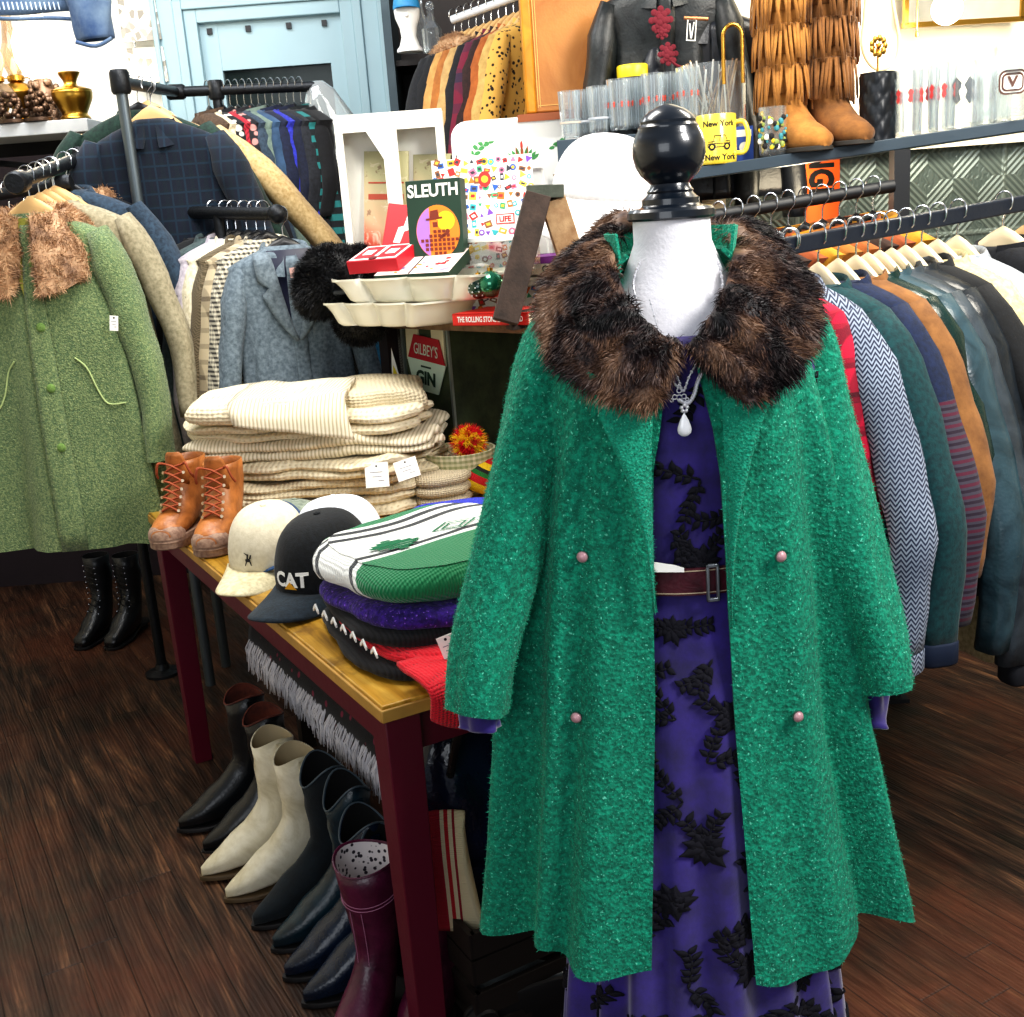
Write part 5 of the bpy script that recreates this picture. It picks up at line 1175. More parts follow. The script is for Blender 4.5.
# black fur hat on the corner
hc=at(338,285,3.28); t=thing('fur_hat','large black fur hat hanging at the left end of the wooden stand','hat',hc+V((.0,0,.01))); t.scale=(.88,.88,.88)
mb=MB(); rings=[]
for j in range(13):
    ph=-PI/2+PI*j/12; 
    rings.append([V((.125*cos(ph)**.7*cos(a)*(1+.06*sin(3*a)) if abs(cos(ph))>1e-6 else .001*cos(a),.10*max(0,cos(ph))**.7*sin(a)+.001*sin(a),.12*sin(ph)+.02*cos(a))) for a in [2*PI*i/28 for i in range(28)]])
mb.loft(rings,True,True); mb.fuzz(22000,.022,.0009,.4,.45,clump=50); o=mb.build('hat_crown',cloth('black_fur','101014','050506','suede',1,rough=.5,sheen=0),t,ang=80); o.rotation_euler=(R(0),R(35),0)
mb=MB(); mb.tube(sm([V((-.0,-.10,-.03)),V((.06,-.11,-.02)),V((.09,-.07,.03))],5),.008,8); mb.build('grey_ribbon',plain('charcoal_ribbon','4a4c50',.5),t)
mb=MB(); f_=MB(); mb.ball((.06,.0,-.13),.085,0,18,10,(1.05,.6,.9)); mb.fuzz(7000,.014,.0008,.4,.5); mb.build('ear_flap',cloth('black_fur','101014','050506','suede',1,rough=.5,sheen=0),t,ang=80)
# ---- the two relish trays
M_trayc=plain('cream_melamine','ece8d6',.3,0,0,60,.03,8,.5)
def relish(label,loc,rz,L=.52,W=.26,n=4,tilt=(0,0)):
    t=thing('serving_tray',label,'tray',loc,rz,'divided cream serving trays'); t.rotation_euler=(R(tilt[0]),R(tilt[1]),rz); t.scale=(1,1,1.35)
    def edge(sc,z,k=24*n):
        out=[]
        N=n*12
        P=[]
        for i in range(N+1):
            u=i/N; x=-L/2+L*u; lob=abs(sin(PI*u*n))**.55; w=W/2*(.80+.20*lob)*(min(1,(sin(PI*u)*2.2+.12))**.6); P.append((x,w))
        return [V((x*sc,-y*sc,z)) for x,y in P]+[V((x*sc,y*sc,z)) for x,y in P[::-1]]
    mb=MB(); mb.loft([edge(.80,.0),edge(.86,.006),edge(.93,.028),edge(1.0,.042),edge(1.035,.044),edge(1.035,.048),edge(.99,.046),edge(.92,.030),edge(.84,.012),edge(.6,.010)],True,True); mb.build('tray_body',M_trayc,t,ang=60)
    for q in range(1,n):
        mb=MB(); x=-L/2+L*q/n; mb.loft([[V((x+s_*.004*k,-W*.34,z)) for s_ in(-1,1)]+[V((x+s_*.004*k,W*.34,z)) for s_ in(1,-1)] for z,k in((.011,1.6),(.040,1),(.042,.5))]); mb.build('divider',M_trayc,t)
    return t
ta=(at(405,300,3.30)-SO).dot(U)
relish('lower divided cream serving tray on the edge of the wooden stand',tuple(at(403,314,3.16).xy)+(ZS+.006,),SR+R(6),.46,.25,4)
relish('upper divided cream serving tray stacked crosswise on the lower tray',tuple(at(432,296,3.10).xy)+(ZS+.070,),SR+R(16),.58,.26,4)
TZ=ZS+.132
# ---- game boxes
def boxat(name,label,cat,o,u,v,w,h,d,mats,deco=None,part_='box_body',group=None):
    """box whose front-bottom-left corner is o; u right, v up, depth d behind"""
    t=thing(name,label,cat,tuple(o),0,group); fr=Fr((0,0,0),u,v); mb=MB(); mb.fb(fr,0,0,w,h,-d,0,0)
    mb.build(part_,mats[0],t,smooth=False,bevel=.0015)
    if deco: m2=MB(); deco(m2,fr,w,h); m2.build('front_print',mats[1:],t,smooth=False)
    return t,fr
M_slg=plain('sleuth_dark_green','1f3b2c',.5); M_or=plain('print_orange','e8862a',.6); M_ye=plain('print_yellow','f0cb28',.6); M_pu=plain('print_violet','a878c8',.6); M_wp=plain('print_white','f2f1ea',.6); M_br=plain('print_brown','7a2f1c',.6)
def d_sleuth(mb,fr,w,h):
    cx,cy,r=w*.55,h*.40,w*.40
    mb.disc(fr,cx,cy,r,.0005,.0012,0,40,1.15)
    n=24; pts=[(cx+r*.98*cos(a),cy+r*1.13*sin(a)) for a in [PI*.62+PI*.75*i/n for i in range(n+1)]]; mb.prism(fr,pts,.0012,.0016,2)
    mb.disc(fr,cx+r*.38,cy+r*.45,r*.42,.0012,.0018,1,28)
    # figure silhouette and chequered body
    mb.prism(fr,[(cx-r*.35,cy+r*.55),(cx+r*.1,cy+r*.6),(cx+r*.05,cy+r*.95),(cx-r*.3,cy+r*.9)],.0019,.0024,4); mb.prism(fr,[(cx-r*.5,cy+r*.5),(cx+r*.25,cy+r*.56),(cx+r*.22,cy+r*.64),(cx-r*.52,cy+r*.58)],.0019,.0025,4)
    mb.prism(fr,[(cx-r*.28,cy+r*.05),(cx+.0,cy+r*.02),(cx+r*.05,cy+r*.5),(cx-r*.3,cy+r*.5)],.0019,.0024,0); mb.prism(fr,[(cx-r*.2,cy+r*.2),(cx+r*.02,cy+r*.2),(cx+r*.0,cy+r*.42),(cx-r*.22,cy+r*.42)],.0024,.0028,4)
    mb.disc(fr,cx+r*.45,cy+r*.0,r*.1,.0019,.0026,4,10); mb.prism(fr,[(cx+r*.05,cy-r*.2),(cx+r*.45,cy-.0),(cx+r*.5,cy-r*.1),(cx+r*.1,cy-r*.35)],.0019,.0025,4)
    for i in range(9):
        for j in range(6):
            x=cx-r*.8+i*r*.2; y=cy-r*1.0+j*r*.19
            if ((x-cx)/r)**2+((y+r*.06-cy)/(r*1.12))**2<.86 and j<6-abs(i-4)*.7: mb.fb(fr,x,y,x+r*.14,y+r*.13,.0019,.0025,4)
    mb.text(fr,'SLEUTH',w*.50,h*.87,h*.20,.001,3,sx=w*1.08/(h*.20*4.0),bold=.0012)
ol=at(427,270,3.22); ol.z=TZ; px_w=at(462,262,3.20)
wS=.150; hS=.225
o=at(411,268,3.14); 
sl,_=boxat('game_box','dark green SLEUTH game box with orange picture disc, standing upright on the trays','game box',o,(1,-.25,0),(-.10,.10,1),wS,hS,.055,[M_slg,M_or,M_ye,M_pu,M_wp,M_br],d_sleuth)
# red game box leaning behind
M_redb=plain('game_red','d0202c',.5)
def d_red(mb,fr,w,h):
    mb.fb(fr,w*.05,h*.05,w*.95,h*.075,.0005,.001,0); mb.fb(fr,w*.05,h*.14,w*.95,h*.155,.0005,.001,0)
    mb.prism(fr,[(w*.2,h*.3),(w*.33,h*.3),(w*.38,h*.52),(w*.48,h*.56),(w*.5,h*.82),(w*.4,h*.82),(w*.36,h*.62),(w*.26,h*.58)],.0005,.001,0); mb.fb(fr,w*.58,h*.43,w*.85,h*.47,.0005,.001,0)
boxat('game_box','red game box with white figure print leaning in front of the comics','game box',at(380,258,3.28),(1,-.15,-.18),(.22,.35,1),.15,.16,.03,[M_redb,M_wp],d_red)
# flat red box with windows
M_pkr=plain('game_crimson','b81a2a',.45)
def d_flat(mb,fr,w,h):
    mb.fb(fr,w*.03,h*.05,w*.97,h*.95,.0003,.0007,0)
    for x0 in(.08,.54): mb.fb(fr,w*x0,h*.12,w*(x0+.38),h*.88,.0007,.0012,1); mb.fb(fr,w*(x0+.09),h*.35,w*(x0+.28),h*.65,.0012,.0016,0)
    mb.disc(fr,w*.5,h*.1,.012,.0007,.003,2,14)
boxat('game_box','flat crimson boxed game with two cream panels at the left end of the trays','game box',at(346,262,3.10),(1,-.42,.02),(-.5,.85,.14),.15,.13,.035,[M_pkr,M_wp,M_pkr,plain('dark_crimson','5c0a14',.5)],d_flat)
def d_pat(mb,fr,w,h):
    mb.fb(fr,w*.0,h*.0,w,h,.0003,.0008,0); rg=random.Random(2)
    for i in range(26):
        x=rg.uniform(.06,.94)*w; y=rg.uniform(.06,.94)*h; mb.disc(fr,x,y,rg.uniform(.004,.009),.0008,.0013,rg.randrange(1,5),7)
    mb.fb(fr,w*.455,0,w*.475,h,.0013,.0018,5)
boxat('game_box','pale patterned flat game box with dark band lying in front of the SLEUTH box','game box',at(374,276,3.05),(1,-.35,.0),(-.45,.85,.2),.21,.17,.03,[M_slg,plain('print_blush','e6d2cc',.6),plain('print_grey_violet','8a86a8',.6),M_or,M_wp,M_redb,M_ink],d_pat)
# clear acrylic box with white lid behind ornament
ab=thing('clear_box','clear plastic display box with a white lid right of the SLEUTH box','box',tuple(at(496,258,3.18)),SR)
mb=MB(); mb.box((0,0,0),(.20,.14,.10)); mb.build('clear_wall',glass('clear_glass'),ab,smooth=False)
mb=MB(); mb.box((0,0,.052),(.205,.145,.012)); mb.build('lid',M_white,ab,bevel=.002)
# ornaments
def orn(label,p,r,m,dots=False,group='green glass ornaments'):
    t=thing('glass_ornament',label,'ornament',tuple(p),0,group); mb=MB(); mb.ball((0,0,0),r,0,24,14); mb.build('glass_ball',m,t,ang=80)
    mb=MB(); mb.lathe([(r*.22,r*.93),(r*.22,r*1.18),(r*.05,r*1.2),(r*.05,r*1.35)],(0,0,0),14); mb.build('cap',M_gold,t)
    if dots:
        mb=MB(); 
        for i in range(10):
            for j in range(5):
                a=2*PI*i/10+(j%2)*.3; ph=-.7+.35*j; mb.ball((r*1.0*cos(ph)*cos(a),r*1.0*cos(ph)*sin(a),r*sin(ph)),r*.07,0,6,4)
        mb.build('white_dots',M_white,t)
M_gn=plain('green_mercury_glass','1c7d5a',.08,.6,0,60,.1,8,1); M_gn2=plain('dark_green_glaze','0c3c2c',.12,.3,0,60,.1,8,1)
orn('shiny green glass ornament in front of the wooden wedge frame',at(491,284,2.90),.034,M_gn); orn('dark green ornament with white dot rows left of the shiny one',at(479,287,2.91),.030,M_gn2,True)
# books
def book(label,o,u,v,w,h,th,mc,spine=None,group=None,title=None,tm=None,tsize=.02,pages=True,sx=1):
    """o front-left-bottom; spine faces the camera: width w along u, thickness th along v, depth h away"""
    t=thing('book',label,'book',tuple(o),0,group); fr=Fr((0,0,0),u,v); mb=MB(); mb.fb(fr,0,0,w,.003,-h,0); mb.fb(fr,0,th-.003,w,th,-h,0); mb.fb(fr,0,0,w,th,-.004,0); mb.build('cover',mc,t,smooth=False,bevel=.0008)
    mb=MB(); mb.fb(fr,.003,.003,w-.003,th-.003,-h+.004,-.004); mb.build('pages',plain('book_pages','e6dcc2',.8),t,smooth=False)
    if title: mb=MB(); mb.text(fr,title,w*.5,th*.5,tsize,.0006,0,sx=sx,bold=.0004); mb.build('spine_title',tm or M_wp,t,smooth=False)
    return t
book('thick red book with white spine title lying at the front edge of the stand',at(453,326,2.90),(1,-.62,-.0),(0,0,1),.22,.17,.03,plain('book_red','d1271f',.45),title='THE ROLLING STONE ILLUSTRATED',tsize=.019,sx=.62)
bb=at(528,281,3.12)
book('cream book with black OPUS title behind the wooden wedge frame',at(525,276,3.22),(1,-.1,0),(0,0,1),.16,.2,.03,plain('book_cream','ded8c0',.6),title='OPUS',tm=M_ink,tsize=.026)
book('purple book lying on the cream OPUS book','%s'and at(528,266,3.22),(1,-.1,0),(0,0,1),.15,.2,.022,plain('book_purple','7a2c86',.6))
book('white book beneath the OPUS book',at(520,287,3.22),(1,-.1,0),(0,0,1),.17,.2,.025,M_wp)
# wooden wedge frame (A shape)
wf=thing('wooden_a_frame','weathered wooden A-shaped stand with dark front leg and pale back leg','stand',tuple(at(540,260,2.83)),0)
M_dw=cloth('dark_weathered_wood','4c3c34','2a211d','suede',1.2,rough=.8,sheen=0); M_pw=cloth('pale_raw_wood','cfae86','9a7552','suede',1.2,rough=.8,sheen=0); M_gw=cloth('grey_green_wood_end','5d6358','3c423a','suede',1,rough=.8,sheen=0)
P0=at(544,196,2.80); PL=at(505,322,2.76); PR=at(582,292,2.84)
mb=MB(); mb.bar(P0+V((-.016,0,0)),PL,.06,.105,up=(0,1,0)); mb.build('front_leg',M_dw,wf,world=True,smooth=False,bevel=.002)
mb=MB(); mb.bar(P0+V((.018,.01,-.005)),PR,.06,.10,up=(0,1,0)); mb.build('back_leg',M_pw,wf,world=True,smooth=False,bevel=.002)
mb=MB(); mb.bar(P0+V((-.04,.0,.012)),P0+V((.045,.0,.008)),.10,.03,up=(0,0,1)); mb.build('top_block',M_gw,wf,world=True,smooth=False,bevel=.002)
mb=MB(); mb.bar(at(508,322,2.82),at(560,312,2.86),.05,.04); mb.build('cross_bar',M_dw,wf,world=True,smooth=False,bevel=.002)
# ---- white double frame with comics
YC=3.52; cl=at(346,240,YC); cr_=at(452,240,YC); ct=at(400,111,YC).z; zb_=ZS+.001; Wc=cr_.x-cl.x; Hc=ct-zb_
dp=.11
cs=thing('shadow_box','white two-compartment display box with vintage comics inside','display box',(cl.x,YC,zb_),0)
M_wbx=plain('white_box_paint','ecebe2',.5); x_m=Wc*.50
def frame(x0,x1,name,cut=0):
    mb=MB(); b=.022; ys=(0,.016)
    fr=Fr((0,0,0),(1,0,0),(0,0,1))
    mb.fb(fr,x0,0,x0+b,Hc,-.016,0); mb.fb(fr,x1-b*1.0,0,x1,Hc,-.016,0); mb.fb(fr,x0+b,Hc-.05,x1-b,Hc,-.016,0); mb.fb(fr,x0+b,0,x1-b,.03,-.016,0)
    if cut: mb.prism(fr,[(x1-b,Hc-.05),(x1-b,Hc-.13),(x1-b-.045,Hc-.05)],-.016,0)
    mb.build(name,M_wbx,cs,smooth=False)
frame(0,x_m,'left_frame',1); frame(x_m,Wc,'right_frame')
mb=MB()
for x in(.006,x_m,Wc-.006): mb.box((x,dp/2+.004,Hc/2),(.011,dp,Hc-.004))
for z in(.006,Hc-.006): mb.box((Wc/2,dp/2+.004,z),(Wc-.004,dp,.011))
mb.box((Wc/2,dp-.004,Hc/2),(Wc,.008,Hc)); mb.build('case',M_wbx,cs,smooth=False)
n=NT('comic_cover_print'); s=n.sep(n.co.outputs['Object']); nz=n.noise(18,4,.7,dist=1.5); base=n.ramp(n.math('ADD',s[2],n.math('MULTIPLY',s[0],.6)),[(0,hx('c23a2a')),(.22,hx('d45a44')),(.28,hx('dcb894')),(.42,hx('b8b48c'))]); c=n.mix(n.ramp(nz,[(.56,0),(.66,.7)]),base,hx('eadfc8')); c=n.mix(n.ramp(n.noise(30,3,.7),[(.62,0),(.68,.6)]),c,hx('6a4034')); n.set(c,.5); M_comic=n.m
def comic(label,x,w,h,rot,m,y):
    t=thing('comic_book',label,'comic book',(cl.x+x,YC+y,zb_+.014),0,'vintage comics in the white display box'); t.rotation_euler=(R(-6),R(rot),R(-14)); mb=MB(); mb.box((w/2,0,h/2),(w,.006,h)); mb.build('cover',m,t,smooth=False)
    mb=MB(); fr=Fr((0,-.0035,0),(1,0,0),(0,0,1)); mb.fb(fr,w*.1,h*.70,w*.9,h*.735,0,.0006); mb.fb(fr,w*.1,h*.8,w*.9,h*.81,0,.0006); mb.build('cover_bars',plain('faded_red_print','b0503c',.7),t,smooth=False)
comic('faded red vintage comic leaning in the left compartment of the white display box',.028,.14,.47,4,M_comic,.055)
comic('faded green vintage comic in the right compartment of the white display box',x_m+.025,.12,.45,3,M_comic,.065)
comic('dark edged vintage comic standing at the right side of the white display box',x_m+.125,.02,.44,5,plain('dark_comic_edge','3a2c22',.6),.04)
# ---- white serving tray with chili and leaf decoration
YT=3.55; tl=at(449,121,YT); tr=at(618,113,YT); tbm=at(500,232,YT); Wt=tr.x-tl.x; 
tt=thing('decorated_tray','large white rectangular tray with green leaf sprigs standing upright','tray',(tl.x,YT,ZS+.002),R(0)); tt.rotation_euler=(R(-9),0,0); Ht=tl.z-ZS
M_wt=plain('white_enamel','f4f4f0',.25,0,0,60,.02,8,.5)
def rrect(x0,y0,x1,y1,r,z,n=5):
    out=[]
    for cx_,cy_,a0 in((x1-r,y0+r,-PI/2),(x1-r,y1-r,0),(x0+r,y1-r,PI/2),(x0+r,y0+r,PI)):
        for i in range(n+1): a=a0+PI/2*i/n; out.append(V((cx_+r*cos(a),-z,cy_+r*sin(a))))
    return out
mb=MB(); mb.loft([rrect(0,0,Wt,Ht,.05,-.012),rrect(0,0,Wt,Ht,.05,.03),rrect(.008,.008,Wt-.008,Ht-.008,.045,.034),rrect(.03,.03,Wt-.03,Ht-.03,.04,.020),rrect(.055,.055,Wt-.055,Ht-.055,.03,.0),rrect(.065,.065,Wt-.065,Ht-.065,.025,-.002)]); mb.build('tray_body',M_wt,tt,ang=50)
mb=MB(); M_lg=plain('leaf_green_print','3c8a48',.6); M_lr=plain('chili_red_print','cc3a2c',.6)
def lf(fr,x,y,a,L,w,m): mb.prism(fr,[(x,y)]+[(x+L*t*cos(a)-w*k*sin(a),y+L*t*sin(a)+w*k*cos(a)) for t,k in((.3,1),(.7,.9),(1,0),(.7,-.9),(.3,-1))],0,.0006,m)
frt=Fr((0,.001,0),(1,0,0),(0,0,1)); k_=Ht
for cx_,cy_ in((.185,.62),(.52,.60)):
    pass
def px2(px,py): q=at(px,py,YT+.02); return q.x-tl.x,(q.z-ZS)*1.01
for (px,py) in((469,160),(474,154),(478,149),(483,145),(488,142)):
    x,y=px2(px,py); lf(frt,x,y,2.4,.022,.006,0); lf(frt,x,y,.3,.022,.006,0)
x,y=px2(523,160)
for q in range(-4,5): lf(frt,x+q*.007,y,PI/2-q*.24,.045-.004*abs(q),.005,0 if q%2 else 0)
for q in(-1,0,1): lf(frt,x+q*.012,y+.004,PI/2-q*.15,.04,.004,1)
lf(frt,x,y+.03,PI/2,.03,.004,1)
for (px,py) in((560,142),(556,146)):
    x,y=px2(px,py); lf(frt,x,y,.6,.026,.006,0); lf(frt,x,y,3.4,.02,.005,0)
for q in range(6):
    x,y=px2(522,212-q*7); lf(frt,x,y,.7,.026,.006,0); lf(frt,x,y,2.5,.026,.006,0)
for q in range(4):
    x,y=px2(560,186-q*5); lf(frt,x,y,.9+q,.02,.005,2)
mb.build('leaf_decoration',[M_lg,M_lr,plain('gold_brown_print','9a7a3c',.6)],tt,smooth=False)
# inner second tray rim (small white tray in front)
tt2=thing('small_tray','small plain white tray leaning against the decorated tray','tray',tuple(at(505,232,3.50).xy)+(ZS+.002,),0); tt2.rotation_euler=(R(-9),0,0)
h2=at(530,164,3.50).z-ZS; w2=at(552,200,3.5).x-at(505,200,3.5).x
mb=MB(); mb.loft([rrect(0,0,w2,h2,.01,-.008),rrect(0,0,w2,h2,.01,.012),rrect(.01,.01,w2-.01,h2-.01,.01,.012),rrect(.016,.016,w2-.016,h2-.016,.01,.0)]); mb.build('tray_body',M_wt,tt2,ang=50)
# ---- sticker board
YB=3.30; b0=at(430,168,YB); b1=at(524,160,YB); b2=at(440,255,YB)
Wb=b1.x-b0.x+.02; Hb=b0.z-ZS+.02
bd=thing('sticker_board','white board covered with small colourful stickers including a red LIFE sticker','board',(b0.x,YB,ZS+.002),0); bd.rotation_euler=(R(-6),0,R(-4))
mb=MB(); mb.box((Wb/2,0,Hb/2),(Wb,.006,Hb)); mb.build('board_panel',M_wp,bd,smooth=False)
cols=['d8302c','2f5fb0','38a070','e8b83a','3a3a44','e07a9a','7a4ab0','38b0b8','e67a30','8a5a3a','f0d850']
ms=[plain('sticker_'+c,c,.6) for c in cols]+[M_wp]; mb=MB(); rg=random.Random(11); fr=Fr((0,-.0032,0),(1,0,0),(0,0,1))
for i in range(14):
    for j in range(18):
        x=(i+.5)/14*Wb+rg.uniform(-.006,.006); y=(j+.5)/18*Hb+rg.uniform(-.005,.005); a=rg.uniform(-.6,.6); w,h=rg.uniform(.005,.011),rg.uniform(.005,.011); m=rg.randrange(11); ty=rg.random()
        if abs(x-Wb*.70)<.034 and abs(y-Hb*.60)<.024: continue
        if ty<.3: mb.disc(fr,x,y,w,0,.0006,m,12); mb.disc(fr,x,y,w*.5,.0006,.0009,rg.choice([11,3,4]),8)
        elif ty<.75: 
            pts=[(x+w*c1*cos(a)-h*s1*sin(a),y+w*c1*sin(a)+h*s1*cos(a)) for c1,s1 in((-1,-1),(1,-1),(1,1),(-1,1))]; mb.prism(fr,pts,0,.0006,m); mb.prism(fr,[(x+(p-x)*.55,y+(q-y)*.4) for p,q in pts],.0006,.0009,rg.choice([11,4,3,0]))
        else: mb.prism(fr,[(x+1.2*w*cos(a+k*2.09),y+1.2*w*sin(a+k*2.09)) for k in range(3)],0,.0006,m)
x,y=Wb*.70,Hb*.60; mb.fb(fr,x-.026,y-.014,x+.026,y+.014,.0009,.0013,0); mb.fb(fr,x-.023,y-.011,x+.023,y+.011,.0013,.0016,11); mb.text(fr,'LIFE',x,y-.001,.021,.002,0,bold=.0008,sx=.95)
x,y=Wb*.52,Hb*.86; mb.disc(fr,x,y,.018,.0009,.0013,0,24,1.2); mb.disc(fr,x,y,.010,.0013,.0016,3,14)
mb.build('stickers',ms,bd,smooth=False)
# ---- big white hat
hc=at(604,172,3.06); t=thing('white_hat','large white cotton hat with drooping brim behind the mannequin neck','hat',(hc.x,hc.y,hc.z-.06))
M_ht=cloth('white_cotton_hat','f4f4f4','dcdfe4','wool',1)
mb=MB(); rings=[]
for j in range(14):
    ph=PI/2*j/13; r=max(0,cos(ph))**.75; rings.append([V(((.135*r+.001)*cos(a)*(1+.03*sin(5*a)*(1-ph/1.6)),(.12*r+.001)*sin(a),.155*max(0,sin(ph))**.9)) for a in [2*PI*i/40 for i in range(40)]])
mb.loft(rings,False,True); mb.build('crown',M_ht,t,ang=80,solid=.003).rotation_euler=(R(10),R(6),0)
mb=MB(); rows=[]
for j in range(9):
    s_=j/8; r=[]
    for i in range(48):
        a=2*PI*i/48; fwd=max(0,cos(a+PI*.62)); r.append(V(((.133+.035*s_+.05*s_*fwd)*cos(a),(.118+.035*s_+.05*s_*fwd)*sin(a),.004-(.045+.055*fwd)*s_-.006*sin(6*a)*s_)))
    rows.append(r)
mb.loft(rows,False,False); mb.build('brim',M_ht,t,ang=80,solid=.004).rotation_euler=(R(10),R(6),0)
# hat support block
mb=MB(); mb.lathe([(0,0),(.07,0),(.07,.01),(.018,.02),(.018,max(.05,hc.z-.06-ZS)),(.05,max(.06,hc.z-.05-ZS)),(0,max(.07,hc.z-.04-ZS))],(0,0,0),24); o=mb.build('hat_stand',M_dw); o.location=(hc.x,hc.y,ZS+.001); tag(o,'dark wooden hat stand carrying the large white hat','stand')
# wooden and cream boxes under the hat
for px,py,w,h,lb,mm in((615,214,.10,.035,'tan wooden box with lid beneath the brim of the white hat',plain('tan_wood_box','c08a4e',.6)),(612,229,.11,.03,'white cardboard box under the tan wooden box',M_wp)):
    p=at(px,py,3.15); t=thing('storage_box',lb,'box',tuple(p),R(-12)); mb=MB(); mb.box((0,0,0),(w,.09,h)); mb.build('box_body',mm,t,bevel=.002,smooth=False); mb=MB(); mb.box((0,0,h/2+.003),(w+.006,.096,.006)); mb.build('lid',mm,t,smooth=False)
# ================================================================ RIGHT SIDE: shelf with glassware, rails of coats
YL,YR=3.20,3.05
q0=at(566,186,YL); q1=at(705,166,YL); q2=at(1024,119,YR)
H0=V(q1); H2=V(q2); dvec=(H2-H0).normalized(); HL=H0-dvec*.42; HR=H2+dvec*.5
M_shelf=plain('slate_blue_shelf_paint','33424e',.45,0,.15,30)
sh=thing('display_shelf','long slate-blue shelf carrying glassware, mug and fringed boots','shelf',tuple(HL))
back=V((-dvec.y,dvec.x,0)).normalized(); 
if back.y<0: back=-back
def slab(par,a,b,w,t,m,name):
    mb=MB(); a=V(a);b=V(b); vs=[p+back*i*w+V((0,0,-j*t)) for p in(a,b) for i,j in((0,0),(1,0),(1,1),(0,1))]; mb.add(vs,[(0,1,2,3),(7,6,5,4),(0,4,5,1),(1,5,6,2),(2,6,7,3),(3,7,4,0)]); return mb.build(name,m,par,world=True,smooth=False,bevel=.002)
slab(sh,HL,HR,.30,.03,M_shelf,'shelf_board')
def HS(px,dy=.06,up=.001):
    """a point on the shelf: picture column px gives the place along it"""
    lo,hi=0,1
    for _ in range(40):
        m=(lo+hi)/2; q=HL.lerp(HR,m)+back*dy; c=M3.transposed()@(q-CAM); x=512+FPX*c.x/-c.z
        if x<px: lo=m
        else: hi=m
    q=HL.lerp(HR,lo)+back*dy; q.z+=up; return q
# posts
M_bk2=plain('black_painted_post','15181d',.5)
pt=HS(900,.02); fp=thing('shelf_post','black square post under the slate-blue shelf, beside the tin wall','post',(pt.x,pt.y,0)); mb=MB(); mb.box((0,0,(pt.z-.03)/2),(.042,.042,pt.z-.034)); mb.build('post_body',M_bk2,fp,smooth=False); mb=MB(); mb.box((0,0,.006),(.08,.08,.012)); mb.build('foot_plate',M_bk2,fp,smooth=False)
# thin rail behind + right rail in front
RA=at(640,228,2.95); RB=at(893,186,3.03)
t=thing('clothes_rail','thin black clothes rail under the shelf, crowded with empty wire hooks','rail',tuple(RA)); rail(t,RA,RB,.016,M_bk2)
R0=at(700,262,2.28); R1=at(1040,200,2.82)
rt=thing('clothes_rail','thick navy painted clothes rail in front, carrying the jackets at the edge of the shop','rail',tuple(R0)); mb=MB(); mb.bar(R0,R1+(R1-R0)*.5,.030,.036); mb.build('rail_bar',M_rail,rt,world=True,smooth=False,bevel=.004)
for p in(R0,R1+(R1-R0)*.49): mb=MB(); mb.box((p.x,p.y,p.z/2),(.035,.035,p.z)); mb.build('rail_leg',M_bk2,rt,world=True,smooth=False)
def RP(px,extra=0.018):
    lo,hi=0,1.3
    for _ in range(40):
        m=(lo+hi)/2; q=R0+(R1-R0)*m; c=M3.transposed()@(q-CAM); x=512+FPX*c.x/-c.z
        if x<px: lo=m
        else: hi=m
    q=R0+(R1-R0)*lo; q.z+=extra; return q
RZ=R(-54)
def rg_(name,label,cat,px,m,hk='cream',**k):
    d=dict(L=.80,sw=.185,hem=.24,t=.045,sl=.66,spread=.08,slr=.052,group='jackets on the navy rail',hk=hk,hw=.165); d.update(k)
    return garment(name,label,cat,m,RP(px),RZ,**d)
rg_('shirt','red and black plaid flannel shirt between the green coat and the herringbone jacket','shirt',774,cloth('red_plaid_flannel','c8143c','1c1018','plaid',1.5,'6a0c24'),'black',L=.70,sl=.58,spread=.06)
rg_('jacket','grey-blue herringbone wool jacket beside the red plaid shirt','jacket',790,cloth('grey_blue_herringbone','a7b4c8','283048','herring',.8),'black',L=.75,sl=.64,spread=.14,hem=.28,slr=.062,cuff=cloth('grey_blue_herringbone','a7b4c8','283048','herring',.8))
rg_('jacket','dark teal green wool jacket with snap collar next to the herringbone jacket','jacket',818,cloth('dark_teal_wool','0d4448','082a30','wool',1),L=.75,sl=.63,spread=.15,hem=.29,buttons=(M_gold,1,.006),cuff=plain('navy_rib_cuff','10203a',.8),slr=.060)
rg_('jacket','navy blanket jacket with wine and grey southwestern bands near the cuff','jacket',838,cloth('navy_blanket_wool','16264a','0c1830','wool',1),L=.60,sl=.60,spread=.15,bottom=(cloth('wine_grey_southwest_bands','281a2c','423c4a','stripe',4,'561c34'),.33))
rg_('jacket','tan suede jacket with seamed shoulder squeezed behind the navy blanket jacket','jacket',856,cloth('tan_suede_jacket','9a6a3a','6b4524','suede',1),L=.62,sl=.52,spread=.13)
rg_('jacket','glossy dark green jacket collar just visible beside the tan suede jacket','jacket',868,cloth('glossy_dark_green','12302c','0a1c1a','leather',1,rough=.25,sheen=0),L=.60,sl=.45,spread=.10)
rg_('jacket','teal-grey leather jacket with worn shiny sleeve','jacket',880,cloth('teal_grey_leather','37505a','1c2c33','leather',.8,rough=.32,sheen=0),L=.80,sl=.70,spread=.15,slr=.06)
rg_('jacket','worn grey leather jacket with flared collar beside the teal-grey one','jacket',892,cloth('worn_grey_leather','3c464e','1d2329','leather',.8,rough=.38,sheen=0),L=.80,sl=.74,spread=.16,slr=.055)
rg_('jacket','black leather jacket with gloves hanging from its cuff','jacket',906,cloth('soft_black_leather','23292f','0f1215','leather',.8,rough=.3,sheen=0),L=.80,sl=.76,spread=.15,slr=.06,cuff=plain('black_glove_knit','1a1c24',.8))
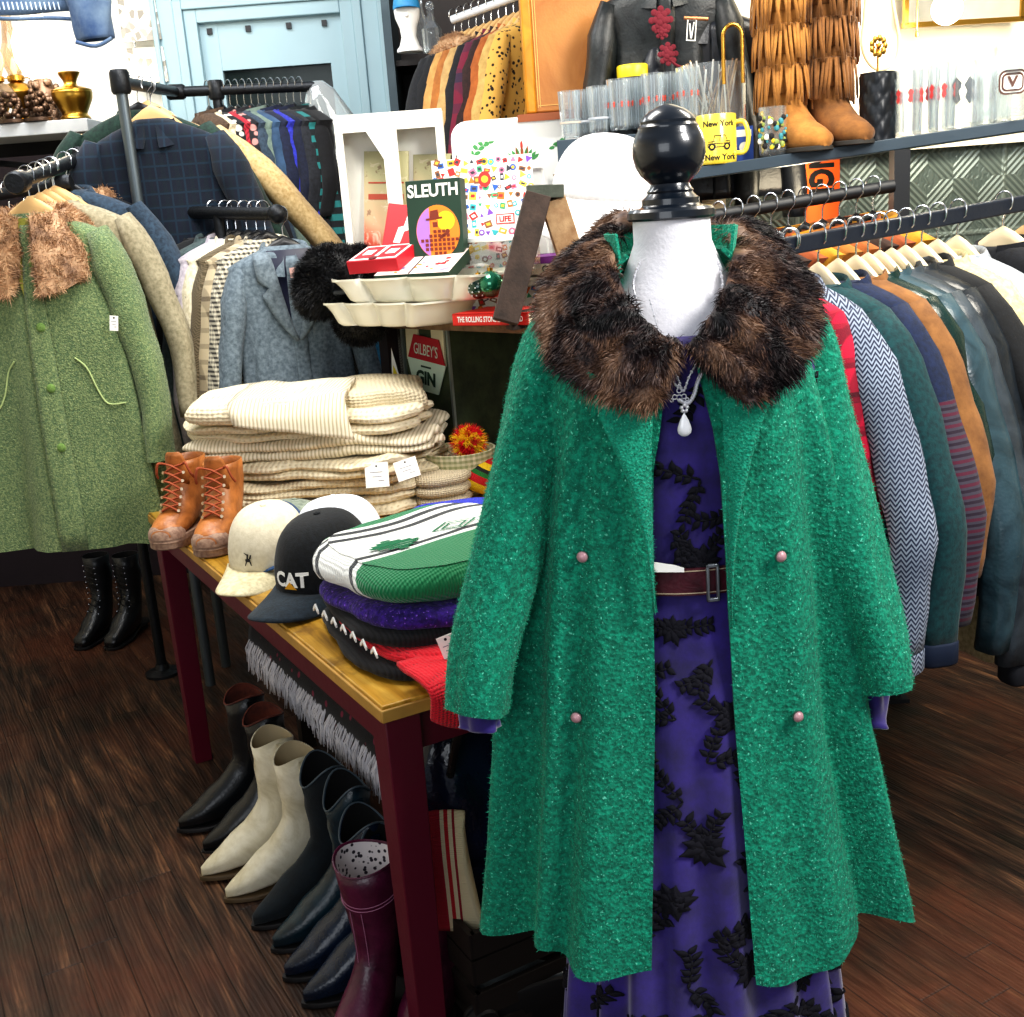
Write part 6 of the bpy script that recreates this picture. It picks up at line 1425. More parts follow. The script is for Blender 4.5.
rg_('jacket','plain black jacket between the leather jacket and the cream coat','jacket',922,cloth('matte_black_wool','0e1116','07080b','wool',1),L=.72,sl=.66,spread=.20)
rg_('coat','cream canvas trench coat hanging low at the right end of the rail','coat',938,cloth('cream_trench','d8cba0','b0a277','wool',1),L=1.0,sl=.68,spread=.15,hem=.34,slr=.066)
rg_('coat','pale grey wool coat beside the cream trench coat','coat',958,cloth('pale_grey_wool','b3b9c0','8a9098','wool',1),L=.85,sl=.6,spread=.18,slr=.062)
garment('coat','black coat on the big pale hanger at the edge of the picture','coat',cloth('black_coat_wool','14171f','0a0b10','wool',1),RP(1004),RZ,L=.75,sw=.20,hem=.24,t=.045,sl=.55,spread=.05,group='jackets on the navy rail',hk='cream',collar='stand')
garment('coat','midnight blue coat, the farthest right on the navy rail','coat',cloth('midnight_wool','151b2c','0a0e18','wool',1),RP(1034),RZ,L=.75,sw=.20,hem=.24,t=.045,sl=.55,spread=.05,group='jackets on the navy rail',hk='wood',collar='stand')
for k,px in enumerate((768,776,792)): hanger('empty wire-hooked hanger at the near end of the navy rail',RP(px),RZ,'black',.12,'empty hangers on the navy rail')
# items on the thin rear rail: mustard and tan garments, hooks
n_=11
for k in range(n_):
    q=RA.lerp(RB,.24+.068*k); q.z+=.016
    lb,c1,c2=[('mustard yellow top','d79a28','9a6a14'),('ochre suede skirt','b9782c','7f4d18'),('tan leather top','b5672c','7a3d16'),('dark brown top','3c2418','22140e'),('rust suede top','a8582a','70341a')][k%5]
    wd=['nearest the mannequin','second from the mannequin','third from the mannequin','fourth from the mannequin','fifth from the mannequin','in the middle of the rail','sixth along past the middle','near the orange sign','below the orange sign','beyond the orange sign','next to the black post'][k]
    garment('top',lb+' on the thin rear rail, '+wd,'top',cloth('rear_'+c1,c1,c2,'suede',1),q,R(-50),L=.5,sw=.15,hem=.16,t=.03,sl=.25,spread=.02,slr=.035,group='tops on the thin rear rail',hk='black',hw=.14,collar='stand')
# orange sign, rotated lettering
os_=at(822,190,3.42); t=thing('orange_sign','upright orange sign with black letters hanging on the tin wall','sign',tuple(os_),R(7)); mb=MB(); mb.box((0,0,0),(.105,.012,.50)); mb.build('sign_board',plain('orange_enamel','ff6a2a',.45),t,smooth=False,bevel=.002); mb=MB(); fr=Fr((0,-.0065,0),(1,0,0),(0,0,1)); mb.text(fr,'NGI',-.008,.052,.098,.0,0,bold=.0045,rot=-PI/2,sx=.72); mb.build('sign_lettering',M_ink,t,smooth=False)
# ---- things on the shelf
GL_=glass('clear_glass')
def tumbler(label,px,dy,r,h,taper=.85,n=28,m=None,extra=None,name='drinking_glass',cat='glass',group=None,ribs=0,handle=False,thick=.003,up=0):
    p=HS(px,dy); t=thing(name,label,cat,tuple(p),0,group); mb=MB(); 
    def ring(rr,z): return [V((rr*(1+ribs*cos(12*a))*cos(a),rr*(1+ribs*cos(12*a))*sin(a),z)) for a in [2*PI*i/48 for i in range(48)]]
    mb.loft([ring(r*taper*.9,0),ring(r*taper,.004),ring(r*taper*1.02,.012),ring(r,h),ring(r-thick,h),ring(r*taper-thick,.012)]); mb.build('glass_body',m or GL_,t,ang=50)
    if handle: mb=MB(); mb.tube(sm([V((r*.95,0,h*.82)),V((r+.035,0,h*.8)),V((r+.04,0,h*.45)),V((r+.028,0,h*.22)),V((r*.92,0,h*.2))],5),.006,10,flat=1.4); mb.build('handle',m or GL_,t)
    if up: t.location.z+=up
    if ribs and not handle:
        mb=MB()
        for i in range(8): a=2*PI*i/8; mb.tube([V((r*taper*cos(a),r*taper*sin(a),.01)),V(((r+.0005)*cos(a),(r+.0005)*sin(a),h))],.0011,4)
        mb.build('glass_highlights',plain('glass_highlight_grey','aab2b8',.2,.3),t)  # thin grey strips painted in as vertical highlights on the glass
    if extra: extra(t,r,h)
    return t
def band(c,z0,z1,k=1.02,nm='painted_band',seg=None):
    def f(t,r,h):
        mb=MB(); 
        if seg:
            for i in range(seg): a=2*PI*i/seg; q_=h*(z1-z0)*.38; fr_=Fr((r*k*.99*cos(a),r*k*.99*sin(a),h*(z0+z1)/2),(-sin(a),cos(a),0),(0,0,1)); mb.prism(fr_,[(q_*.45*x_,q_*y_) for x_,y_ in((0,-1),(.7,-.5),(.4,0),(1,.5),(0,1),(-.9,.4),(-.3,0),(-.8,-.6))],0,.0006)
        else: mb.lathe([(r*k*.97,h*z0),(r*k,h*z1)],(0,0,0),32,cap0=False,cap1=False)
        mb.build(nm,plain('band_'+c,c,.5),t)
    return f
for k,px in enumerate((574,588,602)): tumbler('ribbed clear tumbler with %s, behind the white hat'%['a leaning straw rack','white frosted lines','a thick rim'][k],px,.12+.04*(k%2),.030,.125,up=.131,ribs=.03,group='ribbed tumblers behind the white hat',extra=band(['d8c8b8','e8e8ec','c8ccd4'][k],.3,.34))
for k,px in enumerate((622,640,656,672,690)): tumbler('clear tumbler with red flower band, %s behind the finial'%['first','second','third','fourth','fifth'][k],px,.12+.05*(k%2),.031,.135,up=.131,ribs=.02,group='red banded tumblers behind the finial',extra=band('d8442c',.42,.58,1.03,'red_flowers',9))
def lidj(t,r,h):
    mb=MB(); mb.lathe([(r*1.06,h-.002),(r*1.08,h+.004),(r*1.08,h+.028),(r*1.0,h+.032),(0,h+.033)],(0,0,0),30,cap0=False); mb.build('lid',plain('yellow_plastic_lid','ead22a',.4),t)
tumbler('glass jar with a yellow screw lid behind the red banded tumblers',637,.23,.042,.145,1,up=.131,name='lidded_jar',cat='jar',extra=lidj)
def sticks(t,r,h):
    rg=random.Random(4); mb=MB()
    for i in range(46): a=rg.uniform(0,2*PI); q=rg.uniform(0,r*.75); b=rg.uniform(0,2*PI); mb.tube([V((q*cos(a),q*sin(a),.012)),V((r*.8*cos(b)*.9,r*.8*sin(b)*.9,h*rg.uniform(.9,1.05)))],rg.uniform(.0016,.003),5,m=i%3)
    mb.build('wooden_sticks',[plain('stick_tan','c8a880',.7),plain('stick_white','e6e2da',.6),plain('stick_brown','8a6a50',.7)],t)
tumbler('large clear glass jar filled with tan and white sticks behind the yellow mug',714,.20,.098,.27,1,name='glass_jar',cat='jar',extra=sticks,ribs=.01)
# brass padlock-like loop standing in front of the leather jacket
t=thing('brass_loop','tall brass loop handle standing in the glass jar of sticks','handle',tuple(at(733,60,3.28)),0); mb=MB(); mb.tube([V((-.026,0,-.06))]+[V((-.026*cos(a),0,.06+.03*sin(a))) for a in [PI*i/12 for i in range(13)]]+[V((.026,0,-.06))],.0055,10); mb.build('loop',M_gold,t)
_r0=HS(560,.09); _r1=HS(698,.09); _rs=thing('shelf_riser','low dark riser block on the shelf behind the finial, lifting the small tumblers','riser',tuple(_r0),math.atan2(_r1.y-_r0.y,_r1.x-_r0.x)); _rl=(_r1-_r0).length; mb=MB(); mb.box((_rl/2,.09,.064),(_rl,.20,.128)); mb.build('riser_block',M_shelf,_rs,smooth=False,bevel=.002)
# yellow taxi mug
p=HS(717,.045); mg=thing('coffee_mug','yellow coffee mug with New York lettering and a black taxi drawing','mug',(p.x,p.y,p.z),0)
M_ym=plain('yellow_glaze','f0d64a',.25,0,0,60,.04,8,.6); r,h=.054,.128
mb=MB(); mb.lathe([(r*.93,0),(r*.98,.004),(r,.012),(r,h-.003),(r-.002,h),(r-.005,h-.003),(r-.006,.012),(0,.010)],(0,0,0),40); mb.build('mug_body',M_ym,mg,ang=50)
mb=MB(); mb.tube(sm([V((r*.96,-.0,h*.82)),V((r+.022,-.0,h*.80)),V((r+.032,-.0,h*.5)),V((r+.022,-.0,h*.22)),V((r*.95,0,h*.2))],5),.0065,10); mb.build('handle',M_ym,mg).rotation_euler=(0,0,-.35)
def fbs(mb_,fr_,x0,y0,x1,y1,z0,z1):
    n_=max(1,int((x1-x0)/.004))
    for i_ in range(n_): mb_.fb(fr_,x0+(x1-x0)*i_/n_,y0,x0+(x1-x0)*(i_+1)/n_,y1,z0,z1)
tm=MB(); f0=Fr((0,0,0),(1,0,0),(0,1,0)); tm.text(f0,'New York',0.006,h*.80,.021,0,0,bold=.0005); tm.text(f0,'New York',.010,h*.13,.021,0,0,bold=.0005)

for a,b,c_,d_ in((-.024,.40,.036,.415),(-.024,.33,.036,.345),(-.008,.56,.022,.575),(-.024,.44,-.006,.455),(.02,.44,.036,.455),(-.026,.33,-.0245,.41),(.0355,.33,.037,.45)): fbs(tm,f0,a,h*b,c_,h*d_,0,.0004)
for a,b,c_,d_ in((-.012,.455,-.006,.57),(.006,.45,.0075,.57),(.021,.57,.027,.45)): tm.prism(f0,[(a,h*b),(a+.0015,h*b),(c_+.0015,h*d_),(c_,h*d_)],0,.0004)
for x in(-.014,.026): tm.disc(f0,x,h*.345,.0095,0,.0006,0,18); 
wm=MB()
for x in(-.014,.026): wm.disc(f0,x,h*.345,.0045,.0009,.0013,0,14)
for k in range(5): wm.fb(f0,-.004+k*.005,h*.37,-.0015+k*.005,h*.395,.0005,.0009)
def wrap(m_,nm,mat_):
    o=MB()
    def wp(v): a=-PI/2-.15+v[0]/r; rr=r+.0006+v[2]; return V((rr*cos(a),rr*sin(a),v[1]))
    # split long spans so that they follow the curve
    o.add([wp(v) for v in m_.v],m_.f); o.build(nm,mat_,mg,smooth=False)
wrap(tm,'taxi_print',M_ink); wrap(wm,'taxi_details',M_ym)
# blue card and map shot glass
p=HS(744,.10); t=thing('playing_card_box','small blue and white card box behind the mug handle','box',tuple(p),R(-5)); mb=MB(); mb.box((0,0,.045),(.05,.02,.09)); mb.build('box_body',plain('card_blue','2a4fa8',.5),t,smooth=False); mb=MB(); f=Fr((0,-.0105,.045),(1,0,0),(0,0,1)); mb.fb(f,-.02,.018,.02,.036,0,.0006); mb.disc(f,0,-.01,.014,0,.0006,0,16); mb.build('white_print',M_wp,t,smooth=False)
def mapdeco(t,r,h):
    mb=MB(); rg=random.Random(8)
    for i in range(60):
        a=rg.uniform(-PI,0); z=h*rg.uniform(.15,.8); q=rg.uniform(.004,.009); mb.ball((r*.99*cos(a),r*.99*sin(a),z),q,rg.randrange(5),6,4,(.9,.9,1))
    mb.build('printed_pattern',[plain('print_moss','8a9a4c',.6),M_wp,plain('print_teal','3a8a96',.6),M_ye,M_ink],t)
tumbler('small tumbler printed with a yellow and green pattern between the mug and the fringed boots',773,.035,.037,.125,.95,extra=mapdeco)
# fringed suede boots
M_fr=cloth('golden_brown_suede','b9813f','8a5a26','suede',1,rough=.95,bump=.6); M_fr2=cloth('dark_brown_fringe_suede','8f5f2e','5e3c1c','suede',1,rough=.95)
def fboot(label,px,dy,rz,m):
    p=HS(px,dy); t=thing('fringed_boot',label,'boot',tuple(p),rz,'fringed suede boots'); s=1
    # toe towards +X/-Y local -Y
    cen=[(-.165,.020,.012,.012,0),(-.15,.027,.034,.022,5),(-.12,.034,.045,.031,10),(-.08,.043,.049,.040,18),(-.045,.058,.049,.052,32),(-.015,.080,.048,.060,55),(0,.115,.050,.056,78),(.005,.16,.055,.058,90),(.005,.25,.060,.062,90),(.005,.36,.066,.068,90),(.005,.44,.068,.070,90)]
    mb=MB(); rings=[]
    for y,z,w,hh,a in cen:
        a=R(a); up=V((0,-sin(a),cos(a))); rg=[]
        for i in range(28):
            q=2*PI*i/28; v=V((0,y,z))+V((w*cos(q),0,0))+up*(hh*sin(q)); v.z=max(v.z,.012) if y<-.01 or z<.1 else v.z; rg.append(v)
        rings.append(rg)
    mb.loft(rings,True,False); mb.build('upper',m,t,ang=80,solid=.003)
    P=[(0,-.180),(.022,-.176),(.040,-.155),(.052,-.115),(.050,-.06),(.042,-.01),(.044,.04),(.030,.064),(0,.070)]
    def ol(z,k): L_=sm([V((x*k,y*k*.93,z)) for x,y in P],3); return L_+[V((-q.x,q.y,q.z)) for q in L_[-2:0:-1]]
    mb=MB(); mb.loft([ol(0,.97),ol(.002,1),ol(.011,1),ol(.013,.97)]); mb.build('sole',plain('dark_crepe_sole','33302c',.7),t,ang=35)
    rg=random.Random(px)
    for lv,(z,r0,l) in enumerate(((.43,.073,.115),(.325,.070,.105),(.225,.066,.105))):
        mb=MB(); mb.lathe([(r0+.001,z-.07),(r0+.003,z),(r0-.002,z+.004)],(0,.005,0),32,cap0=False,cap1=False)
        N=46
        for i in range(N):
            a=2*PI*i/N+rg.uniform(-.03,.03); r1=r0+.004; c,s_=cos(a),sin(a); L=l*rg.uniform(.8,1.1); w=.0045; tx,ty=-s_,c; dx=rg.uniform(-.12,.12); o_=rg.uniform(0,.004)
            b=V((r1*c,.005+r1*s_,z)); rr=r1+o_
            pts=[V((rr*c,.005+rr*s_,z)),V(((rr+.006)*c+tx*dx*L*.4,.005+(rr+.006)*s_+ty*dx*L*.4,z-L*.5)),V(((rr+.008)*c+tx*dx*L,.005+(rr+.008)*s_+ty*dx*L,z-L))]
            vs=[]
            for q in pts: vs+=[q-V((tx,ty,0))*w*.95,q+V((tx,ty,0))*w*.95]
            mb.add(vs,[(0,1,3,2),(2,3,5,4)])
        mb.build('fringe_tier',m,t,ang=80,solid=.0015)
    return t
fboot('golden brown suede boot with three tiers of fringe, its toe beside the map-print tumbler',786,.10,R(24),M_fr)
fboot('brown suede boot with three tiers of fringe next to the black quilted bag',828,.11,R(20),M_fr2)
# quilted bag + necklace stand
p=HS(877,.06); t=thing('quilted_bag','small black quilted cylinder bag beside the fringed boots','bag',tuple(p),0); r,h=.044,.165
mb=MB(); rings=[]
for j in range(33):
    z=h*j/32; rings.append([V(((r+.0035*abs(sin(4*a+z*60))**.5*abs(sin(4*a-z*60))**.5)*cos(a),(r+.0035*abs(sin(4*a+z*60))**.5*abs(sin(4*a-z*60))**.5)*sin(a),z)) for a in [2*PI*i/64 for i in range(64)]])
mb.loft(rings); mb.build('bag_body',plain('black_quilted_leather','10141a',.35,0,0),t,ang=80); mb=MB(); mb.lathe([(r*1.03,h),(r*1.03,h+.006),(0,h+.008)],(0,0,0),32); mb.build('lid',plain('black_quilted_leather','10141a',.35),t)
p2=p+V((0,.0,h+.009)); t=thing('gold_brooch','gold leaf brooch standing on the black quilted bag','brooch',tuple(p2),0); mb=MB(); mb.tube([V((0,0,0)),V((0,0,.05))],.003,6); rg=random.Random(6)
for i in range(9):
    a=2*PI*i/9; c=V((.018*cos(a),-.004,.062+.020*sin(a))); mb.ball(c,.007,0,8,5,(1,.4,1.3)); mb.tube([V((0,0,.05)),c],.0015,5)
mb.ball((0,-.006,.062),.007,0,8,6); mb.build('gold_leaves',M_gold,t)
t=thing('bead_necklace','long pale bead necklace hanging above the black quilted bag','necklace',tuple(at(882,20,3.24)),0); mb=MB(); pts=sm([at(868,-25,3.24),at(864,20,3.24),at(862,45,3.24),at(868,62,3.24),at(880,70,3.23),at(894,62,3.24),at(899,42,3.24),at(895,15,3.24),at(888,-25,3.24)],6); mb.tube(pts,.0045,8); 
mb.build('bead_strand',plain('pale_beads','e6d4a8',.4),t,world=True)
# tankards and tumblers at the right
rl=['with red script','with pink flowers','with tall red letters']
for k,px in enumerate((908,925,941)): tumbler('clear beer glass '+rl[k]+', right of the black quilted bag',px,.05+.05*(k%2),.036,.165,.9,ribs=.01,group='printed beer glasses',extra=band(['d84a4a','e08090','c84040'][k],.45,.75,1.02,'red_print',7))
for k,(px,dy) in enumerate(((962,.06),(990,.16))): tumbler(['large dimpled glass tankard with a handle, in front of the printed beer glasses','large dimpled glass tankard set behind the emblem stein'][k],px,dy,.052,.17,.95,ribs=.035,handle=True,thick=.006,name='glass_tankard',cat='tankard',extra=band('3c424a',.30,.80,.80,'grey_reflection_print',8) if k==0 else None,group='dimpled glass tankards')
p=HS(1016,.05); 
def emblem(t,r,h):
    mb=MB(); f0=Fr((0,0,0),(1,0,0),(0,1,0)); a0=MB()
    def rr_(w,hh,rad,z,m): a0.prism(f0,[(cx+(w-rad)*sx+rad*cos(a+b),cy+(hh-rad)*sy+rad*sin(a+b)) for sx,sy,a in((1,-1,-PI/2),(1,1,0),(-1,1,PI/2),(-1,-1,PI)) for b in [PI/2*i/4 for i in range(5)]],z,z+.0004,m)
    cx,cy=0,h*.5; rr_(.034,.030,.018,0,0); rr_(.029,.025,.014,.0006,1); rr_(.026,.022,.012,.0012,0); rr_(.021,.017,.008,.0018,1); a0.text(f0,'V',-.001,h*.5,.034,.0024,0,bold=.0015)
    mb.add([V(((r+.001+v[2])*cos(-PI/2-.25+v[0]/r),(r+.001+v[2])*sin(-PI/2-.25+v[0]/r),v[1])) for v in a0.v],a0.f); mb.m=list(a0.m); mb.build('emblem',[plain('emblem_brown','5a3a30',.5),M_wp],t,smooth=False)
tumbler('tall glass stein with a brown rounded emblem and letter V at the picture edge',1008,.04,.050,.185,.95,handle=True,thick=.006,name='glass_stein',cat='stein',extra=emblem)
tumbler('clear glass cup with grey ring emblem between the tankard and the stein',984,.03,.034,.13,.9,extra=band('8a8f94',.45,.6,1.02,'ring_emblem',4))
# ---- tan leather case and black leather jackets behind
cl0=at(527,112,3.62); cl1=at(619,104,3.62); cw=cl1.x-cl0.x
lc=thing('leather_case','large tan leather case with stitched edge standing on the shelf','case',(cl0.x,3.62,cl0.z-.005),0)
M_tl=cloth('tan_case_leather','b87c40','985a26','leather',.35,rough=.35,sheen=0); M_tl2=cloth('amber_case_leather','cf8f28','a8681a','leather',.5,rough=.35,sheen=0)
mb=MB(); mb.box((cw*.55,.06,.30),(cw*.90,.12,.60)); mb.build('case_body',M_tl,lc,bevel=.006); mb=MB(); mb.box((cw*.055,.06,.30),(cw*.11,.124,.60)); mb.build('case_spine',M_tl2,lc,bevel=.006)
mb=MB()
for x in(cw*.125,cw*.15,cw*.965): mb.box((x,-.001,.30),(.0015,.002,.57))
mb.box((cw*.55,-.001,.02),(cw*.85,.002,.0015)); mb.build('stitching',plain('golden_stitching','e8c070',.7),lc,smooth=False)
slb=thing('back_shelf','dark back shelf carrying the tan leather case','shelf',(cl0.x,3.62,cl0.z-.006),0); mb=MB(); mb.box((cw*.5+.02,.10,-.012),(cw+.1,.24,.022)); mb.build('shelf_board',plain('rust_shelf_wood','8a4a26',.6),slb,smooth=False)
for dx in (0,cw+.03): mb=MB(); mb.box((dx,.18,-.02-(cl0.z-.03)/2),(.03,.03,cl0.z-.03)); mb.build('support',M_bk2,slb,smooth=False)
M_bj=cloth('worn_black_jacket_leather','1e2325','090b0c','leather',1.4,rough=.45,sheen=0)
JR0=at(600,-62,3.58); JR1=at(780,-62,3.58)
jr=thing('clothes_rail','high black rail holding the black leather jackets above the frame','rail',tuple(JR0)); rail(jr,JR0,JR1,.015,M_bk2)
j1=garment('leather_jacket','black leather jacket with embroidered red roses beside the tan case','jacket',M_bj,at(662,-58,3.5),R(-8),L=.60,sw=.19,hem=.20,t=.05,sl=.56,spread=.03,slr=.06,hk='black',folds=.02,group='black leather jackets')
M_rr=plain('rose_embroidery','6a1a28',.9); mb=MB(); rg=random.Random(9)
def roseat(px,py,r):
    c=at(px,py,3.40)
    for ring,(k,q) in enumerate(((8,1),(6,.6),(3,.25))):
        for i in range(k): a=2*PI*i/k+ring; mb.ball(c+V((cos(a)*r*q,-.004*(2-ring)*0-.002*ring,sin(a)*r*q*1.1)),r*.36,0,8,5,(1,.25,1))
roseat(661,20,.026); roseat(662,31,.016); roseat(668,54,.022); mb.tube(sm([at(668,58,3.40),at(678,66,3.40),at(690,68,3.40)],4),.004,6); mb.build('rose_embroidery',M_rr,j1,world=True)
j2=garment('leather_jacket','black leather jacket with white neck label and chained collar next to the fringed boots','jacket',cloth('soft_black_jacket','1a1e26','0a0c10','leather',.7,rough=.35,sheen=0),at(712,-22,3.5),R(-4),L=.60,sw=.19,hem=.20,t=.05,sl=.5,spread=.03,slr=.06,hk='black',group='black leather jackets',inner=plain('black_satin','11131a',.4))
mb=MB(); f=Fr(at(691,30,3.36),(1,0,-.1),(.1,0,1)); mb.fb(f,-.012,-.028,.014,.028,0,.002,0); mb.fb(f,-.009,-.025,.011,.025,.0021,.003,1); mb.prism(f,[(-.007,.016),(-.003,.016),(.001,-.014),(.005,.020),(.008,.020),(.003,-.022),(-.001,-.022)],.0031,.004,0); mb.build('neck_label',[M_wp,M_ink],j2,world=True,smooth=False)
mb=MB(); mb.tube([at(684,18,3.36),at(708,19,3.36)],.005,8); mb.build('label_bar',plain('rose_gold_bar','c88a60',.35,.7),j2,world=True)
# ---- upper right wall: framed picture, globe lamp, pull chain
yw=3.58
fc=at(963,8,yw); t=thing('framed_picture','wide framed grey picture on the cream wall behind the globe lamp','picture',tuple(fc),R(7)); w,h=.36,.16
mb=MB(); mb.box((0,0,.04),(w,.01,h)); mb.build('picture_panel',plain('grey_print_panel','8f8c80',.6,0,0,60,.3,10),t,smooth=False); mb=MB()
for x0,z0,sx_,sz_ in((0,-.04,w+.02,.014),(0,.12,w+.02,.014),(-w/2,.04,.012,h),(w/2,.04,.012,h)): mb.box((x0,-.006,z0),(sx_,.016,sz_))
mb.build('picture_frame',M_gold,t,smooth=False)
n=NT('globe_glow'); n.set((1,.95,.85,1),.4); n.set(Emission_Color=(1,.93,.8,1),Emission_Strength=6); 
gp=at(947,9,3.40); t=thing('pendant_globe_lamp','glowing white globe lamp in front of the framed picture','lamp',tuple(gp),0); mb=MB(); mb.ball((0,0,0),.042,0,24,14); mb.build('globe_shade',n.m,t); mb=MB(); mb.lathe([(.018,.038),(.022,.06),(.012,.07),(.004,.075),(.003,.25)],(0,0,0),16); mb.build('lamp_fitting',M_gold,t)
pc_=at(917,20,3.40); t=thing('pull_chain','thin pull chain with small weight hanging left of the globe lamp','chain',tuple(pc_),0); mb=MB(); mb.tube([V((0,0,.15)),V((0,0,-.03))],.002,6); mb.build('chain',M_gold,t); mb=MB(); mb.lathe([(.0,-.045),(.005,-.043),(.005,-.034),(.002,-.028),(0,-.027)],(0,0,0),10); mb.build('weight',M_gold,t)
l=bpy.data.lights.new('globe_light','POINT'); l.energy=9; l.color=(1,.88,.68); l.shadow_soft_size=.05; o=bpy.data.objects.new('globe_light',l); COL.objects.link(o); o.location=gp+V((0,-.10,-.02))
# ---- upper left: shelf with oil lamps, denim jacket, shell panels
s0=at(-60,128,4.3); s1=at(88,126,4.3)
sh2=thing('lamp_shelf','white shelf on the left carrying brass oil lamps','shelf',(s0.x,s0.y,s0.z),0); mb=MB(); Lx=s1.x-s0.x; mb.box((Lx/2,.16,-.025),(Lx,.32,.045)); mb.build('shelf_board',plain('grey_white_shelf','b8bcc0',.5),sh2,bevel=.003); mb=MB(); mb.box((Lx/2,.30,-.07),(Lx,.02,.05)); mb.build('shelf_cleat',M_dark,sh2,smooth=False)
for dx in(.1,Lx-.1):mb=MB(); mb.box((dx,.32,-.12),(.02,.64,.02)); mb.build('bracket',M_dark,sh2,smooth=False)
M_brass=plain('aged_brass','b08a3c',.28,1); M_glow=NT('lamp_glass_glow'); M_glow.set((1,.92,.75,1),.3); M_glow.set(Emission_Color=(1,.85,.6,1),Emission_Strength=1.5); M_glow=M_glow.m
def SP(px,dy,up=.001): q=at(px,126,4.3+dy); q.z=s0.z-.0015+up; return q
def oil_lamp(label,px,dy,s,kind):
    t=thing('oil_lamp',label,'lamp',tuple(SP(px,dy)),0,'oil lamps on the left shelf'); t.scale=(s,s,s)
    mb=MB(); mb.lathe([(0,0),(.05,0),(.052,.008),(.03,.02),(.02,.04),(.03,.06),(.055,.085),(.06,.11),(.045,.135),(.02,.145),(0,.15)],(0,0,0),28); mb.build('fuel_font',M_brass if kind else plain('smoky_glass_font','6a5a48',.15,.3,0,60,.4,14),t)
    mb=MB(); mb.lathe([(.02,.145),(.028,.15),(.028,.165),(.02,.17),(0,.172)],(0,0,0),20); mb.tube([V((.02,0,.158)),V((.045,0,.158))],.002,6); mb.ball((.047,0,.158),.007,0,8,5,(.4,1,1)); mb.build('burner',M_brass,t)
    mb=MB(); mb.lathe([(.022,.17),(.038,.21),(.040,.235),(.026,.275),(.018,.33),(.019,.36),(.0175,.36),(.017,.33),(.024,.275)],(0,0,0),24,cap0=False,cap1=False); mb.build('glass_chimney',glass('warm_chimney_glass',(.80,.66,.48,1),.7),t)
    if kind!=1: mb=MB(); mb.lathe([(.004,.17),(.012,.19),(.006,.22),(.0,.23)],(0,0,0),12); mb.build('flame_bulb',M_glow,t)
oil_lamp('oil lamp with tall chimney at the far left of the left shelf',4,.08,1.0,0); oil_lamp('oil lamp with brass font and clear chimney, middle of the left shelf',24,.16,1.05,2)
t=thing('glass_lamp_shade','glowing white lamp shade on a carved stone base on the left shelf','lamp',tuple(SP(50,.12)),0)
mb=MB(); mb.lathe([(.03,.15),(.06,.17),(.082,.22),(.085,.28),(.065,.33),(.04,.36),(.03,.42),(.028,.42),(.038,.355),(.062,.32),(.08,.28),(.078,.22),(.055,.175)],(0,0,0),28,cap0=False,cap1=False); mb.build('shade',M_glow,t)
mb=MB(); rg=random.Random(3)
for i in range(60): a=rg.uniform(0,2*PI); z=rg.uniform(.02,.14); r=.058*(1-z*2); mb.ball((r*cos(a),r*sin(a),z),.012,0,7,5)
mb.lathe([(0,0),(.065,0),(.06,.02),(.03,.15),(0,.155)],(0,0,0),20); mb.build('carved_base',plain('carved_grey_brown_stone','6a5546',.5,.2,.6,50,.5,30),t)
t=thing('brass_pot','brass oil burner pot with narrow neck at the right end of the left shelf','pot',tuple(SP(77,.06)),0); mb=MB(); mb.lathe([(q.x,q.y) for q in sm([V((a,b,0)) for a,b in [(0,0),(.05,0),(.052,.008),(.044,.02),(.056,.045),(.068,.07),(.070,.085),(.070,.095),(.052,.108),(.028,.114),(.022,.128),(.034,.15),(.038,.16),(.03,.158),(.018,.13),(0,.13)]],3)],(0,0,0),36); mb.build('pot_body',M_brass,t,ang=50)
mb=MB(); mb.lathe([(.067,.084),(.070,.086),(.070,.10),(.067,.102)],(0,0,0),36,cap0=False,cap1=False); mb.build('rim_band',M_brass,t)
for i in range(2): 
    t=thing('carved_ornament',['small carved dark figurine at the left end of the shelf, before the tall chimney lamp','carved bronze figurine between the lamps on the left shelf'][i],'figurine',tuple(SP((14,40)[i],.03)),0); mb=MB(); rg=random.Random(20+i)
    mb.lathe([(0,0),(.05,0),(.05,.012),(0,.014)],(0,0,0),18)
    for q in range(40): a=rg.uniform(0,2*PI); z=rg.uniform(.02,.10); r=.045*(1-z*5) if z<.15 else 0; mb.ball((abs(r)*cos(a),abs(r)*sin(a),z),.011,0,8,5)
    mb.build('figurine_body',plain('dark_bronze','4c3a2e',.4,.6,.6,60,.5,30),t)
l=bpy.data.lights.new('oil_lamp_light','POINT'); l.energy=4; l.color=(1,.86,.66); l.shadow_soft_size=.07; o=bpy.data.objects.new('oil_lamp_light',l); COL.objects.link(o); o.location=SP(52,-.05,.22)
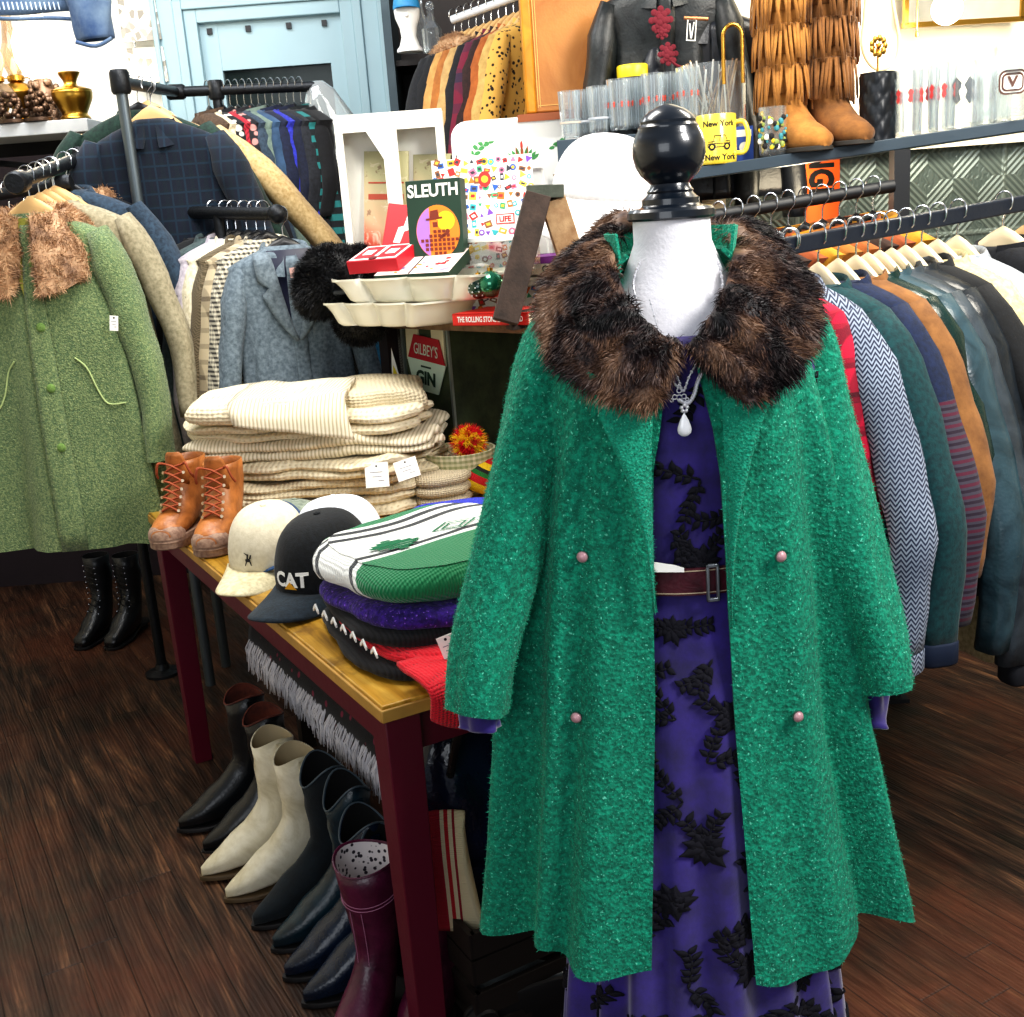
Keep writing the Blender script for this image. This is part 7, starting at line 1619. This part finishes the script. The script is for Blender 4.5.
# denim jacket
dj=thing('denim_jacket','faded blue denim jacket hung high in the upper left corner','jacket',tuple(at(40,0,3.9)),0)
M_dn=cloth('faded_denim','24406a','6c7f92','denim',.6,bump=.5)
mb=MB(); fr=Fr(at(0,0,3.9),(1,0,0),(0,0,1)); 
def pxy(px,py): q=at(px,py,3.9); o_=fr.o; return q.x-o_.x,q.z-o_.z
rows=[]
for j in range(12):
    v=j/11; a=pxy(-40,-60+80*v); b=pxy(88-10*(1-v),-60+ (72)*v); rows.append([V((a[0]+(b[0]-a[0])*u,-.02*sin(u*9)-.03*sin(PI*u),a[1]+(b[1]-a[1])*u-.0))+fr.o for u in [i/20 for i in range(21)]])
mb.loft(rows,False,False,closed=False); mb.build('body',M_dn,dj,world=True,ang=80,solid=.02)
sleeve('sleeve',[at(75,-50,3.85),at(84,-15,3.83),at(90,12,3.82),at(96,40,3.82)],[(0,.085),(.6,.065),(1,.055)],M_dn,dj,.1,28,.6,.004)
mb=MB(); mb.tube(sm([at(-10,18,3.86),at(20,19,3.85),at(50,18,3.85),at(72,19,3.85)],4),.006,8); mb.tube(sm([at(76,42,3.76),at(96,46,3.76),at(112,38,3.77)],4),.006,8); mb.build('hem_band',M_dn,dj,world=True); mb=MB()
for k in range(14): 
    p=at(-2+k*4.6,2,3.84); mb.tube([p,p+V((0.002,0,-.022))],.0022,5)
mb.build('white_topstitching',plain('pale_blue_stitch','c8d8e8',.7),dj,world=True)
# shell panels
for k,(x0,y0,x1,y1,x2,y2,x3,y3,lb) in enumerate(((118,-5,155,-5,163,40,124,43,'upper glittering shell panel on the white wall'),(128,49,164,47,170,82,134,84,'lower glittering shell panel hung below the first'))):
    c=at((x0+x2)/2,(y0+y2)/2,4.86); t=thing('shell_panel',lb,'wall decoration',tuple(c),0,'glittering shell panels'); mb=MB(); a=[at(x,y,4.86)-c for x,y in((x3,y3),(x2,y2),(x1,y1),(x0,y0))]; mb.add(a+[p+V((0,-.02,0)) for p in a],[(0,1,2,3),(7,6,5,4),(0,4,5,1),(1,5,6,2),(2,6,7,3),(3,7,4,0)])
    n=NT('glitter_shell_%d'%k); v=n.vor(45,out='Color'); bw=n.new('RGBToBW'); n.link(v,bw.inputs[0]); n.set(n.ramp(bw.outputs[0],[(.2,hx('a9a296')),(.6,hx('e8e4da')),(.8,hx('fffdf4'))]),.2,.3); mb.build('panel_face',n.m,t,smooth=False)
    mb=MB(); 
    for s_ in(0,1): q=a[3].lerp(a[2],.2+.6*s_); mb.tube([q,q+V((0,0,.03))],.004,6)
    mb.build('hanging_link',M_steel,t)
# pale statue with blue cap, and bottles in the dark cabinet
p=at(411,60,4.28); t=thing('head_figurine','small white head figurine with a blue cap on the dark cabinet shelf','figurine',(p.x,p.y,zs_+.011),0)
mb=MB(); mb.lathe([(0,0),(.045,0),(.045,.01),(.035,.02),(.026,.05),(.030,.08),(.042,.11),(.045,.135),(.040,.16),(.02,.175),(0,.18)],(0,0,0),24,sy=1); mb.ball((0,-.043,.115),.008,0,8,5); mb.build('head',M_white,t,ang=80)
mb=MB(); mb.lathe([(.047,.14),(.047,.15),(.042,.175),(.025,.19),(0,.195)],(0,0,0),24); mb.loft([[V((.042*cos(a),-.03-.045*abs(sin(a))*k-.0,z)) for a in [PI+PI*i/12 for i in range(13)]] for k,z in((.3,.146),(1,.138))],False,False,closed=False); mb.build('blue_cap',plain('bright_blue_cap','2f86b8',.5),t,ang=60)
for k,(px,lb,r,h) in enumerate(((424,'tall clear crystal decanter beside the white head figurine',.028,.22),(434,'round stoppered crystal bottle beside the tall decanter',.033,.17))):
    p=at(px,60,4.33); t=thing('glass_bottle',lb,'bottle',(p.x,p.y,zs_+.011),0,'crystal bottles in the dark cabinet'); mb=MB(); mb.lathe([(0,0),(r,0),(r*1.05,.01),(r*1.1,h*.45),(r*.5,h*.6),(r*.35,h*.75),(r*.45,h*.8),(r*.3,h*.8),(0,h*.8)],(0,0,0),16); mb.build('bottle_body',GL_,t,ang=20); mb=MB(); mb.ball((0,0,h*.9),r*.5,0,10,6); mb.build('stopper',GL_,t)
# ================================================================ light
def area(name,loc,tgt,size,power,col=(1,1,1),sy=None):
    l=bpy.data.lights.new(name,'AREA'); l.energy=power; l.color=col; l.shape='RECTANGLE'; l.size=size; l.size_y=sy or size
    o=bpy.data.objects.new(name,l); COL.objects.link(o); o.location=loc; d=V(tgt)-V(loc); o.rotation_euler=d.to_track_quat('-Z','Y').to_euler(); return o
area('front_ceiling_light',(1.7,.5,2.7),(.3,1.9,.9),.7,44,(1,.98,.95))
area('ceiling_light_over_table',(-.5,2.4,2.95),(-.6,3.0,.8),.9,30,(1,.96,.9))
area('ceiling_light_back',(-1.3,3.6,2.95),(-1.2,4.2,1.0),1.0,22,(.95,.98,1))
area('ceiling_light_right',(1.4,2.3,2.8),(1.2,3.2,1.4),.8,36,(1,.93,.8))
area('front_fill',(-1.0,-1.2,2.0),(0,2.5,.9),1.8,19,(.92,.96,1),1.4)  # soft fill added from the camera side to lift the front
l=bpy.data.lights.new('under_shelf_light','POINT'); l.energy=2.2; l.color=(1,.85,.6); l.shadow_soft_size=.06; o=bpy.data.objects.new('under_shelf_light',l); COL.objects.link(o); o.location=(.86,3.30,1.50)
w=bpy.data.worlds.new('world'); bpy.context.scene.world=w; w.use_nodes=True
w.node_tree.nodes['Background'].inputs[0].default_value=(.82,.88,1,1); w.node_tree.nodes['Background'].inputs[1].default_value=.28
sc=bpy.context.scene
sc.view_settings.view_transform='Standard'; sc.view_settings.look='Medium High Contrast'; sc.view_settings.exposure=.35
try: sc.cycles.use_denoising=True; sc.cycles.max_bounces=6; sc.cycles.transparent_max_bounces=24
except Exception: pass
